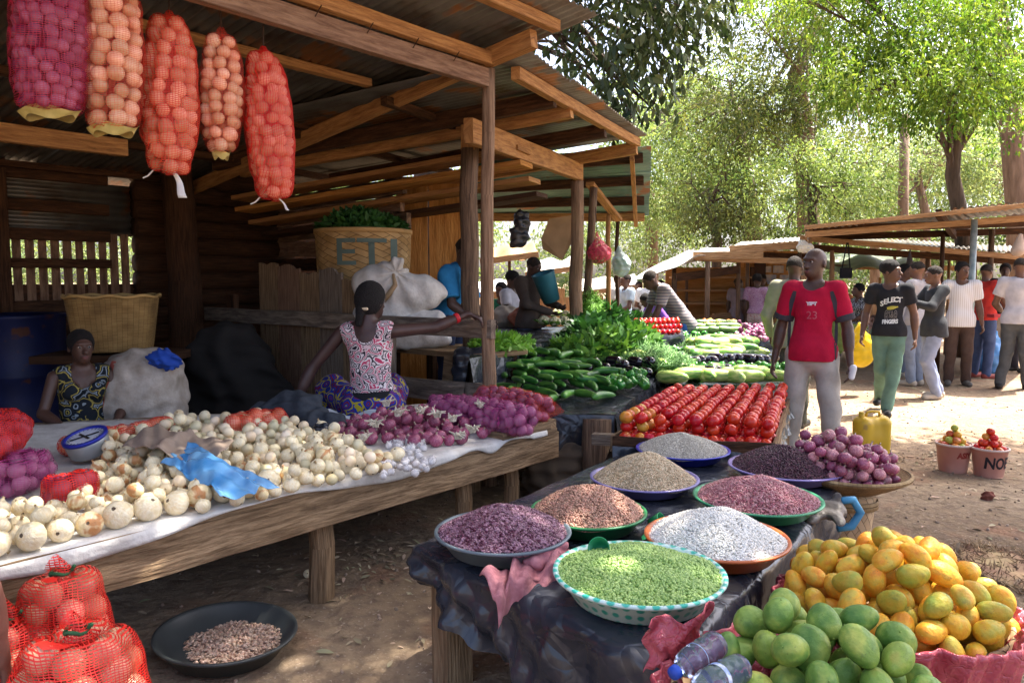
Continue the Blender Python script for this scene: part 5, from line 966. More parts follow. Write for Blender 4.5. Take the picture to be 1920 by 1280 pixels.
# tomato buckets
BK = pm('pink_bucket_plastic', [(.3, (.58, .26, .2)), (.7, (.68, .36, .28))], scale=6, rough=.35, alpha=.72)
for k, (px, py, lab, txt, tm, mats_) in enumerate(((1786, 884, 'clear pinkish bucket of orange green tomatoes, written in brown letters, left of the two', 'ASIY', (.24, .03, .02), [MT[2], MT[2], tomato(pm('green_tomato', (.38, .40, .06), rough=.2))]), (1853, 892, 'clear pinkish bucket of red tomatoes with big dark letters, right of the two', 'NOE', (.02, .015, .02), [MT[0], MT[0], MT[2]]))):
    g = P(px, py, 0); t = thing('bucket', lab, 'bucket', (g.x, g.y, bumpy(g.x, g.y)), 0, 'tomato buckets on the ground', .9); me = MB().lathe([(0, .0), (.105, 0), (.11, .01), (.138, .235), (.146, .238), (.146, .25), (.134, .25), (.105, .02), (0, .012)], 40).mesh('body', BK, True); link('body', me, t)
    MB().lathe([(.138, .236), (.149, .236), (.149, .252), (.138, .252)], 40).build('rim', pm('bucket_rim', (.66, .5, .42), rough=.4), t, True); wrap_text('lettering', txt, me, (0 if k else .02, 0, .13 if k else .16), (1, 0, 0), (0, 0, 1), (0, -1, 0), .10 if k else .05, pm('letter_%d' % k, tm, rough=.6), t, .003, bold=.004, width=.19 if k else .13)
    for rr_ in [pile(circ(g, .06), .03, .18, (.027, .031), 20, seed=50 + k), ]:
        full = rr_; z0 = .235; stack = []
        for lay, (n_, r_) in enumerate(((9, .084), (6, .052), (3, .031), (1, 0))):
            for q in range(n_): a = 2 * PI * q / n_ + lay * .4 + random.uniform(-.15, .15); stack.append((g.x + r_ * math.cos(a), g.y + r_ * math.sin(a), z0 - .022 + .044 * lay + random.uniform(-.004, .004), random.uniform(.027, .032)))
        place_fruit(mats_, stack, 'tomato', 'tomato stacked in the cone on the %s bucket' % ('right' if k else 'left'), 'tomato', 'tomatoes on the %s bucket' % ('right' if k else 'left'), None, 51 + k); stuff_fruit(full, (.5, .5, .43), MATS['lower_tomato_skin'], 'tomatoes', 'tomatoes inside the %s bucket seen through its side' % ('right' if k else 'left'), 'tomatoes')
# ---------------------------------------------------------------- long vegetables
def longveg(name, mat, fat=.2, bend=.12, n=14, rib=0.0, tip=None, tipr=.5):
    pts = []; rad = []; k = 12
    for i in range(k + 1): t_ = i / k; pts.append((t_ - .5, bend * (1 - (2 * t_ - 1) ** 2), 0)); s_ = abs(2 * t_ - 1); rad.append(max(.012, fat * (1 - s_ ** 4.5) ** .5 * (1 - (1 - tipr) * max(0, t_ - .4))))
    mb = MB(); mb.tube(pts, rad, n, wob=0)
    if tip: mb.tube([(-.5 + .02, 0, 0), (-.56, 0, .0), (-.62, .0, .03)], [fat * .5, fat * .2, fat * .15], 8, mi=1)
    return mb.mesh(name, [mat] + ([tip] if tip else []), True)
def stripe_mat(name, c1, c2, sc=22, rough=.35, objr=.15, st=(.25, 1, 1)): return pm(name, [(.42, c1), (.6, c2)], scale=sc, rough=rough, stretch=st, objr=objr, detail=4, hue=.01, spec=.45)
CUC = [longveg('cucumber', stripe_mat('cucumber_skin', (.022, .10, .018), (.09, .24, .035), 9), .115, .08), longveg('cucumber', stripe_mat('cucumber_skin2', (.03, .13, .022), (.15, .34, .05), 7), .12, .12)]
GRT = pm('calyx_green', (.09, .16, .04), rough=.6); EGG = [longveg('aubergine', pm('aubergine_skin', (.012, .006, .014), rough=.12, spec=.7, coat=.5, objr=.2), .24, .05, tip=GRT, tipr=1.0)]
MAR = [longveg('marrow', stripe_mat('marrow_skin', (.13, .28, .045), (.42, .52, .14), 14), .19, .05, 16), longveg('marrow', stripe_mat('marrow_skin2', (.24, .42, .07), (.56, .62, .2), 12), .2, .03, 16), longveg('marrow', stripe_mat('marrow_skin3', (.05, .15, .025), (.20, .33, .07), 12), .21, .03, 16)]
def on_plane(C, px, py):      # where the pixel meets the (tilted) table top
    nrm = (C[1] - C[0]).cross(C[3] - C[0]).normalized(); d = ray(px, py); o = Vector((0, 0, CH)); return o + d * ((C[0] - o).dot(nrm) / d.dot(nrm))
def vegs(C, lst, meshes, name, label, cat, group, seed, scale=1):
    rr = random.Random(seed)
    for (px, py, ang, L_, lift) in lst:
        p = on_plane(C, px, py); q = on_plane(C, px + 20 * math.cos(R(ang)), py - 20 * math.sin(R(ang))); d = (q - p); p.z += lift
        mx_ = [q_[0] for q_ in lst]; k_ = (px - min(mx_)) / (max(mx_) - min(mx_) + 1); w_ = 'left part' if k_ < .33 else ('middle part' if k_ < .67 else 'right part'); my_ = [q_[1] for q_ in lst]; f_ = 'front' if py > (min(my_) + max(my_)) / 2 else 'back'; add_ = (', %s %s' % (f_, w_)) if len(lst) > 12 else ''
        link(name, rr.choice(meshes), None, p, (rr.uniform(-.5, .5), rr.uniform(-.08, .08), math.atan2(d.y, d.x)), L_ * scale, label + add_, cat, group + add_)
rr = random.Random(77); lst = []
for row, (y0, n_, x0, x1, lf) in enumerate(((748, 7, 955, 1140, .035), (728, 9, 925, 1170, .04), (722, 8, 950, 1170, .09), (708, 8, 930, 1150, .07), (700, 8, 945, 1120, .125), (690, 9, 930, 1100, .1), (682, 7, 940, 1090, .15), (672, 6, 930, 1010, .12))):
    for i in range(n_): lst.append((x0 + (x1 - x0) * (i + .5) / n_ + rr.uniform(-8, 8), y0 + rr.uniform(-5, 5) + lf * 90, rr.choice((-22, -15, -10, -30, 25, -5)) + rr.uniform(-8, 8), rr.uniform(.22, .29), lf))
vegs(T2, lst, CUC, 'cucumber', 'dark green cucumber heaped on the black sloping table', 'cucumber', 'cucumbers heaped on the black table', 5)
lst = [(1112, 690, -30, .17, .06), (1150, 690, -10, .17, .07), (1165, 698, -25, .18, .07), (1190, 690, -15, .17, .06), (1215, 692, -25, .17, .07), (1130, 698, -10, .15, .05), (1208, 706, -10, .15, .04), (1148, 706, 5, .15, .04), (1180, 704, -20, .15, .05), (1100, 700, -40, .15, .05)]
vegs(T2, lst, EGG, 'aubergine', 'glossy dark aubergine on the black sloping table beside the cucumbers', 'aubergine', 'aubergines beside the cucumbers', 6)
lst = [(1130, 675, -10, .26, .06), (1165, 678, -5, .26, .06), (1200, 680, -15, .28, .06), (1235, 690, -25, .28, .05), (1150, 670, 0, .24, .08)]
vegs(T2, lst, MAR[:2], 'marrow', 'pale yellow green marrow lying behind the aubergines', 'marrow', 'pale marrows behind the aubergines', 7)
lst = []
for y0, n_, x0, x1, L_, ang in ((722, 8, 1250, 1465, .30, -8), (712, 7, 1245, 1440, .28, 5), (677, 7, 1300, 1435, .30, 2), (668, 6, 1290, 1430, .28, 0), (655, 6, 1300, 1415, .34, 2), (648, 5, 1310, 1400, .3, 0)):
    for i in range(n_): lst.append((x0 + (x1 - x0) * (i + .5) / n_ + rr.uniform(-4, 4), y0 + rr.uniform(-2, 2) + 2, ang + rr.uniform(-8, 8), L_ * rr.uniform(.9, 1.1), .07 + rr.uniform(0, .04)))
vegs(T4, lst, MAR, 'marrow', 'striped pale green marrow on the long table beyond the tomatoes', 'marrow', 'marrows on the long table', 8)
lst = []
for y0, n_, x0, x1 in ((712, 5, 1315, 1410), (688, 7, 1335, 1460), (694, 4, 1270, 1340)):
    for i in range(n_): lst.append((x0 + (x1 - x0) * (i + .5) / n_ + rr.uniform(-4, 4), y0 + rr.uniform(-2, 2), -20 + rr.uniform(-15, 15), .19, .09))
vegs(T4, lst, EGG, 'aubergine', 'glossy dark aubergine among marrows on the long table', 'aubergine', 'aubergines on the long table', 9)
def pepper():
    mb = MB(); mb.lathe([(.0, -.42), (.12, -.46), (.3, -.42), (.42, -.2), (.47, .1), (.40, .36), (.22, .42), (.08, .36), (.05, .5), (0, .52)], 18); mb.v = [(x * (1 + .14 * math.cos(4 * math.atan2(y, x))), y * (1 + .14 * math.cos(4 * math.atan2(y, x))), z * 1.15) for x, y, z in mb.v]; return mb.mesh('pepper', pm('green_pepper_skin', [(.3, (.02, .13, .015)), (.7, (.07, .27, .03))], scale=2, rough=.2, spec=.6, objr=.25, hue=.015), True)
MP = [pepper()]; pb = []
for y0, y1, x0, x1, n_ in ((697, 708, 1275, 1478, 36), (666, 672, 1230, 1300, 14), (632, 640, 1240, 1400, 34)):
    for i in range(n_): p = on_plane(T4, rr.uniform(x0, x1), rr.uniform(y0, y1)); pb.append((p.x, p.y, p.z + .05 + rr.uniform(0, .03), rr.uniform(.036, .046), y0))
BN = {697: 'nearest', 666: 'short middle', 632: 'farthest'}; place_fruit(MP, pb, 'green_pepper', lambda b: 'shiny green pepper in the %s band across the long table' % BN[b[4]], 'pepper', lambda b: 'green peppers in the %s band' % BN[b[4]], mrot, 14)
pb = []
for i in range(26): p = on_plane(T2, rr.uniform(1130, 1210), rr.uniform(712, 735)); pb.append((p.x, p.y, p.z + .04 + rr.uniform(0, .04), rr.uniform(.032, .042)))
place_fruit(MP, pb, 'green_pepper', 'shiny green pepper heaped beside the aubergines on the sloping table', 'pepper', 'green peppers beside the aubergines', mrot, 15)
# ---------------------------------------------------------------- leafy heaps
LFG = pm('leafy_greens', [(.3, (.05, .15, .025)), (.7, (.14, .30, .05))], scale=8, rough=.5, trans=.25, island=.4, hue=.02); LFD = pm('dark_greens', [(.3, (.02, .075, .02)), (.7, (.055, .16, .035))], scale=8, rough=.5, trans=.15, island=.4); LFB = pm('green_beans', [(.3, (.07, .18, .04)), (.7, (.16, .32, .09))], scale=8, rough=.5, island=.35, hue=.02); LFL = pm('lettuce_green', [(.3, (.14, .34, .04)), (.7, (.25, .48, .08))], scale=8, rough=.45, trans=.3, island=.3)
ST_V, ST_F = blob(4, 2, (.03, .5, .03))
def leafheap(name, label, cat, blobs, n, size, mat, seed, base=(LEAF_V, LEAF_F), up=.9, spread=.8, wid=1.0):
    """blobs: (centre, (rx, ry, rz)) heap of leaves standing on those mounds, with a solid core"""
    rs = np.random.RandomState(seed); Ps = []; Ds = []; tot = sum(b[1][0] * b[1][1] for b in blobs)
    for c, r in blobs:
        k = int(n * r[0] * r[1] / tot); d = rs.normal(size=(k, 3)); d[:, 2] = np.abs(d[:, 2]); d /= np.linalg.norm(d, axis=1)[:, None]; Ps.append(np.array(c) + d * np.array(r) * rs.uniform(.75, 1.0, (k, 1))); Ds.append(d * up + rs.normal(size=(k, 3)) * spread)
    P_ = np.concatenate(Ps); D_ = np.concatenate(Ds); Z_ = size * rs.uniform(.6, 1.3, len(P_)); v, f = scatter_np(base[0], base[1], P_, look_rots(D_, rs, .7), np.stack([Z_ * wid, Z_, Z_], 1))
    if f.shape[1] == 4:
        cv, cf = blob(16, 8, (1, 1, 1)); off = len(v)
        for c, r in blobs: v = np.concatenate([v, cv * np.array(r) * .8 + np.array(c)]); f = np.concatenate([f, cf + off]); off += len(cv)
    return link(name, mesh_np(name, v, f, mat), None, label=label, cat=cat, kind='stuff')
def mound(C, px, py, rx, ry, rz): p = on_plane(C, px, py); return ((p.x, p.y, p.z), (rx, ry, rz))
leafheap('leafy_greens', 'heap of dark leafy greens spilling over the back of the sloping table', 'greens', [mound(T2, 1090, 678, .25, .3, .17), mound(T2, 1135, 665, .3, .4, .22), mound(T2, 1070, 668, .2, .25, .15), mound(T2, 1180, 655, .3, .4, .22)], 1500, .11, LFG, 201, wid=.9)
leafheap('leafy_greens', 'tall bundle of broad leaves behind the thick post in the vegetable row', 'greens', [mound(T2, 1110, 645, .3, .4, .24), mound(T2, 1160, 645, .35, .35, .18)], 1100, .13, LFD, 202, wid=.9)
leafheap('green_beans', 'heap of thin green beans between the leafy greens and the marrows', 'green beans', [mound(T2, 1215, 672, .3, .5, .10), mound(T2, 1245, 680, .25, .45, .09), mound(T2, 1200, 662, .3, .4, .14)], 3200, .13, LFB, 203, base=(ST_V, ST_F), up=.25, spread=1.0)
leafheap('green_beans', 'band of thin green shoots along the left border of the long table', 'green beans', [mound(T4, 1275, 690, .12, .3, .10), mound(T4, 1300, 650, .3, .4, .10)], 1500, .13, LFB, 204, base=(ST_V, ST_F), up=.25, spread=1.0)
leafheap('leafy_greens', 'dark leaves laid among the peppers on the long table', 'greens', [mound(T4, 1330, 665, .5, .3, .05), mound(T4, 1285, 705, .15, .3, .06), mound(T4, 1400, 645, .4, .4, .05), mound(T4, 1380, 705, .5, .15, .04)], 900, .08, LFD, 205, wid=.8)
# left greens by the post, the dark tarpaulin and far produce
T6 = [Q(900, 660, 6.3), Q(1075, 655, 6.6), Q(1090, 606, 8.4), Q(905, 600, 8.0)]; T6 = [V(p.x, p.y, .92) for p in [P(880, 672, .92), P(1030, 640, .92), P(1085, 612, .92), P(905, 610, .92)]]
slab('vegetable_table', T6, 'raised table under dark tarpaulin between the posts with cauliflowers at its back', .25)
leafheap('lettuce', 'bright green leaf bundles beside the slim front post', 'greens', [((*P(945, 652, .93)[:2], .93), (.22, .22, .1)), ((*P(915, 655, .93)[:2], .93), (.15, .2, .12)), ((*P(975, 645, .93)[:2], .93), (.12, .12, .05))], 700, .07, LFL, 206, wid=.8)
CA = pm('cauliflower_curd', [(.3, (.40, .36, .20)), (.7, (.62, .58, .38))], scale=14, rough=.8)
for i, (px, py) in enumerate(((1010, 590), (1030, 594), (1045, 588), (1060, 592), (1020, 604), (1040, 606), (1057, 604))):
    p = P(px, py, 1.02); t = thing('cauliflower', 'cream cauliflower in green leaves on the raised tarpaulin table', 'cauliflower', p, i, 'cauliflowers on the raised table'); rs_ = np.random.RandomState(i)
    d = rs_.normal(size=(40, 3)); d /= np.linalg.norm(d, axis=1)[:, None]; d[:, 2] = np.abs(d[:, 2]); v, f = scatter_np(*blob(8, 5), d * .055, np.repeat(np.eye(3)[None], 40, 0), np.full(40, .024)); link('curd', mesh_np('curd', v, f, CA, True), t)
    d = np.stack([np.cos(np.arange(9) * .7), np.sin(np.arange(9) * .7), np.full(9, .7)], 1); v, f = scatter_np(LEAF_V, LEAF_F, d * .02 - np.array([0, 0, .05]), look_rots(d, rs_, .3), np.full(9, .14)); link('leaves', mesh_np('leaves', v, f, LFG), t)
TB_ = pm('tarp_dark', [(.3, (.03, .028, .026)), (.7, (.07, .06, .05))], scale=5, rough=.55, bump=.4, bscale=10)
# far tomato table
T5 = [V(*P(1165, 632, .86)), V(*P(1282, 628, .86)), V(*P(1276, 606, .86)), V(*P(1180, 607, .86))]; slab('tomato_table', T5, 'far small table with a dark front edge holding neat rows of tomatoes', .16, frame=W_TABLE)
fb = []
for lay in range(3):
    for j in range(4):
        for i in range(10):
            u_ = .16 + .82 * (i + .5 + .4 * (lay % 2)) / 10.5 + random.uniform(-.008, .008); p = T5[0].lerp(T5[1], u_).lerp(T5[3].lerp(T5[2], u_), .05 + j * .16 + lay * .04)
            if lay == 2 and j > 1: continue
            if j == 0 or lay == 2: fb.append((p.x, p.y, p.z + .035 + lay * .055, .034))
stuff_fruit(fb, (.5, .5, .43), MATS['lower_tomato_skin'], 'tomatoes', 'stacked rows of red tomatoes on the far small table', 'tomatoes')
# far marrow box, onions and pots on the long table's end
T7 = [V(*P(1290, 640, .78)), V(*P(1470, 640, .78)), V(*P(1460, 606, .78)), V(*P(1282, 606, .78))]; slab('marrow_table', T7, 'farther table of round green marrows, onions and tomatoes behind the long one', .2)
lst = [];
for y0, n_, x0, x1 in ((628, 5, 1290, 1390), (620, 5, 1285, 1385), (613, 5, 1290, 1380)):
    for i in range(n_): lst.append((x0 + (x1 - x0) * (i + .5) / n_, y0, 0, .24, .07))
vegs(T7, lst, [MAR[0], MAR[2]], 'marrow', 'round green marrow in rows on the farther table', 'marrow', 'marrows on the farther table', 12)
fr2 = pile(pxpoly([(1375, 640), (1445, 642), (1430, 612), (1385, 612)], .78), .78, lambda x, y: .98, (.03, .04), 70, seed=61); stuff_fruit(fr2, (.5, .5, .5), ONS_R, 'red_onions', 'small mound of red onions on the farther table', 'red onions')
fr2 = pile(pxpoly([(1320, 612), (1380, 612), (1380, 606), (1320, 606)], .8), .8, .9, (.04, .05), 22, seed=62); place_fruit([MT[2], tomato(pm('pale_yellow_fruit', (.5, .48, .14), rough=.3))], fr2, 'round_fruit', 'pale yellow round fruit at the back of the farther table', 'fruit', 'round fruit on the farther table', None, 63)
gp = P(1447, 690, .45); MB().beam(V(gp.x, gp.y, 0), V(gp.x, gp.y, .5), .5, .4).build('wooden_box', W_GREY, None, label='upright grey box carrying garlic beside the man in the red shirt', cat='box')
fr2 = pile(circ(gp, .2), .5, .6, (.025, .035), 40, seed=64); place_fruit(MG, fr2, 'garlic_bulb', 'garlic bulb on the grey upright box', 'garlic', 'garlic bulbs on the grey box', None, 64)
gp = P(1447, 700, 0); gp = V(gp.x + .1, gp.y + .6, 0); t = thing('bucket', 'small pale bucket of tomatoes behind the garlic', 'bucket', gp); MB().lathe([(0, 0), (.11, 0), (.15, .62), (.155, .62), (.14, .6), (0, .5)], 24).build('body', pm('pale_orange_plastic', (.55, .3, .2), rough=.4), t, True)
fr2 = []
for lay, (n_, r_) in enumerate(((8, .09), (8, .075), (5, .055), (2, .02))):
    for q in range(n_): a = 2 * PI * q / n_ + lay; fr2.append((gp.x + r_ * math.cos(a), gp.y + r_ * math.sin(a), .65 + .052 * lay, .036))
place_fruit(MT, fr2, 'tomato', 'tomato heaped on the small pale bucket', 'tomato', 'tomatoes on the small pale bucket', None, 66)

# ================================================================ GOODS ON AND AROUND THE ONION TABLE
def wr(a, f, s=0): return lambda x, y, z: a * (np.sin(f * x + 3 * np.sin(f * .4 * z + s)) * np.sin(f * .8 * y + 2 * np.sin(f * .5 * x) + s) + .5 * np.sin(2.3 * f * z + 4 * np.sin(.5 * f * y)))
def blobthing(name, label, cat, loc, prims, res, k, mat, disp=None, clip=None, sc=1): 
    return link(name, sdf_mesh(name, prims, res, k, mat, disp, clip), None, loc, None, None, label, cat)
# weighing scale
sp_ = P(165, 862, .60); t = thing('weighing_scale', 'small weighing scale with white dial and blue rim lying tilted among the onions', 'scale', sp_)
tl = link('dial_case', MB().lathe([(0, -.06), (.085, -.06), (.095, -.05), (.10, .0), (.10, .02), (.09, .03)], 40).mesh('dial_case', pm('grey_scale_paint', (.34, .36, .36), rough=.4, metal=.3), True), t, (0, 0, .09), (R(18), R(-8), 0))
link('rim', MB().lathe([(.088, .024), (.106, .024), (.106, .04), (.088, .04), (.088, .024)], 40).mesh('rim', pm('scale_blue', (.02, .03, .30), rough=.3), True), tl); link('dial', MB().lathe([(0, .031), (.09, .031)], 40).mesh('dial', pm('dial_white', (.62, .66, .74), rough=.2), True), tl)
mb = MB(); mb.beam((-.06, -.03, .036), (.06, .03, .036), .008, .003); mb.beam((-.04, .03, .036), (.035, -.03, .036), .012, .003)
for k in range(24): a = k * PI / 12; mb.beam((.07 * math.cos(a), .07 * math.sin(a), .0335), (.083 * math.cos(a), .083 * math.sin(a), .0335), .0025, .002)
mb.build('pointer', pm('scale_black', (.02, .02, .02), rough=.4), tl)
MB().tube([(.12, -.02, .05), (.14, -.03, .04), (.14, -.03, .015), (.12, -.03, .012)], .006, 8).build('hook', pm('hook_steel', (.4, .4, .4), rough=.3, metal=.9), t, True)
def film(name, label, cat, fn, mat, nu=60, nv=40, th=.0012): mb = MB(); mb.grid(fn, nu, nv); return sheet(mb.build(name, mat, None, True, label=label, cat=cat), th)
BLUEF = pm('blue_film', [(.35, (.08, .34, .72)), (.7, (.28, .60, .92))], scale=9, rough=.14, spec=.6, alpha=.72)
q0, q1, q2, q3 = P(300, 868, .70), P(420, 930, .66), P(525, 912, .67), P(350, 832, .73)
def fn(u, v):
    p = q0.lerp(q1, u).lerp(q3.lerp(q2, u), v); b = math.sin(PI * min(1, max(0, u))) * math.sin(PI * v); return p + V(.012 * math.sin(9 * v + 4 * u), .015 * math.sin(11 * u), .05 * b + .011 * math.sin(9 * u + 7 * v) + .006 * math.sin(21 * v - 13 * u) + .003 * math.sin(40 * u + 16 * v))
film('blue_bag', 'crumpled translucent blue plastic bag lying on the yellow onions', 'plastic bag', fn, BLUEF, 80, 60)
BRN = pm('brown_paper', [(.3, (.27, .20, .155)), (.7, (.36, .28, .22))], scale=7, rough=.9, bump=.3, bscale=30)
q0, q1, q2, q3 = P(228, 838, .72), P(385, 868, .72), P(440, 835, .72), P(295, 795, .73)
def fn(u, v):
    p = q0.lerp(q1, u).lerp(q3.lerp(q2, u), v); fold = abs(u - .45); return p + V(0, 0, .045 * math.exp(-(fold / .06) ** 2) * (.4 + .6 * v) + .02 * math.sin(5 * u + 3 * v) + .006 * math.sin(27 * u + 13 * v) + .02 * math.sin(PI * u) * math.sin(PI * v))
film('brown_cloth', 'folded brown cloth lying over the onions behind the blue bag', 'cloth', fn, BRN)
jp = P(545, 800, .60); blobthing('dark_jacket', 'dark grey jacket heaped at the back edge of the onion table', 'jacket', jp, [prim_rc((-.20, .1, .05), (.06, .05, .10), .09, .08), prim_rc((.0, .1, .08), (.28, -.05, .02), .09, .07), prim_rc((-.05, .15, .13), (.12, .1, .14), .07, .05), prim_rc((.1, .0, .04), (.2, -.18, .0), .07, .05)], .01, .04, pm('charcoal_fabric', [(.3, (.025, .03, .04)), (.7, (.045, .052, .065))], scale=30, rough=.95), wr(.012, 34))
wp = P(655, 790, .585)
def fn(u, v): return wp + V(-.16 + .34 * u, -.08 + .26 * v, .035 + .025 * math.sin(7 * u + 3 * v) + .012 * math.sin(19 * v + 5 * u))
film('white_wrapper', 'crumpled white paper between the jacket and the red onions', 'paper', fn, pm('white_paper', (.62, .65, .70), rough=.7))
blobthing('black_bag', 'small crumpled black plastic bag among the onions', 'plastic bag', P(600, 820, .61), [prim_el((0, 0, .02), (.05, .05, .05)), prim_el((.03, .03, .05), (.03, .04, .03))], .006, .03, M_BLACKP, wr(.01, 60))
# loose end of the cloth hanging from the right end
q0, q1 = P(745, 905, .585), P(925, 818, .585)
# pink rag on the black table corner
RAG = pm('pink_rag', [(.3, (.33, .12, .14)), (.7, (.48, .21, .23))], scale=30, rough=.95, bump=.3, bscale=80)
c1 = P(1018, 1065, HB + .02)
def fn(u, v):
    a = P(900, 1088, HB + .01).lerp(P(1062, 1035, HB + .03), u); bnd = V(-.0, -.06, -.0) * v; hang = max(0, v - .42); k = 1 - .55 * u
    return a + V(.02 * math.sin(9 * u + 3 * v) + .06 * v, -.17 * min(v, .42) / .42 * k, -.13 * hang * k + .02 * math.sin(17 * u + 5 * v) * (1 - .4 * v) + .012 * math.sin(33 * u + 12 * v) + .015) + V(0, -.015 * math.sin(20 * u) * (v > .4), 0)
film('pink_rag', 'dusty pink rag draped over the front edge of the black sheet', 'rag', fn, RAG, 70, 50, .004)
blobthing('rag_knot', 'bunched knot of the dusty pink rag beside the turquoise basin', 'rag', P(1030, 1052, HB + .03), [prim_rc((-.05, -.03, 0), (.04, .05, .02), .035, .028), prim_rc((-.03, .02, .01), (.05, -.02, .0), .03, .02)], .006, .02, RAG, wr(.007, 70))
SCP = pm('scoop_green', (.02, .26, .10), rough=.3)
for px, py, rz_, lb in ((1222, 985, R(60), 'green plastic scoop lying between the leaf green and orange basins'), (1128, 1032, R(-20), 'small green scoop sunk at the back of the green peas')):
    p = P(px, py, HB + (.03 if px > 1200 else .085)); o = MB().lathe([(0, 0), (.028, 0), (.034, .045), (.036, .05), (.033, .05), (.026, .006), (0, .006)], 24).build('scoop', SCP, None, True, label=lb, cat='scoop'); o.location = p; o.rotation_euler = (R(60), 0, rz_)
# small leaves and peas on the black sheet
LG = pm('pale_leaf_scrap', (.35, .42, .12), rough=.6)
for px, py in ((1170, 990), (1140, 1000), (1190, 985), (1185, 1150), (1365, 1052), (1100, 1000)):
    p = P(px, py, HB + .013); link('loose_pea', MB().lathe([(0, -.5), (.35, -.35), (.5, 0), (.35, .35), (0, .5)], 10).mesh('loose_pea', MATS['green_pea'], True), None, p, None, .009, 'single green pea dropped on the black sheet', 'pea', 'peas dropped on the black sheet')
v, f = LEAF_V * .07, LEAF_F
for px, py, rz, lb in ((1195, 985, .5, 'pale leaf lying between the leaf green and orange basins'), (1220, 1000, 2.5, 'green leaf tucked under the orange basin rim')): link('loose_leaf', mesh_np('loose_leaf', v, f, LG if rz < 1 else pm('wet_leaf', (.03, .30, .12), rough=.3)), None, P(px, py, HB + .016), (0, .1, rz), None, lb, 'leaf')

# ================================================================ INSIDE THE STALL
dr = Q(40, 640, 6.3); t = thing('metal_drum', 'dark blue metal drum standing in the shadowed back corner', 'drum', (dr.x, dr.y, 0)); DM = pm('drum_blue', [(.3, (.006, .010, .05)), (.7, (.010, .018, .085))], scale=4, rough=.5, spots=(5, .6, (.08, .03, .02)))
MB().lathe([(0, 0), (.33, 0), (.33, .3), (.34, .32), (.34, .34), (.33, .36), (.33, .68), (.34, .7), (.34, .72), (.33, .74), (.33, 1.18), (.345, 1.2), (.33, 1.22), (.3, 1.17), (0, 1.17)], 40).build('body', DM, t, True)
WICK = weave_mat('wicker', (.50, .32, .12), (.36, .21, .07), 44, 60)
bk = Q(216, 650, 5.9); t = thing('wicker_basket', 'square rimmed golden wicker basket in the dark stall', 'basket', (bk.x, bk.y, .95), R(20)); mb = MB()
def sq(a, p=3.2): c_, s__ = math.cos(a), math.sin(a); return (abs(c_) ** p + abs(s__) ** p) ** (-1 / p)
def fn(u, v): a = 2 * PI * u; r = (.27 + .055 * v) * sq(a); return V(r * math.cos(a), r * math.sin(a), .42 * v + .012 * math.sin(12 * a) * (v > .95))
mb.grid(fn, 120, 20); sheet(mb.build('woven_body', WICK, t, True), .012); mb = MB(); mb.tube([V(.33 * sq(2 * PI * i / 60) * math.cos(2 * PI * i / 60), .33 * sq(2 * PI * i / 60) * math.sin(2 * PI * i / 60), .425 + .008 * math.sin(i)) for i in range(61)], .013, 8); mb.build('rim', pm('wicker_rim', (.40, .25, .09), rough=.7), t, True); mb = MB(); mb.lathe([(0, 0), (.24, 0)], 30); mb.build('base', WICK, t)
MB().beam((bk.x - .5, bk.y, .9), (bk.x + .5, bk.y + .1, .9), .7, .06).build('shelf', W_DARK, None, label='dark plank shelf in the back of the stall under the wicker basket', cat='shelf')
SACKM = pm('dirty_sack', [(.3, (.30, .25, .20)), (.7, (.50, .44, .38))], scale=12, rough=.9, bump=.3, bscale=60, spots=(2.3, .57, (.20, .16, .12)))
sk_ = Q(262, 730, 5.3); t = thing('full_sack', 'bulging dirty white sack with red stripes beside the seated woman in the dark stall', 'sack', (sk_.x, sk_.y, .25))
link('sack_body', sdf_mesh('sack_body', [prim_el((0, 0, .40), (.33, .28, .36)), prim_el((.0, 0, .16), (.34, .30, .2)), prim_el((.12, 0, .62), (.17, .15, .14))], .012, .08, SACKM, wr(.012, 22)), t); mb = MB()
me_s = t.children[0].data; bv_ = bvh_of(me_s)
for x0 in (-.20,):
    def fn(u, v): o = V(x0 + .05 * u + .09 * v, 0, .22 + .5 * v); h = bv_.ray_cast(o + V(0, -1, 0), V(0, 1, 0)); return (h[0] + V(0, -.003, 0)) if h[0] else o
    mb.grid(fn, 3, 16)
mb.build('red_stripe', pm('faded_red', (.42, .10, .07), rough=.9), t, True)
blobthing('blue_rag', 'bright blue crumpled rag on top of the bulging sack', 'rag', Q(305, 672, 5.15), [prim_el((0, 0, 0), (.10, .08, .06)), prim_el((.05, 0, -.03), (.07, .06, .05))], .008, .03, pm('bright_blue', (.015, .06, .34), rough=.8), wr(.014, 60))
blobthing('black_sacking', 'crumpled black sacking in the dark corner by the log wall', 'sacking', Q(430, 700, 6.4), [prim_el((0, 0, 0), (.4, .3, .45)), prim_el((.2, 0, -.3), (.4, .3, .3)), prim_el((-.15, 0, -.4), (.35, .3, .3))], .025, .1, pm('dark_sacking', (.016, .014, .013), rough=.9), wr(.03, 16))
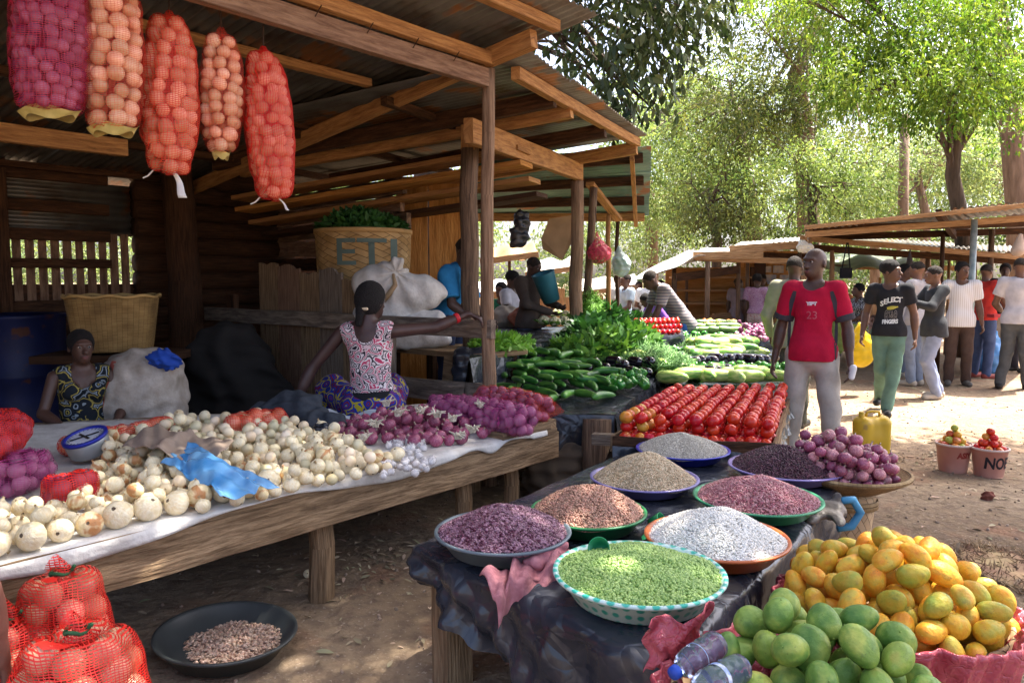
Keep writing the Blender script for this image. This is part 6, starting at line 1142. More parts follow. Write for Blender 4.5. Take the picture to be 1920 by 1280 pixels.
# the big basket of greens with painted letters
eb = Q(683, 530, 7.15); t = thing('woven_basket', 'big round woven basket with blue painted letters holding dark greens', 'basket', (eb.x, eb.y, .94)); Rb = .45
me = MB().lathe([(0, 0), (Rb * .86, 0), (Rb * .9, .1), (Rb * .96, .6), (Rb, 1.0), (Rb * 1.01, 1.01), (Rb * .96, 1.0), (Rb * .9, .6), (0, .4)], 64).mesh('woven_body', weave_mat('herringbone', (.55, .36, .16), (.42, .25, .09), 26, 24, diag=True), True); link('woven_body', me, t)
MB().lathe([(Rb * .99, .99), (Rb * 1.025, .99), (Rb * 1.025, 1.03), (Rb * .98, 1.03)], 64).build('rim', pm('basket_rim', (.40, .24, .09), rough=.8), t, True); wrap_text('lettering', 'ETI', me, (.10, 0, .80), (1, 0, 0), (0, 0, 1), (0, -1, 0), .25, pm('painted_blue', (.10, .14, .12), rough=.8), t, .004, bold=.004, width=.52)
leafheap('leafy_greens', 'mound of dark curly greens in the big lettered basket', 'greens', [((eb.x, eb.y, 1.97), (.42, .40, .15)), ((eb.x - .05, eb.y, 2.04), (.24, .24, .12))], 1500, .07, LFD, 210, wid=.9)
WS = pm('white_sack', [(.3, (.46, .43, .39)), (.7, (.66, .63, .58))], scale=14, rough=.8, bump=.3, bscale=50)
ws = Q(748, 545, 6.4); t = thing('white_sack', 'tied white sack with puckered neck resting on the rail in front of the lettered basket', 'sack', ws)
link('sack_body', sdf_mesh('sack_body', [prim_el((-.14, 0, .05), (.26, .2, .19)), prim_el((.1, 0, -.02), (.30, .2, .17)), prim_el((-.1, 0, -.2), (.3, .2, .16)), prim_rc((.2, 0, .02), (.38, -.02, -.03), .10, .02), prim_rc((-.05, -.05, .15), (-.0, -.1, .24), .09, .05)], .01, .06, WS, lambda x, y, z: .012 * np.sin(9 * np.arctan2(z - .15, x + .0) + 1) * np.exp(-((x) ** 2 + (z - .15) ** 2) * 8) + .005 * np.sin(40 * x + 10 * z)), t)
mb = MB(); mb.tube([V(-.02, -.17, .14), V(.0, -.2, .05), V(-.05, -.21, -.02), V(-.1, -.2, -.08)], [.012, .02, .024, .02], 8, wob=.2); mb.build('rope', pm('sisal', (.33, .23, .13), rough=.9), t, True)
lw = Q(800, 636, 6.35); t = thing('white_sack', 'lower white sack lying on the bench under the rail', 'sack', lw); link('sack_body', sdf_mesh('sack_body', [prim_rc((-.45, 0, 0), (.14, 0, 0), .11, .07), prim_rc((-.3, 0, .14), (.08, 0, .14), .13, .1)], .012, .06, WS, wr(.008, 20)), t)
blobthing('black_wrapped_crate', 'crate corner wrapped in wrinkled black plastic between bench and cucumbers', 'crate', Q(882, 692, 5.9), [prim_rc((-.08, 0, -.12), (-.08, 0, .12), .05, .05), prim_rc((.1, 0, -.12), (.1, 0, .12), .05, .05), prim_rc((-.08, 0, .1), (.1, 0, .1), .06, .06), prim_rc((-.08, 0, -.1), (.1, 0, -.1), .06, .06), prim_el((0, 0, 0), (.14, .08, .16))], .01, .04, M_BLACKP, wr(.008, 30))
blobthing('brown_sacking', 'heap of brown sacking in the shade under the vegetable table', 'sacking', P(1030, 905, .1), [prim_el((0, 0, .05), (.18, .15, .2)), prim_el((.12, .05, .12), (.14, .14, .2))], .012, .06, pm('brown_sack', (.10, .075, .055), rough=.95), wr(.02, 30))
blobthing('white_sacking', 'pale sacking on the ground at the foot of the black table', 'sacking', P(1110, 1290, .02), [prim_el((0, 0, .03), (.2, .1, .1)), prim_el((.15, 0, .02), (.15, .1, .08))], .01, .06, WS, wr(.015, 30))
# ---------------------------------------------------------------- hanging things
hb = Q(1124, 470, 8.7); t = thing('hanging_bag', 'red net bag of shallots hanging from the leaning post', 'net bag', hb); link('net', sdf_mesh('net', [prim_el((0, 0, -.03), (.14, .12, .12)), prim_rc((-.02, 0, .05), (-.03, 0, .2), .08, .012)], .012, .05, net_mat('bag_net_red', (.6, .05, .10), .012, .6), wr(.008, 50)), t); link('contents', sdf_mesh('contents', [prim_el((0, 0, -.05), (.125, .105, .10))], .012, .05, pm('shallots', [(.4, (.18, .09, .05)), (.6, (.40, .24, .14))], scale=40, rough=.6), wr(.012, 90)), t); MB().tube([(-.03, 0, .18), (-.05, 0, .5)], .004, 5).build('string', TIE, t)
hb = Q(1165, 490, 10.0); t = thing('hanging_bag', 'pale green white plastic bag hanging from the slim far post', 'plastic bag', hb); link('bag', sdf_mesh('bag', [prim_el((0, 0, -.06), (.13, .1, .15)), prim_rc((-.03, 0, .05), (-.04, 0, .2), .08, .02)], .014, .05, pm('milky_plastic', [(.4, (.50, .58, .55)), (.6, (.30, .42, .38))], scale=5, rough=.4), wr(.01, 40)), t); MB().tube([(-.04, 0, .18), (-.04, 0, .55)], .004, 5).build('string', TIE, t)
blobthing('dark_garment', 'dark garment hanging under the far roof left of the thick post', 'garment', Q(977, 428, 9.2), [prim_rc((0, 0, .15), (-.05, 0, -.15), .08, .10, flat=((0, 1, 0), .4)), prim_rc((.04, 0, .1), (.06, 0, -.1), .05, .05, flat=((0, 1, 0), .5))], .015, .05, M_BLACKP, wr(.015, 30))
cb = Q(1047, 455, 9.6); mb = MB(); mb.add([cb + V(*p) for p in ((-.12, 0, .30), (.22, .03, .36), (.20, .0, .05), (.05, .0, -.22), (-.20, .02, -.08), (-.22, 0, .05))], [(0, 1, 2, 3, 4, 5)]); sheet(mb.build('cardboard', pm('cardboard_brown', (.36, .23, .13), rough=.9), None, label='torn brown cardboard hanging beneath the far roof', cat='cardboard'), .006)
# ---------------------------------------------------------------- litter
rs = np.random.RandomState(300); n = 3200; x = rs.uniform(-2.5, 6, n); y = rs.uniform(1.6, 11, n); cx = rs.rand(n) < .45; k = rs.randint(0, 12, n); hx = rs.uniform(-2, 5.5, 12); hy_ = rs.uniform(2, 8, 12); x = np.where(cx, hx[k] + rs.normal(size=n) * .25, x); y = np.where(cx, hy_[k] + rs.normal(size=n) * .25, y)
pos = np.stack([x, y, np.array([bumpy(a, b) for a, b in zip(x, y)]) + .008], 1); d = rs.normal(size=(n, 3)); d[:, 2] *= .15; v, f = scatter_np(LEAF_V, LEAF_F, pos, look_rots(d, rs, .25), np.stack([.55 * (q := rs.uniform(.02, .08, n)), q, q], 1)); link('leaf_litter', mesh_np('leaf_litter', v, f, pm('dry_leaf', [(.3, (.24, .15, .09)), (.5, (.46, .36, .24)), (.7, (.34, .38, .20))], scale=3, rough=.8, island=.5, hue=.03)), label='dry leaves and vegetable scraps scattered over the bare earth', cat='litter', kind='stuff')
n = 2200; x = rs.uniform(-2.5, 6, n); y = rs.uniform(1.6, 10, n); pos = np.stack([x, y, np.array([bumpy(a, b) for a, b in zip(x, y)]) + .003], 1); v, f = scatter_np(*blob(6, 4, (.5, .4, .3)), pos, rotmats(n, rs), rs.uniform(.008, .03, n)); link('pebbles', mesh_np('pebbles', v, f, pm('pebble', [(.3, (.2, .14, .1)), (.7, (.36, .27, .2))], scale=3, island=.3, rough=.9), True), label='small stones and crumbs of earth on the ground', cat='pebbles', kind='stuff')
hp = P(1905, 1060, .02); leafheap('straw_heap', 'reddish heap of dry stalks on the ground at the right edge', 'straw', [((hp.x, hp.y, 0), (.30, .4, .012))], 700, .10, pm('straw', [(.3, (.25, .13, .09)), (.7, (.42, .32, .16))], scale=5, rough=.9, island=.4), 220, base=(ST_V, ST_F), up=.3, spread=1)
for px, py, s_, lb in ((577, 1075, .022, 'small pale onion fallen on the ground under the table'), (415, 1140, .02, 'pale onion fallen in the shade beside the pan')):
    p = P(px, py, s_); link('fallen_onion', MO_Y[0], None, p, (1, .4, 0), s_ * 2, lb, 'fallen onion')
p = P(1852, 930, .03); link('clod', sdf_mesh('clod', [prim_el((0, 0, 0), (.04, .035, .035))], .008, .02, pm('red_clod', (.18, .06, .04), rough=.95), wr(.008, 80)), None, p, label='small dark red clod on the ground beyond the yellow mangoes', cat='clod')
# ================================================================ PEOPLE
def skin_mat(name, c): return pm(name, [(.3, tuple(x * .85 for x in c)), (.7, tuple(x * 1.15 for x in c))], scale=7, rough=.45, spec=.4, bump=.1, bscale=60)
SKIN = skin_mat('skin', (.075, .038, .026)); SKIN2 = skin_mat('skin_warm', (.13, .062, .038)); SKIN3 = skin_mat('skin_brown', (.19, .09, .055)); HAIR = pm('hair', (.012, .010, .010), scale=60, rough=.85, bump=.8, bscale=150)
HAIRG = pm('short_hair', (.028, .021, .017), scale=60, rough=.9, bump=.6, bscale=150); EYEW = pm('eye_white', (.30, .26, .23), rough=.2); EYED = pm('iris', (.012, .008, .006), rough=.1); LIP = pm('lips', (.15, .06, .055), rough=.4)
def cloth(name, c, sc=14, rough=.9, **k): return pm(name, [(.3, tuple(x * .85 for x in c)), (.7, tuple(min(1, x * 1.1) for x in c))], scale=sc, rough=rough, spec=.15, bump=.15, bscale=90, **k)
def stripes(name, c1, c2, freq=30, axis=2, w=.5):
    m = bpy.data.materials.new(name); m.use_nodes = True; N = m.node_tree.nodes; L = m.node_tree.links; b = N['Principled BSDF']; tc = N.new('ShaderNodeTexCoord'); sp = N.new('ShaderNodeSeparateXYZ'); L.new(tc.outputs['Object'], sp.inputs[0])
    f = math_(N, L, 'FRACT', math_(N, L, 'MULTIPLY', sp.outputs[axis], freq)); L.new(mixc(N, L, math_(N, L, 'LESS_THAN', f, w), c1, c2), b.inputs['Base Color']); b.inputs['Roughness'].default_value = .9; return m
def floral(name, cols, sc=14, rough=.85):
    m = bpy.data.materials.new(name); m.use_nodes = True; N = m.node_tree.nodes; L = m.node_tree.links; b = N['Principled BSDF']; tc = N.new('ShaderNodeTexCoord')
    nz = N.new('ShaderNodeTexNoise'); nz.inputs['Scale'].default_value = sc * .7; L.new(tc.outputs['Object'], nz.inputs['Vector']); va = N.new('ShaderNodeVectorMath'); va.operation = 'MULTIPLY_ADD'; L.new(nz.outputs['Color'], va.inputs[0]); va.inputs[1].default_value = (.08, .08, .08); L.new(tc.outputs['Object'], va.inputs[2])
    vo = N.new('ShaderNodeTexVoronoi'); vo.inputs['Scale'].default_value = sc; L.new(va.outputs[0], vo.inputs['Vector']); n = len(cols); 
    n2 = N.new('ShaderNodeTexNoise'); n2.inputs['Scale'].default_value = sc * .45; n2.inputs['Detail'].default_value = 1; L.new(tc.outputs['Object'], n2.inputs['Vector'])
    a = math_(N, L, 'FRACT', math_(N, L, 'MULTIPLY', vo.outputs['Distance'], 2.6)); a = math_(N, L, 'MULTIPLY_ADD', n2.outputs['Fac'], .55); L.new(math_(N, L, 'MULTIPLY', vo.outputs['Distance'], 1.0), a.node.inputs[2]); a = math_(N, L, 'FRACT', math_(N, L, 'MULTIPLY', a, 1.9))
    L.new(ramp(N, L, a, [(i / n, c) for i, c in enumerate(cols)], 'CONSTANT'), b.inputs['Base Color']); b.inputs['Roughness'].default_value = rough; b.inputs['Specular IOR Level'].default_value = .15; return m
DEF = dict(pel=(0, .0, .95), wai=(0, -.005, 1.12), che=(0, .0, 1.35), nec=(0, .012, 1.455), hea=(0, -.01, 1.635), fwd=(0, -1, 0),
           shL=(.175, .01, 1.425), elL=(.23, .04, 1.14), wrL=(.245, -.02, .89), hpL=(.088, 0, .93), knL=(.10, -.015, .50), anL=(.11, .03, .085),
           shR=(-.175, .01, 1.425), elR=(-.23, .04, 1.14), wrR=(-.245, -.02, .89), hpR=(-.088, 0, .93), knR=(-.10, -.015, .50), anR=(-.11, .03, .085))
def npv(x): return np.array(x, float)
def unit(x): x = npv(x); return x / (np.linalg.norm(x) + 1e-9)
def person(label, loc, rotz=0, h=1.75, pose=None, yaw=0, pitch=0, roll=0, skin=SKIN, top=None, sleeve=.62, hem=.86, bottom=None, legs='trousers', hair='short', hairmat=None, shoe=None, res=.012, loose=.022, grip=None, group=None, female=False, feet=True, strap=False, belt=None, ankclip=.06, cat='person', openf=.35):
    J = {k: npv(v) for k, v in DEF.items()}; J.update({k: npv(v) for k, v in (pose or {}).items()}); s_ = h / 1.75
    t = thing('person', label, cat, loc, rotz, group, s_); fw = unit(J['fwd']); Rh = np.array(Euler((R(pitch), R(roll), R(yaw)), 'XYZ').to_matrix()); H = J['hea']
    def hp(x, y, z): return H + Rh @ npv((x, y, z))
    flat = (np.abs(fw) * 0 + fw, .70); B = []
    B += [prim_rc(J['che'], J['wai'], .135, .112, flat), prim_rc(J['wai'], J['pel'], .112, .135, flat), prim_rc(J['shL'] * .8 + J['shR'] * .2, J['shR'] * .8 + J['shL'] * .2, .058, .058), prim_rc(J['nec'], H + Rh @ npv((0, .02, -.06)), .056, .052), prim_rc(J['nec'] + (0, 0, .02), J['shL'] * .75 + J['nec'] * .25, .04, .045), prim_rc(J['nec'] + (0, 0, .02), J['shR'] * .75 + J['nec'] * .25, .04, .045)]
    if female: side = np.cross(fw, (0, 0, 1)); B += [prim_el(J['che'] + fw * .08 + side * s__ * .07 - npv((0, 0, .03)), (.052, .052, .052)) for s__ in (-1, 1)]
    hk = .012
    B += [prim_el(hp(0, .012, .022), (.074, .096, .088), Rh, k=.03), prim_el(hp(0, -.028, -.035), (.058, .066, .085), Rh, k=.03), prim_el(hp(0, -.062, -.085), (.030, .030, .026), Rh, k=.03), prim_rc(hp(0, -.096, -.0), hp(0, -.116, -.032), .009, .0145, k=.012), prim_el(hp(0, -.103, -.033), (.021, .014, .010), Rh, k=.008),
          prim_el(hp(0, -.094, -.062), (.026, .013, .009), Rh, k=.008), prim_el(hp(0, -.092, -.074), (.022, .013, .008), Rh, k=.008), prim_el(hp(0, -.080, .028), (.052, .02, .012), Rh, k=.02), prim_el(hp(.078, .012, -.012), (.010, .019, .031), Rh, k=.008), prim_el(hp(-.078, .012, -.012), (.010, .019, .031), Rh, k=.008)]
    B += [prim_el(hp(x, -.100, .006), (.017, .014, .012), Rh, sub=True, k=.012) for x in (-.031, .031)]
    for S_ in 'LR':
        sh, el, wr_ = J['sh' + S_], J['el' + S_], J['wr' + S_]; kw = .88 if female else 1
        B += [prim_rc(sh, el, .052 * kw, .040 * kw, k=.03), prim_rc(el, wr_, .040 * kw, .026 * kw, k=.02), prim_rc(el * .8 + wr_ * .2, el * .5 + wr_ * .5, .043 * kw, .036 * kw)]
        hd = unit(wr_ - el); sg = 1 if S_ == 'L' else -1
        if grip and S_ in grip: hd = unit(grip[S_])
        sd = unit(fw - hd * (fw @ hd)) if abs(fw @ hd) < .95 else unit(np.cross(hd, (0, 0, 1))); pn = np.cross(hd, sd) * sg
        if pn @ (npv((0, 0, 1.2)) - 0) > 99: pn = -pn
        pc = wr_ + hd * .075; B += [prim_rc(wr_, pc, .026, .034, (pn, .5), k=.015)]
        for q, (of, ln) in enumerate(((.029, .070), (.010, .080), (-.010, .075), (-.028, .060))):
            b0 = pc + sd * of; m1 = b0 + unit(hd + pn * (.35 + .08 * q)) * ln * .5; m2 = m1 + unit(hd * .6 + pn * (.75 + .08 * q)) * ln * .5; B += [prim_rc(b0 - hd * .01, m1, .0098, .0092, k=.004), prim_rc(m1, m2, .0092, .0078, k=.004)]
        b0 = wr_ + hd * .028 + sd * .026; m1 = b0 + unit(hd * .7 + sd * .7 + pn * .3) * .035; B += [prim_rc(b0, m1, .0125, .011, k=.006), prim_rc(m1, m1 + unit(hd + sd * .2 + pn * .5) * .03, .0105, .009, k=.004)]
        hi, kn, an = J['hp' + S_], J['kn' + S_], J['an' + S_]; B += [prim_rc(hi, kn, .088, .054, k=.03), prim_rc(kn, an, .052, .036, k=.02), prim_el(kn * .7 + an * .3 + (0, .015, 0), (.05, .055, .10))]
        td = unit(npv((fw[0] + .15 * sg, fw[1], 0))); B += [prim_rc(an - td * .02 - (0, 0, .045), an + td * .15 - (0, 0, .055), .036, .030, ((0, 0, 1), .8), k=.02)]
        if shoe is not None and feet:
            me = sdf_mesh('shoe', [prim_rc(an - td * .035 - (0, 0, .045), an + td * .165 - (0, 0, .050), .046, .040, k=.02), prim_rc(an - td * .02 - (0, 0, .03), an, .046, .046)], .010, .02, shoe, clip=[(an - npv((0, 0, .085)), (0, 0, -1)), (an + npv((0, 0, .03)), (0, 0, 1))]); link('shoe', me, t)
    link('body', sdf_mesh('body', B, res, .025, skin), t)
    # eyes, lips
    if res < .014:
        mb = MB(); v_, f_ = blob(12, 8, (.0125, .009, .0095))
        for x in (-.031, .031):
            c_ = hp(x, -.0835, .006); e = link('eye', mesh_np('eye', v_ @ Rh.T + c_, f_, EYEW, True), t); v2, f2 = blob(10, 6, (.0062, .003, .0062)); link('iris', mesh_np('iris', v2 @ Rh.T + hp(x, -.0915, .006), f2, EYED, True), e)
        link('lips', sdf_mesh('lips', [prim_el(hp(0, -.0985, -.0625), (.024, .011, .0065), Rh), prim_el(hp(0, -.097, -.0735), (.020, .011, .0065), Rh)], .0035, .004, LIP), t)
    hm = hairmat or HAIR
    if hair:
        up = Rh @ npv((0, 0, 1)); fr = Rh @ npv((0, -1, 0)); g_ = .0035 if hair == 'crop' else .013
        E = [prim_el(hp(0, .015, .026 + g_ * .3), (.075 + g_, .097 + g_, .088 + g_), Rh, clips=[(hp(0, -.062, .045), unit(fr * .95 - up * .55)), (hp(0, .02, -.035 if hair != 'crop' else -.01), -unit(up + fr * .35))])]
        if hair == 'afro': E += [prim_el(hp(0, .02, .05), (.098, .105, .09), Rh, clips=[(hp(0, -.075, .05), unit(fr * .9 - up * .5)), (hp(0, .0, .0), -up)])]
        if hair == 'pony': E += [prim_el(hp(0, .03, .0), (.090, .105, .11), Rh, clips=[(hp(0, -.05, .04), unit(fr * .9 - up * .4))]), prim_rc(hp(0, .105, -.055), hp(0, .12, -.16), .032, .022)]
        link('hair', sdf_mesh('hair', E, .009 if res < .016 else .014, .012, hm, wr(.0025, 160)), t)
    # top
    if top is not None:
        tp = top; ax = unit(J['che'] - J['pel']); T = []; lo_ = loose
        hemc = J['pel'] + ax * (hem - .95); T += [prim_rc(J['che'], J['wai'], .135 + lo_, .118 + lo_, flat), prim_rc(J['wai'], J['pel'], .122 + lo_, .168 + lo_ * .8, flat), prim_rc(J['pel'], J['pel'] - ax * .1, .168 + lo_ * .8, .178 + lo_ * .8, (fw, .78)), prim_rc(J['shL'] * .88 + J['shR'] * .12, J['shR'] * .88 + J['shL'] * .12, .060 + lo_ * .7, .060 + lo_ * .7)]
        if female: side = np.cross(fw, (0, 0, 1)); T += [prim_el(J['che'] + fw * .08 + side * s__ * .07 - npv((0, 0, .03)), (.07, .07, .07)) for s__ in (-1, 1)]
        SL = []
        for S_ in 'LR':
            sh, el, wr_ = J['sh' + S_], J['el' + S_], J['wr' + S_]
            if sleeve == 'long': SL += [prim_rc(sh, el, .064 + lo_ * .5, .056, k=.03), prim_rc(el, wr_, .056, .042, clips=[(wr_, unit(wr_ - el))])]
            elif sleeve: e_ = sh + (el - sh) * (sleeve + .1); SL += [prim_rc(sh, e_, .066 + lo_ * .6, .060 + lo_ * .5, clips=[(sh + (el - sh) * sleeve, unit(el - sh))], k=.03)]
        cut = [prim_el(J['nec'] + fw * .045 + (0, 0, .03), (.075, .085, .07), sub=True, k=.012)]
        if strap: cut += [prim_el(J['nec'] + fw * .06 + (0, 0, .0), (.085, .12, .12), sub=True, k=.012), prim_el(J['nec'] - fw * .08 + (0, 0, -.0), (.075, .09, .10), sub=True, k=.012), prim_el(J['shL'] * 1.18 - J['nec'] * .18 + (0, 0, -.03), (.055, .16, .09), sub=True, k=.01), prim_el(J['shR'] * 1.18 - J['nec'] * .18 + (0, 0, -.03), (.055, .16, .09), sub=True, k=.01)]
        def dsp(x, y, z): return .0035 * np.sin(26 * z + 9 * x + 3 * np.sin(14 * y + 11 * x)) + .0035 * np.sin(34 * x + 7 * z) * np.sin(12 * z + 2) + .004 * np.sin(9 * z - 22 * x) * np.clip((1.25 - z) * 4, 0, 1)
        sm = sdf_mesh('shirt', T + SL + cut, res, .03, tp, dsp, clip=[(hemc, -ax)] if legs != 'none' or True else None); link('shirt', sm, t)
    if bottom is not None:
        ax = unit(J['che'] - J['pel']); wz = J['pel'] + ax * .09
        if legs == 'trousers':
            K = [prim_rc(J['wai'] * .6 + J['pel'] * .4, J['pel'] - ax * .03, .118 + .012, .145, (fw, .78), clips=[(wz + ax * .02, ax)])]
            for S_ in 'LR': hi, kn, an = J['hp' + S_], J['kn' + S_], J['an' + S_]; K += [prim_rc(hi, kn, .100, .076, k=.025), prim_rc(kn, an, .074, .064, clips=[(an - (0, 0, ankclip), (0, 0, -1))], k=.025), ]
            def dsp2(x, y, z): return .004 * np.sin(30 * z + 12 * np.abs(x) + 3 * np.sin(18 * y)) + .005 * np.sin(22 * z - 30 * x) * np.clip(1 - np.abs(z - .3) * 3, 0, 1)
            link('trousers', sdf_mesh('trousers', K, res, .03, bottom, dsp2), t)
        else:
            kn = (J['knL'] + J['knR']) / 2; an = (J['anL'] + J['anR']) / 2; K = [prim_rc(J['wai'] * .7 + J['pel'] * .3, J['pel'], .125, .155, (fw, .8), clips=[(wz + ax * .02, ax)])]
            for S_ in 'LR': K += [prim_rc(J['hp' + S_], J['kn' + S_], .11, .10, k=.06), prim_rc(J['kn' + S_], J['an' + S_] * .85 + J['kn' + S_] * .15, .10, .11, k=.08)]
            link('skirt', sdf_mesh('skirt', K, res, .07, bottom, wr(.008, 26)), t)
    if belt is not None: ax = unit(J['che'] - J['pel']); c_ = J['pel'] + ax * .10; link('belt', sdf_mesh('belt', [prim_rc(c_ - ax * .06, c_ + ax * .06, .152, .150, flat, clips=[(c_ + ax * .03, ax), (c_ - ax * .03, -ax)])], .008, .01, belt), t)
    return t
def face(p): return -math.atan2(p[0], p[1])
def at(px, Y, base=0.0): q = Q(px, 600, Y); return V(q.x, Y, base)
BLACKSH = pm('black_shoe', (.02, .018, .017), rough=.5); GREYSH = pm('grey_shoe', (.10, .09, .08), rough=.7); TANSH = pm('pale_shoe', (.45, .38, .3), rough=.8)
# 1 the man in the red shirt
RED = cloth('crimson_jersey', (.42, .010, .04)); GREYD = cloth('dark_grey_cloth', (.055, .05, .06)); STONE = cloth('stone_trousers', (.42, .38, .33))
p1 = at(1524, 5.75); m1 = person('tall man in a crimson jersey with number and stone trousers beside the tomatoes', p1, face(p1) + R(-4), 1.745, dict(shL=(.165, .01, 1.425), shR=(-.165, .01, 1.425), elL=(.245, .03, 1.14), wrL=(.275, -.04, .87), elR=(-.23, .05, 1.14), wrR=(-.275, .0, .87), anL=(.19, -.02, .085), knL=(.15, -.03, .5), anR=(-.16, .02, .085), knR=(-.12, -.02, .5), hpL=(.095, 0, .93), hpR=(-.095, 0, .93)), yaw=-30, skin=SKIN, top=RED, sleeve=.72, hem=.885, bottom=STONE, hair=None, shoe=BLACKSH, res=.0085, loose=.014)
sh = [c for c in m1.children if c.name.startswith('shirt')][0]
bvs = bvh_of(sh.data)
def strip(me_bv, pts, w_, name, mat, par, off=.003, n=14, nrm=(0, -1, 0)):
    pts = [Vector(p) for p in pts]; nrm = Vector(nrm)
    def fn(u, v):
        k = v * (len(pts) - 1); i = min(int(k), len(pts) - 2); p = pts[i].lerp(pts[i + 1], k - i); d = (pts[i + 1] - pts[i]).normalized(); sd_ = d.cross(nrm).normalized(); p = p + sd_ * (u - .5) * w_ * (.4 + .6 * math.sin(PI * min(1, .15 + v))); h_ = me_bv.ray_cast(p + nrm * .4, -nrm, .8); return (h_[0] + nrm * off) if h_[0] else p
    mb = MB(); mb.grid(fn, 5, n); return mb.build(name, mat, par, True)
for sg in (-1, 1): strip(bvs, [(sg * .13, 0, 1.42), (sg * .155, 0, 1.33), (sg * .165, 0, 1.22)], .035, 'side_panel', GREYD, sh); strip(bvs, [(sg * .168, 0, 1.20), (sg * .17, 0, 1.05), (sg * .175, 0, .9)], .024, 'side_panel', GREYD, sh)
for sg, S_ in ((1, 'L'), (-1, 'R')):
    a = npv((sg * .165, .01, 1.425)); e = npv((.245, .03, 1.14)) if sg > 0 else npv((-.23, .05, 1.14)); c_ = a + (e - a) * .70; d = unit(e - a); link('sleeve_cuff', sdf_mesh('sleeve_cuff', [prim_rc(c_ - d * .06, c_ + d * .05, .077, .074, clips=[(c_ + d * .03, d), (c_ - d * .02, -d)])], .008, .01, GREYD), sh)
wrap_text('number', '23', sh.data, (-.0, 0, 1.235), (1, 0, 0), (0, 0, 1), (0, -1, 0), .062, pm('pale_print', (.50, .10, .14), rough=.7), sh, .003)
wrap_text('chest_print', 'YEST', sh.data, (-.005, 0, 1.325), (1, 0, 0), (0, 0, 1), (0, -1, 0), .024, pm('white_print', (.70, .62, .66), rough=.7), sh, .003, bold=.003)
pr_ = m1; link('held_cup', sdf_mesh('held_cup', [prim_rc((0, 0, 0), (.01, 0, .07), .022, .026)], .006, .01, pm('white_cup', (.7, .7, .7), rough=.5)), None, m1.matrix_basis @ Vector((.29, -.10, .78)), label='small white cup held in the hand of the man in the crimson jersey', cat='cup')
# 2 the man in the black T-shirt
BT = cloth('black_tee', (.022, .022, .026)); GT = cloth('sage_trousers', (.12, .21, .165))
p2 = at(1667, 8.35); m2 = person('young man walking in a black printed T-shirt and sage green trousers', p2, face(p2) + R(-3), 1.71, dict(elL=(.25, .06, 1.14), wrL=(.27, .03, .88), elR=(-.245, .06, 1.15), wrR=(-.27, -.06, .90), knL=(.07, -.06, .50), anL=(.02, -.16, .085), knR=(-.06, .03, .50), anR=(-.08, .32, .14)), yaw=72, skin=SKIN2, top=BT, sleeve=.55, hem=.90, bottom=GT, hair='afro', shoe=BLACKSH, res=.010, loose=.014)
sh = [c for c in m2.children if c.name.startswith('shirt')][0]; WP = pm('white_letter', (.72, .72, .70), rough=.7); BV2 = bvh_of(sh.data)
for i, (ch, a) in enumerate(zip('SELECT', range(6))): x = -.085 + .036 * i; wrap_text('letter', ch, sh.data, (x + .01, 0, 1.27 + .012 * i - .0035 * (i - 2) ** 2 + .01), (1, 0, .12), (0, 0, 1), (0, -1, 0), .058, WP, sh, .003, bold=.0025)
wrap_text('lettering', 'FINGERS', sh.data, (.015, 0, 1.065), (1, 0, .06), (0, 0, 1), (0, -1, 0), .045, WP, sh, .003, bold=.003, width=.16)
strip(BV2, [(-.02, 0, 1.215), (.04, 0, 1.225), (.09, 0, 1.235)], .04, 'yellow_emblem', pm('olive_yellow_print', (.42, .38, .06), rough=.7), sh)
wrap_text('grey_print', '@%&@', sh.data, (.02, 0, 1.145), (1, 0, 0), (0, 0, 1), (0, -1, 0), .09, pm('grey_print', (.20, .18, .17), rough=.7), sh, .0025, width=.13)
# 3 dark shirt, arms raised across
p3 = at(1752, 9.4); person('man in a charcoal shirt and pale blue jeans standing sideways with arms folded', p3, face(p3) + R(-62), 1.68, dict(elL=(.26, -.18, 1.22), wrL=(.08, -.36, 1.28), elR=(-.24, -.16, 1.20), wrR=(.02, -.34, 1.24), hea=(0, -.04, 1.63), knL=(.08, -.12, .5), anL=(.09, .02, .085), knR=(-.1, -.02, .52), anR=(-.12, .16, .085)), yaw=-12, pitch=6, skin=SKIN3, top=cloth('charcoal_shirt', (.045, .047, .052)), sleeve='long', hem=.82, bottom=cloth('pale_jeans', (.26, .30, .42)), hair='crop', hairmat=HAIRG, shoe=TANSH, res=.0125)
# 4 white short sleeved shirt
p4 = at(1800, 10.6); person('man in a white striped short sleeved shirt and brown trousers', p4, face(p4) + R(8), 1.75, dict(elR=(-.24, .08, 1.15), wrR=(-.2, .1, .9), wrL=(.27, -.02, .88)), yaw=25, skin=SKIN2, top=stripes('striped_white', (.74, .73, .74), (.56, .52, .52), 38, 0, .3), sleeve=.68, hem=.84, bottom=cloth('brown_trousers', (.085, .055, .045)), hair='short', shoe=GREYSH, res=.013)
# 5 red polo
p5 = at(1845, 11.4); person('man in a bright red polo and jeans seen from behind holding a red box', p5, face(p5) + R(140), 1.74, dict(elR=(-.24, -.12, 1.14), wrR=(-.22, -.3, 1.0)), yaw=10, skin=SKIN2, top=cloth('red_polo', (.62, .05, .04)), sleeve=.6, hem=.9, bottom=cloth('blue_jeans', (.07, .10, .20)), hair='crop', hairmat=HAIRG, shoe=pm('red_shoe', (.25, .05, .04), rough=.6), res=.014)
q = at(1876, 10.9, .98); MB().beam(q - V(.15, 0, 0), q + V(.15, 0, 0), .16, .05).build('red_box', pm('red_card', (.5, .04, .05), rough=.5), None, label='flat red and white box held out by the man in the red polo', cat='box')
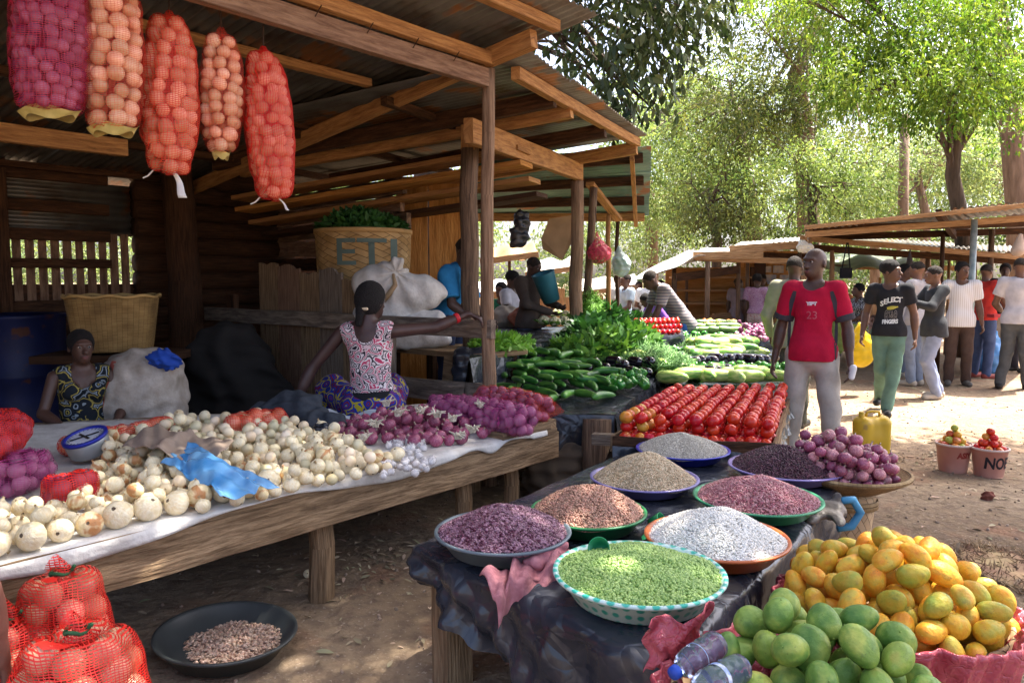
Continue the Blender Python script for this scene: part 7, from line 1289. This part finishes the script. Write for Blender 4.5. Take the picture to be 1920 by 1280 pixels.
# 6 right edge
p6 = at(1908, 10.2); person('man at the right edge in a pale grey polo, seen from behind', p6, face(p6) + R(172), 1.80, dict(elR=(-.27, -.05, 1.14), wrR=(-.2, -.2, .98), elL=(.27, -.05, 1.14), wrL=(.2, -.22, 1.0), anL=(.16, .05, .085), anR=(-.14, -.03, .085)), skin=SKIN2, top=cloth('pale_polo', (.55, .53, .56)), sleeve=.6, hem=.88, bottom=cloth('slate_trousers', (.09, .095, .10)), hair='crop', hairmat=HAIRG, shoe=BLACKSH, res=.014)
p = at(1880, 13); person('man in a plain black shirt standing in the shade behind the others', p, face(p), 1.78, dict(elL=(.26, -.1, 1.15), wrL=(.1, -.26, 1.1)), skin=SKIN, top=BT, bottom=cloth('beige_trousers', (.35, .3, .24)), shoe=BLACKSH, res=.02)
p = at(1915, 12.2); person('person in dark clothes half hidden at the right edge behind the pale polo', p, face(p) + R(-40), 1.77, skin=SKIN, top=GREYD, bottom=GREYD, shoe=BLACKSH, res=.02)
p = at(1716, 10.6); person('man in a light grey shirt behind the folded arms, turned away', p, face(p) + R(-115), 1.76, dict(elL=(.24, -.1, 1.15), wrL=(.15, -.28, 1.2)), skin=SKIN3, top=cloth('light_grey_shirt', (.42, .40, .42)), sleeve='long', bottom=cloth('grey_blue_jeans', (.22, .26, .34)), hair='crop', hairmat=HAIRG, shoe=TANSH, res=.02)
p = at(1692, 11.6); person('man in a white shirt partly hidden behind the black T-shirt', p, face(p) + R(60), 1.74, skin=SKIN2, top=cloth('white_shirt', (.72, .72, .74)), bottom=cloth('grey_blue_jeans', (.22, .26, .34)), shoe=TANSH, res=.02)
p = at(1487, 7.6); person('man in a khaki jacket with his back turned, behind the crimson jersey', p, face(p) + R(165), 1.74, dict(elL=(.26, .02, 1.15), wrL=(.26, -.12, .92)), skin=SKIN, top=cloth('khaki_jacket', (.30, .29, .20)), sleeve='long', hem=.82, loose=.035, bottom=cloth('dark_olive_trousers', (.075, .075, .055)), hair='crop', hairmat=HAIRG, shoe=BLACKSH, res=.014)
PLAID = floral('plaid_pink', [(.50, .30, .45), (.24, .07, .20), (.62, .50, .58), (.34, .14, .30)], 40)
p = at(1418, 13.5); person('woman in a pink plaid shirt and pale patterned trousers seen from behind', p, face(p) + R(160), 1.60, dict(elR=(-.24, -.08, 1.15), wrR=(-.2, -.25, 1.0)), skin=SKIN, top=PLAID, hem=.98, bottom=floral('pale_red_pattern', [(.62, .55, .50), (.58, .50, .46), (.45, .18, .18)], 30), female=True, hair='afro', shoe=GREYSH, res=.017)
p = at(1381, 14); person('man in a mauve grey shirt leaning towards the woman in plaid', p, face(p) + R(130), 1.57, dict(hea=(.05, -.07, 1.60)), skin=SKIN, top=cloth('mauve_shirt', (.25, .22, .27)), bottom=cloth('grey_trousers', (.2, .18, .19)), hair='crop', hairmat=HAIRG, shoe=GREYSH, res=.017)
p = at(1428, 14.8); person('person in a pale yellow shirt just behind the woman in plaid', p, face(p) + R(170), 1.62, skin=SKIN2, top=cloth('pale_yellow_shirt', (.66, .60, .38)), bottom=GREYD, hair='crop', hairmat=HAIRG, shoe=GREYSH, res=.02)
p = at(1313, 16); person('boy in a white and grey T-shirt standing alone with his back turned', p, face(p) + R(178), 1.44, dict(wrL=(.27, -.05, .9)), skin=SKIN, top=cloth('two_grey_tee', (.45, .45, .47)), loose=.035, bottom=cloth('pale_shorts', (.6, .55, .48)), hair='crop', hairmat=HAIRG, shoe=GREYSH, res=.018)
bend = dict(pel=(0, .05, .93), wai=(0, -.02, 1.09), che=(0, -.18, 1.28), nec=(0, -.27, 1.36), hea=(0, -.38, 1.46), fwd=(0, -.75, -.66), shL=(.17, -.24, 1.33), shR=(-.17, -.24, 1.33), elL=(.2, -.34, 1.06), elR=(-.2, -.34, 1.06), wrL=(.16, -.44, .86), wrR=(-.16, -.44, .86), hpL=(.09, .05, .92), hpR=(-.09, .05, .92))
p = at(1272, 9.9); person('man in a striped grey shirt bending over the far tomatoes', p, face(p) + R(-72), 1.80, bend, pitch=35, skin=SKIN, top=stripes('striped_grey', (.13, .12, .14), (.30, .26, .25), 26, 2, .35), sleeve=.7, hem=.82, bottom=cloth('bright_blue_trousers', (.06, .14, .50)), hair='crop', hairmat=HAIRG, shoe=BLACKSH, res=.014)
p = at(1248, 11.0); person('person in a violet shirt stooping beside the striped man', p, face(p) + R(-70), 1.45, bend, pitch=40, skin=SKIN, top=cloth('violet_shirt', (.20, .08, .42)), bottom=GREYD, hair='crop', shoe=BLACKSH, res=.018)
for px, Y, h_, c_, rz, lab in ((1173, 12.6, 1.60, (.45, .55, .62), -60, 'man in a pale blue shirt near the hanging white bag'), (1197, 14.0, 1.48, (.75, .72, .66), 10, 'person in a cream shirt between the pale blue and white shirts'), (1216, 13.2, 1.58, (.78, .77, .78), 175, 'person in a white shirt left of the striped man'), (1238, 14.4, 1.5, (.3, .42, .6), 150, 'person in a sky blue shirt half hidden behind the striped man')):
    p = at(px, Y); person(lab, p, face(p) + R(rz), h_, dict(elL=(.25, -.08, 1.15), wrL=(.14, -.26, 1.05)), skin=SKIN2, top=cloth('shirt_%d' % px, c_), bottom=GREYD, hair='crop', hairmat=HAIRG, shoe=BLACKSH, res=.02)
for px, Y, h_, c_, rz, lab in ((1158, 13.8, 1.6, (.62, .60, .56), 60, 'person in an off white shirt at the far left of the distant crowd'), (1290, 17.5, 1.5, (.5, .5, .52), 160, 'person in pale grey far behind the lone boy'), (1350, 17, 1.55, (.55, .42, .3), 20, 'person in a tan shirt far behind the low counter'), (1452, 16, 1.62, (.6, .58, .3), 100, 'person in a dull yellow shirt far behind the woman in plaid')):
    p = at(px, Y); person(lab, p, face(p) + R(rz), h_, dict(elL=(.25, -.08, 1.15), wrL=(.14, -.26, 1.05)), skin=SKIN2, top=cloth('shirt_%d' % px, c_), bottom=GREYD, hair='crop', hairmat=HAIRG, shoe=BLACKSH, res=.022)
p = at(1192, 11.2); person('person in navy sitting low behind the far tomatoes', p, face(p) + R(170), 1.08, skin=SKIN, top=cloth('navy', (.05, .07, .12)), bottom=GREYD, hair='afro', shoe=BLACKSH, res=.02)
SIT = dict(pel=(0, .1, .48), wai=(0, .1, .65), che=(0, .08, .88), nec=(0, .08, .985), hea=(0, .05, 1.16), shL=(.175, .08, .95), shR=(-.175, .08, .95), elL=(.24, .0, .70), elR=(-.24, .0, .70), wrL=(.15, -.2, .62), wrR=(-.15, -.2, .62), hpL=(.09, .08, .46), hpR=(-.09, .08, .46), knL=(.14, -.34, .50), knR=(-.14, -.34, .50), anL=(.14, -.38, .085), anR=(-.14, -.38, .085))
p = at(1602, 12.8, .2); person('woman in a black and white patterned top seated among the far stalls', p, face(p) + R(-60), 1.7, SIT, skin=SKIN2, top=floral('black_white_print', [(.02, .02, .02), (.6, .6, .6), (.03, .03, .03)], 26), bottom=cloth('lime_wrap', (.30, .38, .10)), legs='skirt', female=True, shoe=GREYSH, res=.018)
p = at(1578, 13.5, .25); person('woman in an orange headscarf and wrap seated behind the patterned top', p, face(p) + R(30), 1.7, SIT, skin=SKIN2, top=cloth('rust_wrap', (.45, .15, .06)), bottom=cloth('red_wrap', (.4, .06, .05)), legs='skirt', female=True, hairmat=cloth('orange_scarf', (.5, .2, .06)), shoe=GREYSH, res=.018)
# under the far roof
p = at(992, 8.9, .12); bl = dict(hea=(.02, -.06, 1.62), elL=(.25, -.12, 1.18), wrL=(.18, -.34, 1.12), elR=(-.23, -.14, 1.16), wrR=(-.02, -.36, 1.06), che=(0, -.03, 1.35), nec=(0, -.02, 1.455))
person('man in a brown shirt emptying a teal bucket under the stall roofs', p, face(p) + R(52), 1.66, bl, pitch=22, yaw=5, skin=SKIN, top=cloth('brown_shirt', (.085, .065, .055)), sleeve='long', hem=.86, loose=.03, bottom=cloth('work_jeans', (.09, .12, .20)), hair='crop', hairmat=HAIRG, shoe=BLACKSH, res=.013)
q = Q(1026, 538, 8.6); t = thing('teal_bucket', 'teal plastic bucket tipped in the hands of the man in brown', 'bucket', q); o = MB().lathe([(0, -.15), (.10, -.15), (.135, .14), (.14, .15), (.125, .14), (.09, -.13), (0, -.13)], 30).build('body', pm('teal_plastic', (.03, .14, .19), rough=.4), t, True); o.rotation_euler = (R(10), R(-18), 0); o.scale = (1, 1, 1.15)
p = at(967, 9.8, .45); person('person in a white shirt sitting below the man with the teal bucket', p, face(p) + R(60), 1.6, SIT, yaw=10, pitch=15, skin=SKIN, top=cloth('white_tee', (.62, .62, .68)), bottom=GREYD, shoe=BLACKSH, res=.016)
p = at(936, 10.2, .3); person('person in green seated among the goods left of the man in brown', p, face(p) + R(-30), 1.6, SIT, skin=SKIN2, top=cloth('green_tee', (.04, .22, .12)), bottom=GREYD, shoe=BLACKSH, res=.02)
# man in blue behind the post
p = V(-.56, 6.75, .2); person('man in a bright blue T-shirt bending behind the two front posts', p, face(p) + R(60), 1.70, dict(pel=(0, .1, .95), wai=(-.0, .05, 1.12), che=(0, -.06, 1.33), nec=(0, -.12, 1.43), hea=(.0, -.17, 1.60), fwd=(0, -1, -.3), shL=(.18, -.08, 1.38), shR=(-.18, -.08, 1.38), elR=(-.24, -.16, 1.12), wrR=(-.16, -.34, .98), elL=(.24, -.12, 1.1), wrL=(.2, -.3, .95)), pitch=18, skin=SKIN, top=cloth('bright_blue_tee', (.03, .20, .42)), sleeve=.8, loose=.045, hem=.84, bottom=cloth('navy_trousers', (.03, .04, .08)), hair='crop', hairmat=HAIRG, shoe=BLACKSH, res=.012)
# the seated woman seen from behind, arm stretched along the rail
TOPF = floral('pink_black_floral', [(.70, .62, .62), (.03, .025, .035), (.66, .50, .52), (.50, .05, .12), (.72, .66, .66), (.03, .025, .035)], 17)
WR = floral('blue_wax_print', [(.02, .04, .30), (.02, .03, .22), (.45, .36, .03), (.02, .05, .33), (.20, .02, .06)], 13)
p = V(-.95, 5.12, .215); Sx = dict(pel=(0, .1, .44), wai=(0, .1, .60), che=(.02, .08, .84), nec=(.03, .09, .945), hea=(.0, .05, 1.115), shL=(.20, .07, .905), shR=(-.15, .08, .915), elL=(.40, .10, .66), wrL=(.48, .16, .47), elR=(-.40, -.06, .93), wrR=(-.62, -.18, 1.02), hpL=(.09, .08, .42), hpR=(-.09, .08, .42), knL=(.36, -.28, .46), knR=(-.04, -.38, .46), anL=(.34, -.30, .085), anR=(-.06, -.38, .085))
m = person('woman in a pink floral vest, back turned, arm stretched along the rail', p, R(180) - .02, 1.80, Sx, yaw=-28, pitch=6, skin=skin_mat('skin_deep', (.06, .030, .025)), top=TOPF, sleeve=0, strap=True, hem=1.03, loose=.010, bottom=WR, legs='skirt', female=True, hair='pony', res=.0085, belt=None, shoe=BLACKSH, grip=dict(R=(-1, -.25, -.45)))
wq = np.array((-.53, -.13, .985)); link('bracelet', sdf_mesh('bracelet', [prim_rc(wq, wq + unit((-.22, -.12, .09)) * .03, .036, .035, clips=[(wq + unit((-.22, -.12, .09)) * .03, unit((-.22, -.12, .09))), (wq, -unit((-.22, -.12, .09)))])], .005, .005, pm('red_band', (.5, .02, .03), rough=.4)), m)
link('hair_clip', sdf_mesh('hair_clip', [prim_rc((-.02, .0, 0), (.02, .0, 0), .011, .011)], .004, .005, pm('cream_clip', (.6, .5, .35), rough=.4)), m, (.03, .165, 1.065)); link('waistband', sdf_mesh('waistband', [prim_rc((0, .1, .46), (0, .1, .55), .150, .140, ((0, 1, 0), .78), clips=[((0, 0, .535), (0, 0, 1)), ((0, 0, .46), (0, 0, -1))])], .008, .01, BT), m)
sb = V(p.x, p.y + .0, 0); MB().beam(sb - V(.35, -.0, -.42), sb + V(.35, .0, .42), .35, .05).build('stool', W_DARK, None, label='low plank seat under the woman in the floral vest', cat='stool') 
# the woman seated in the dark
p = V(-2.86, 4.95, -.02); person('woman in a dark floral dress sitting in the shadow behind the table', p, face(p) + R(8), 1.62, dict(SIT, elL=(.26, .02, .70), elR=(-.26, .02, .70)), yaw=6, pitch=2, skin=skin_mat('skin_dark', (.08, .040, .028)), top=floral('dark_floral', [(.012, .016, .022), (.012, .016, .022), (.012, .016, .022), (.30, .24, .06), (.012, .016, .022), (.22, .26, .30)], 13), sleeve=0, strap=True, hem=.3, bottom=floral('dark_floral_skirt', [(.012, .016, .022), (.2, .17, .06)], 13), legs='skirt', female=True, hair='short', res=.0095, shoe=BLACKSH)
# person at the very left edge
p = V(-1.63, 1.93, -.35); person('person at the left edge, only a bare arm and blue patterned skirt in view', p, R(200), 1.55, dict(elL=(.22, .0, 1.14)), skin=skin_mat('skin_arm', (.22, .10, .07)), top=cloth('black_vest', (.03, .03, .03)), sleeve=0, strap=True, bottom=floral('blue_orange_wax', [(.015, .05, .16), (.01, .015, .03), (.02, .08, .22), (.20, .06, .03)], 34), legs='skirt', female=True, shoe=BLACKSH, res=.012)
# ================================================================ THE FAR STALLS
W_TAN = wood('wood_tan', (.34, .19, .09), (.48, .29, .15)); TARPW = pm('pale_tarp', [(.3, (.52, .47, .40)), (.7, (.72, .68, .62))], scale=3, rough=.6, bump=.3, bscale=8); TARPG = pm('green_tarp', [(.3, (.25, .33, .22)), (.7, (.50, .56, .42))], scale=4, rough=.5, trans=.3); W_BOARD = wood('ochre_board', (.42, .20, .06), (.55, .28, .10), grain=3)  # tan timber used on the far stalls
def stall(label, corners, mat, posts, sheets=3, beams=(), corr=True, amp=.014, sag=.0, pm_=W_BARK, group=None):
    """corners: four (px, py, Y) of the roof, front left, front right, back right, back left"""
    C = [Q(*c) for c in corners]; c = sum(C, Vector()) / 4; t = thing('market_stall', label, 'market stall', V(c.x, c.y, 0), group=group)
    ex = set(t.children)
    if corr: corrugated('roof_sheet', C[0], C[1], C[3], C[2], mat, t, sheets=sheets, amp=amp, pitch=.09); rebase(t, 0, ex)
    else:
        def fn(u, v): p = C[0].lerp(C[1], u).lerp(C[3].lerp(C[2], u), v); return p + V(0, 0, -sag * math.sin(PI * u * 2.0) ** 2 * (1 - .5 * v) + .03 * math.sin(9 * u + 5 * v))
        mb = MB(); mb.grid(fn, 40, 16); sheet(part(mb, 'tarpaulin', mat, True, t), .004)
    for (a, b, w_, h_, m_) in beams: part(MB().beam(Q(*a), Q(*b), w_, h_, jit=.004, seg=6), 'beam', m_, False, t)
    for (px, py, Y, r, m_) in posts: q = Q(px, py, Y); part(MB().tube([V(q.x, q.y, -.05), V(q.x + .01, q.y, q.z * .5), q], [r * 1.05, r, r * .95], 9, wob=.04), 'post', m_, True, t)
    return t
STEEL = pm('galvanised', [(.4, (.25, .32, .32)), (.6, (.40, .46, .45))], scale=9, rough=.45, metal=.4)
stall('broad stall with a rising corrugated roof at the right above the standing men', [(1508, 424, 11.2), (1990, 372, 10.2), (2020, 392, 13.5), (1512, 440, 14.2)], M_TIN, [(1827, 412, 10.9, .045, STEEL), (1768, 440, 12.0, .035, W_DARK), (1519, 430, 11.6, .04, W_TAN), (1860, 430, 13.4, .05, W_BARK)], 5,
      [((1508, 427, 11.2), (1985, 379, 10.2), .05, .06, W_TAN), ((1510, 440, 11.3), (1990, 404, 11.0), .06, .09, W_TAN), ((1512, 430, 12.2), (1990, 416, 12.4), .08, .12, W_DARK), ((1520, 446, 13.8), (2000, 430, 13.6), .08, .12, W_DARK), ((1760, 400, 10.9), (1790, 442, 13.8), .08, .12, W_DARK)])
stall('long low stall with a thin corrugated roof running behind the men', [(1530, 450, 13.2), (1970, 478, 13.4), (1980, 466, 16), (1500, 440, 16)], M_TIN, [(1560, 470, 13.6, .04, W_TAN), (1740, 470, 14, .04, W_BARK), (1678, 470, 15, .03, W_TAN)], 5,
      [((1500, 446, 13.2), (1970, 487, 13.4), .06, .09, W_TAN), ((1480, 462, 13.8), (1900, 490, 14), .08, .12, W_DARK), ((1560, 500, 15.5), (1800, 503, 15.5), .08, .10, W_TAN)])
stall('stall with pale green tarpaulin sides in the middle distance', [(1528, 500, 14.6), (1720, 494, 14.8), (1700, 470, 16.5), (1530, 472, 16.5)], TARPG, [(1562, 480, 14.8, .035, W_TAN), (1650, 520, 15.8, .03, W_TAN), (1780, 480, 15, .03, W_TAN)], corr=False, sag=.15)
stall('middle stall with a flat rusty sheet roof above the ochre hut', [(1372, 462, 13.8), (1512, 452, 13.4), (1520, 444, 16.5), (1395, 452, 16.8)], TARPW, [(1402, 468, 13.8, .035, W_BARK), (1500, 462, 13.6, .035, W_BARK)], corr=True, sheets=2,
      beams=[((1368, 468, 13.7), (1515, 458, 13.4), .07, .14, W_TAN), ((1396, 478, 13.9), (1540, 483, 13.9), .08, .12, W_DARK)])
stall('stall under a bright sagging pale tarpaulin at the left of the far row', [(1175, 530, 13.4), (1312, 478, 12.8), (1420, 480, 14.5), (1290, 466, 17)], TARPW, [(1266, 512, 13.4, .035, W_BARK), (1327, 490, 13.0, .045, W_BARK), (1288, 510, 14.5, .03, W_BARK)], corr=False, sag=.06,
      beams=[((1268, 520, 13.2), (1385, 505, 13.2), .08, .14, W_DARK), ((1300, 480, 13), (1430, 478, 13), .07, .14, W_TAN)])
stall('low stall roof of bleached sheets catching the sun between trees and tarpaulin', [(1306, 478, 13.2), (1412, 486, 13.2), (1420, 472, 16), (1320, 462, 16)], TARPW, [(1385, 490, 13.6, .04, W_BARK)], corr=False, sag=.05, beams=[((1306, 484, 13.1), (1540, 492, 13.2), .07, .10, W_TAN)])
# ochre hut and low counter
c = at(1440, 15.2); t = thing('plank_hut', 'ochre plank hut with a small dark window and peeling paper', 'hut', c)
for i in range(9):
    x0 = Q(1388 + i * 13.5, 500, 15.2).x; part(MB().beam(V(x0, 15.2, 0), V(x0, 15.2, Q(1400, 470, 15.2).z), .15, .04, up=(0, 1, 0), jit=.003), 'wall_board', W_BOARD, False, t)
q = Q(1425, 508, 15.1); part(MB().beam(q - V(.11, 0, 0), q + V(.11, 0, 0), .04, .38), 'window', pm('window_dark', (.06, .03, .02), rough=.8), False, t)
q = Q(1462, 505, 15.12); mb = MB(); rr_ = random.Random(4)
for i in range(14): a = q + V(rr_.uniform(-.35, .35), 0, rr_.uniform(-.5, .3)); mb.beam(a, a + V(rr_.uniform(.1, .25), -.005 * i / 14, 0), .01 + i * .001, rr_.uniform(.08, .16))
part(mb, 'torn_poster', pm('poster_paper', [(.4, (.50, .42, .36)), (.6, (.28, .30, .36))], scale=9, rough=.9), False, t)
c = at(1357, 13.8); t = thing('counter', 'low ochre plank counter with stacked timber in the middle distance', 'counter', c); part(MB().beam(V(c.x - .33, 13.8, .32), V(c.x + .33, 13.8, .32), .6, .62), 'front_board', W_BOARD, False, t)
for i in range(6): a = V(c.x - .4 + .05 * i, 13.7 + .05 * i, .66 + .04 * i); part(MB().beam(a, a + V(.8, .2, .05), .1, .03), 'loose_board', W_TAN, False, t)
c = at(1330, 14.6); t = thing('shelves', 'dark wooden shelves crammed with goods under the pale tarpaulin', 'shelves', c)
for h_ in (.4, .75, 1.05, 1.3, 1.55): part(MB().beam(V(c.x - .75, 14.6, h_), V(c.x + .75, 14.6, h_), .5, .04), 'shelf', W_TAN, False, t)
for x_ in (-.75, -.1, .75): part(MB().beam(V(c.x + x_, 14.4, 0), V(c.x + x_, 14.4, 1.75), .07, .07), 'post', W_DARK, False, t)
part(MB().beam(V(c.x - .8, 14.95, .9), V(c.x + .8, 14.95, .9), .03, 1.7), 'back_board', W_BOARD, False, t)
# distant stalls seen below the near roofs
for i, (x0, x1, y0, Y, lab, m_) in enumerate(((900, 1010, 455, 12.5, 'low brown stall roof seen between the front posts', W_TAN), (985, 1085, 480, 14, 'bleached tarpaulin stall behind the man with the teal bucket', TARPW), (880, 1000, 520, 15.5, 'pale tarpaulin stall far behind the slim post', TARPW), (1080, 1200, 515, 17, 'small bright stall roof beyond the hanging bags', TARPW))):
    stall(lab, [(x0, y0 + 30, Y), (x1, y0 + 18, Y), (x1 - 10, y0, Y + 2.5), (x0 + 10, y0 + 6, Y + 2.5)], m_, [(x0 + 8, y0 + 30, Y, .03, W_TAN), (x1 - 8, y0 + 20, Y, .03, W_TAN), ((x0 + x1) / 2, y0 + 22, Y + .5, .03, W_BARK)], corr=False, sag=.12, beams=[((x0, y0 + 36, Y), (x1, y0 + 22, Y), .06, .1, W_TAN)])
for i, (px, Y, w_, h_, lab) in enumerate(((925, 13.5, 1.3, 1.35, 'brown board fence between the front posts'), (1050, 15.5, 1.6, 1.3, 'brown board fence behind the cauliflowers'))):
    c = at(px, Y); t = thing('board_fence', lab, 'fence', c)
    for k in range(9): x_ = c.x - w_ / 2 + w_ * k / 8; part(MB().beam(V(x_, Y, 0), V(x_, Y, h_ * random.uniform(.85, 1.05)), w_ / 8.3, .03, up=(0, 1, 0)), 'board', W_TAN, False, t)
# brown fence closing the right side behind the men, and tables of produce there
c = at(1600, 13.9); mb = MB(); rs = np.random.RandomState(5); t = thing('produce_table', 'far low table of round brown produce behind the walking man', 'table', V(c.x, c.y, 0)); part(MB().beam(V(c.x - 1.2, 13.6, .5), V(c.x + 1.2, 13.6, .5), 1.2, .06), 'table_top', W_TAN, False, t)
for x_ in (-1, 1): part(MB().beam(V(c.x + x_, 13.2, 0), V(c.x + x_, 13.2, .48), .08, .08), 'leg', W_TAN, False, t)
n = 420; pos = np.stack([c.x + rs.uniform(-1.15, 1.15, n), 13.6 + rs.uniform(-.55, .55, n), .56 + rs.uniform(0, .22, n)], 1); v, f = scatter_np(*blob(8, 5), pos, rotmats(n, rs), rs.uniform(.07, .10, n)); link('potatoes', mesh_np('potatoes', v, f, pm('brown_tuber', [(.3, (.20, .11, .08)), (.7, (.34, .20, .15))], scale=9, island=.3, rough=.8), True), label='heap of brown tubers on the far low table behind the walking man', cat='potatoes', kind='stuff')
blobthing('yellow_bag', 'bright yellow plastic bag standing on the ground left of the walking man', 'plastic bag', at(1618, 9.6, .22 + .45), [prim_el((0, 0, -.08), (.17, .12, .22)), prim_rc((-.03, 0, .1), (-.04, 0, .26), .09, .03)], .016, .06, pm('yellow_film', (.72, .55, .03), rough=.3, trans=.3), wr(.012, 24))
for px, Y, c_, lab in ((1862, 11.8, (.10, .28, .60), 'bright blue plastic sack on the ground between the men at the right'), (1845, 12.2, (.5, .52, .54), 'grey white sack on the ground beside the blue one')): blobthing('plastic_sack', lab, 'sack', at(px, Y, .28), [prim_el((0, 0, 0), (.2, .18, .26)), prim_rc((0, 0, .1), (0.05, 0, .4), .14, .04)], .02, .06, pm('sack_%d' % px, c_, rough=.4), wr(.02, 20))
hb = Q(1586, 512, 12.9); t = thing('hanging_bag', 'black bag hanging by two straps from the low roof beside the crimson jersey', 'bag', hb); MB().beam((0, 0, -.09), (0, 0, .09), .17, .12, up=(0, 1, 0), jit=.004).build('bag', BT, t); MB().tube([(-.07, 0, .08), (.0, 0, .52)], .012, 5).build('strap', BT, t); MB().tube([(.07, 0, .08), (.02, 0, .52)], .012, 5).build('strap', BT, t)
hb = Q(1705, 500, 12.2); blobthing('dark_umbrella', 'folded dark umbrella hanging behind the black T-shirt', 'umbrella', hb, [prim_rc((0, 0, .28), (0, 0, .12), .012, .03), prim_rc((0, 0, .12), (-.0, 0, -.08), .035, .075), prim_rc((0, 0, -.05), (.01, 0, -.35), .015, .008)], .014, .03, cloth('umbrella_cloth', (.08, .065, .06)))
hb = Q(1504, 462, 11.4); blobthing('white_bag', 'small white plastic bag caught on the roof post above the crimson jersey', 'plastic bag', hb, [prim_el((0, 0, 0), (.08, .06, .09)), prim_el((.1, 0, -.03), (.07, .05, .08))], .014, .04, pm('white_film', (.7, .68, .66), rough=.4, trans=.3), wr(.015, 50))
hb = Q(1912, 462, 10.4); blobthing('hanging_gourd', 'pale gourd shaped bundle hanging at the right edge', 'bundle', hb, [prim_rc((0, 0, .15), (-.02, 0, -.05), .03, .09)], .014, .03, pm('pinkish_bundle', (.5, .38, .3), rough=.7))
# a few clods, more goods under the far roofs
for px, Y, c_, lab in ((948, 9.3, (.55, .5, .42), 'pale crumpled sack among the goods behind the slim post'), (985, 9.0, (.45, .18, .12), 'red and white sack lying left of the cauliflowers')): blobthing('goods_sack', lab, 'sack', at(px, Y, 1.05), [prim_el((0, 0, 0), (.2, .15, .13)), prim_el((.15, 0, -.03), (.15, .12, .1))], .02, .05, cloth('goods_%d' % px, c_), wr(.02, 25))
leafheap('leafy_greens', 'tall dark heap of greens behind the thick posts', 'greens', [((*at(1125, 9.8)[:2], .8), (.4, .4, .38)), ((*at(1185, 10.4)[:2], .75), (.4, .4, .22)), ((*at(1110, 8.8)[:2], .72), (.25, .4, .22))], 1500, .15, LFD, 230, wid=.8)
leafheap('spring_onions', 'pale green shoots stacked beside the thick round post', 'greens', [((*at(1105, 8.9)[:2], .95), (.18, .3, .45))], 600, .16, LFL, 231, base=(ST_V, ST_F), up=.5)
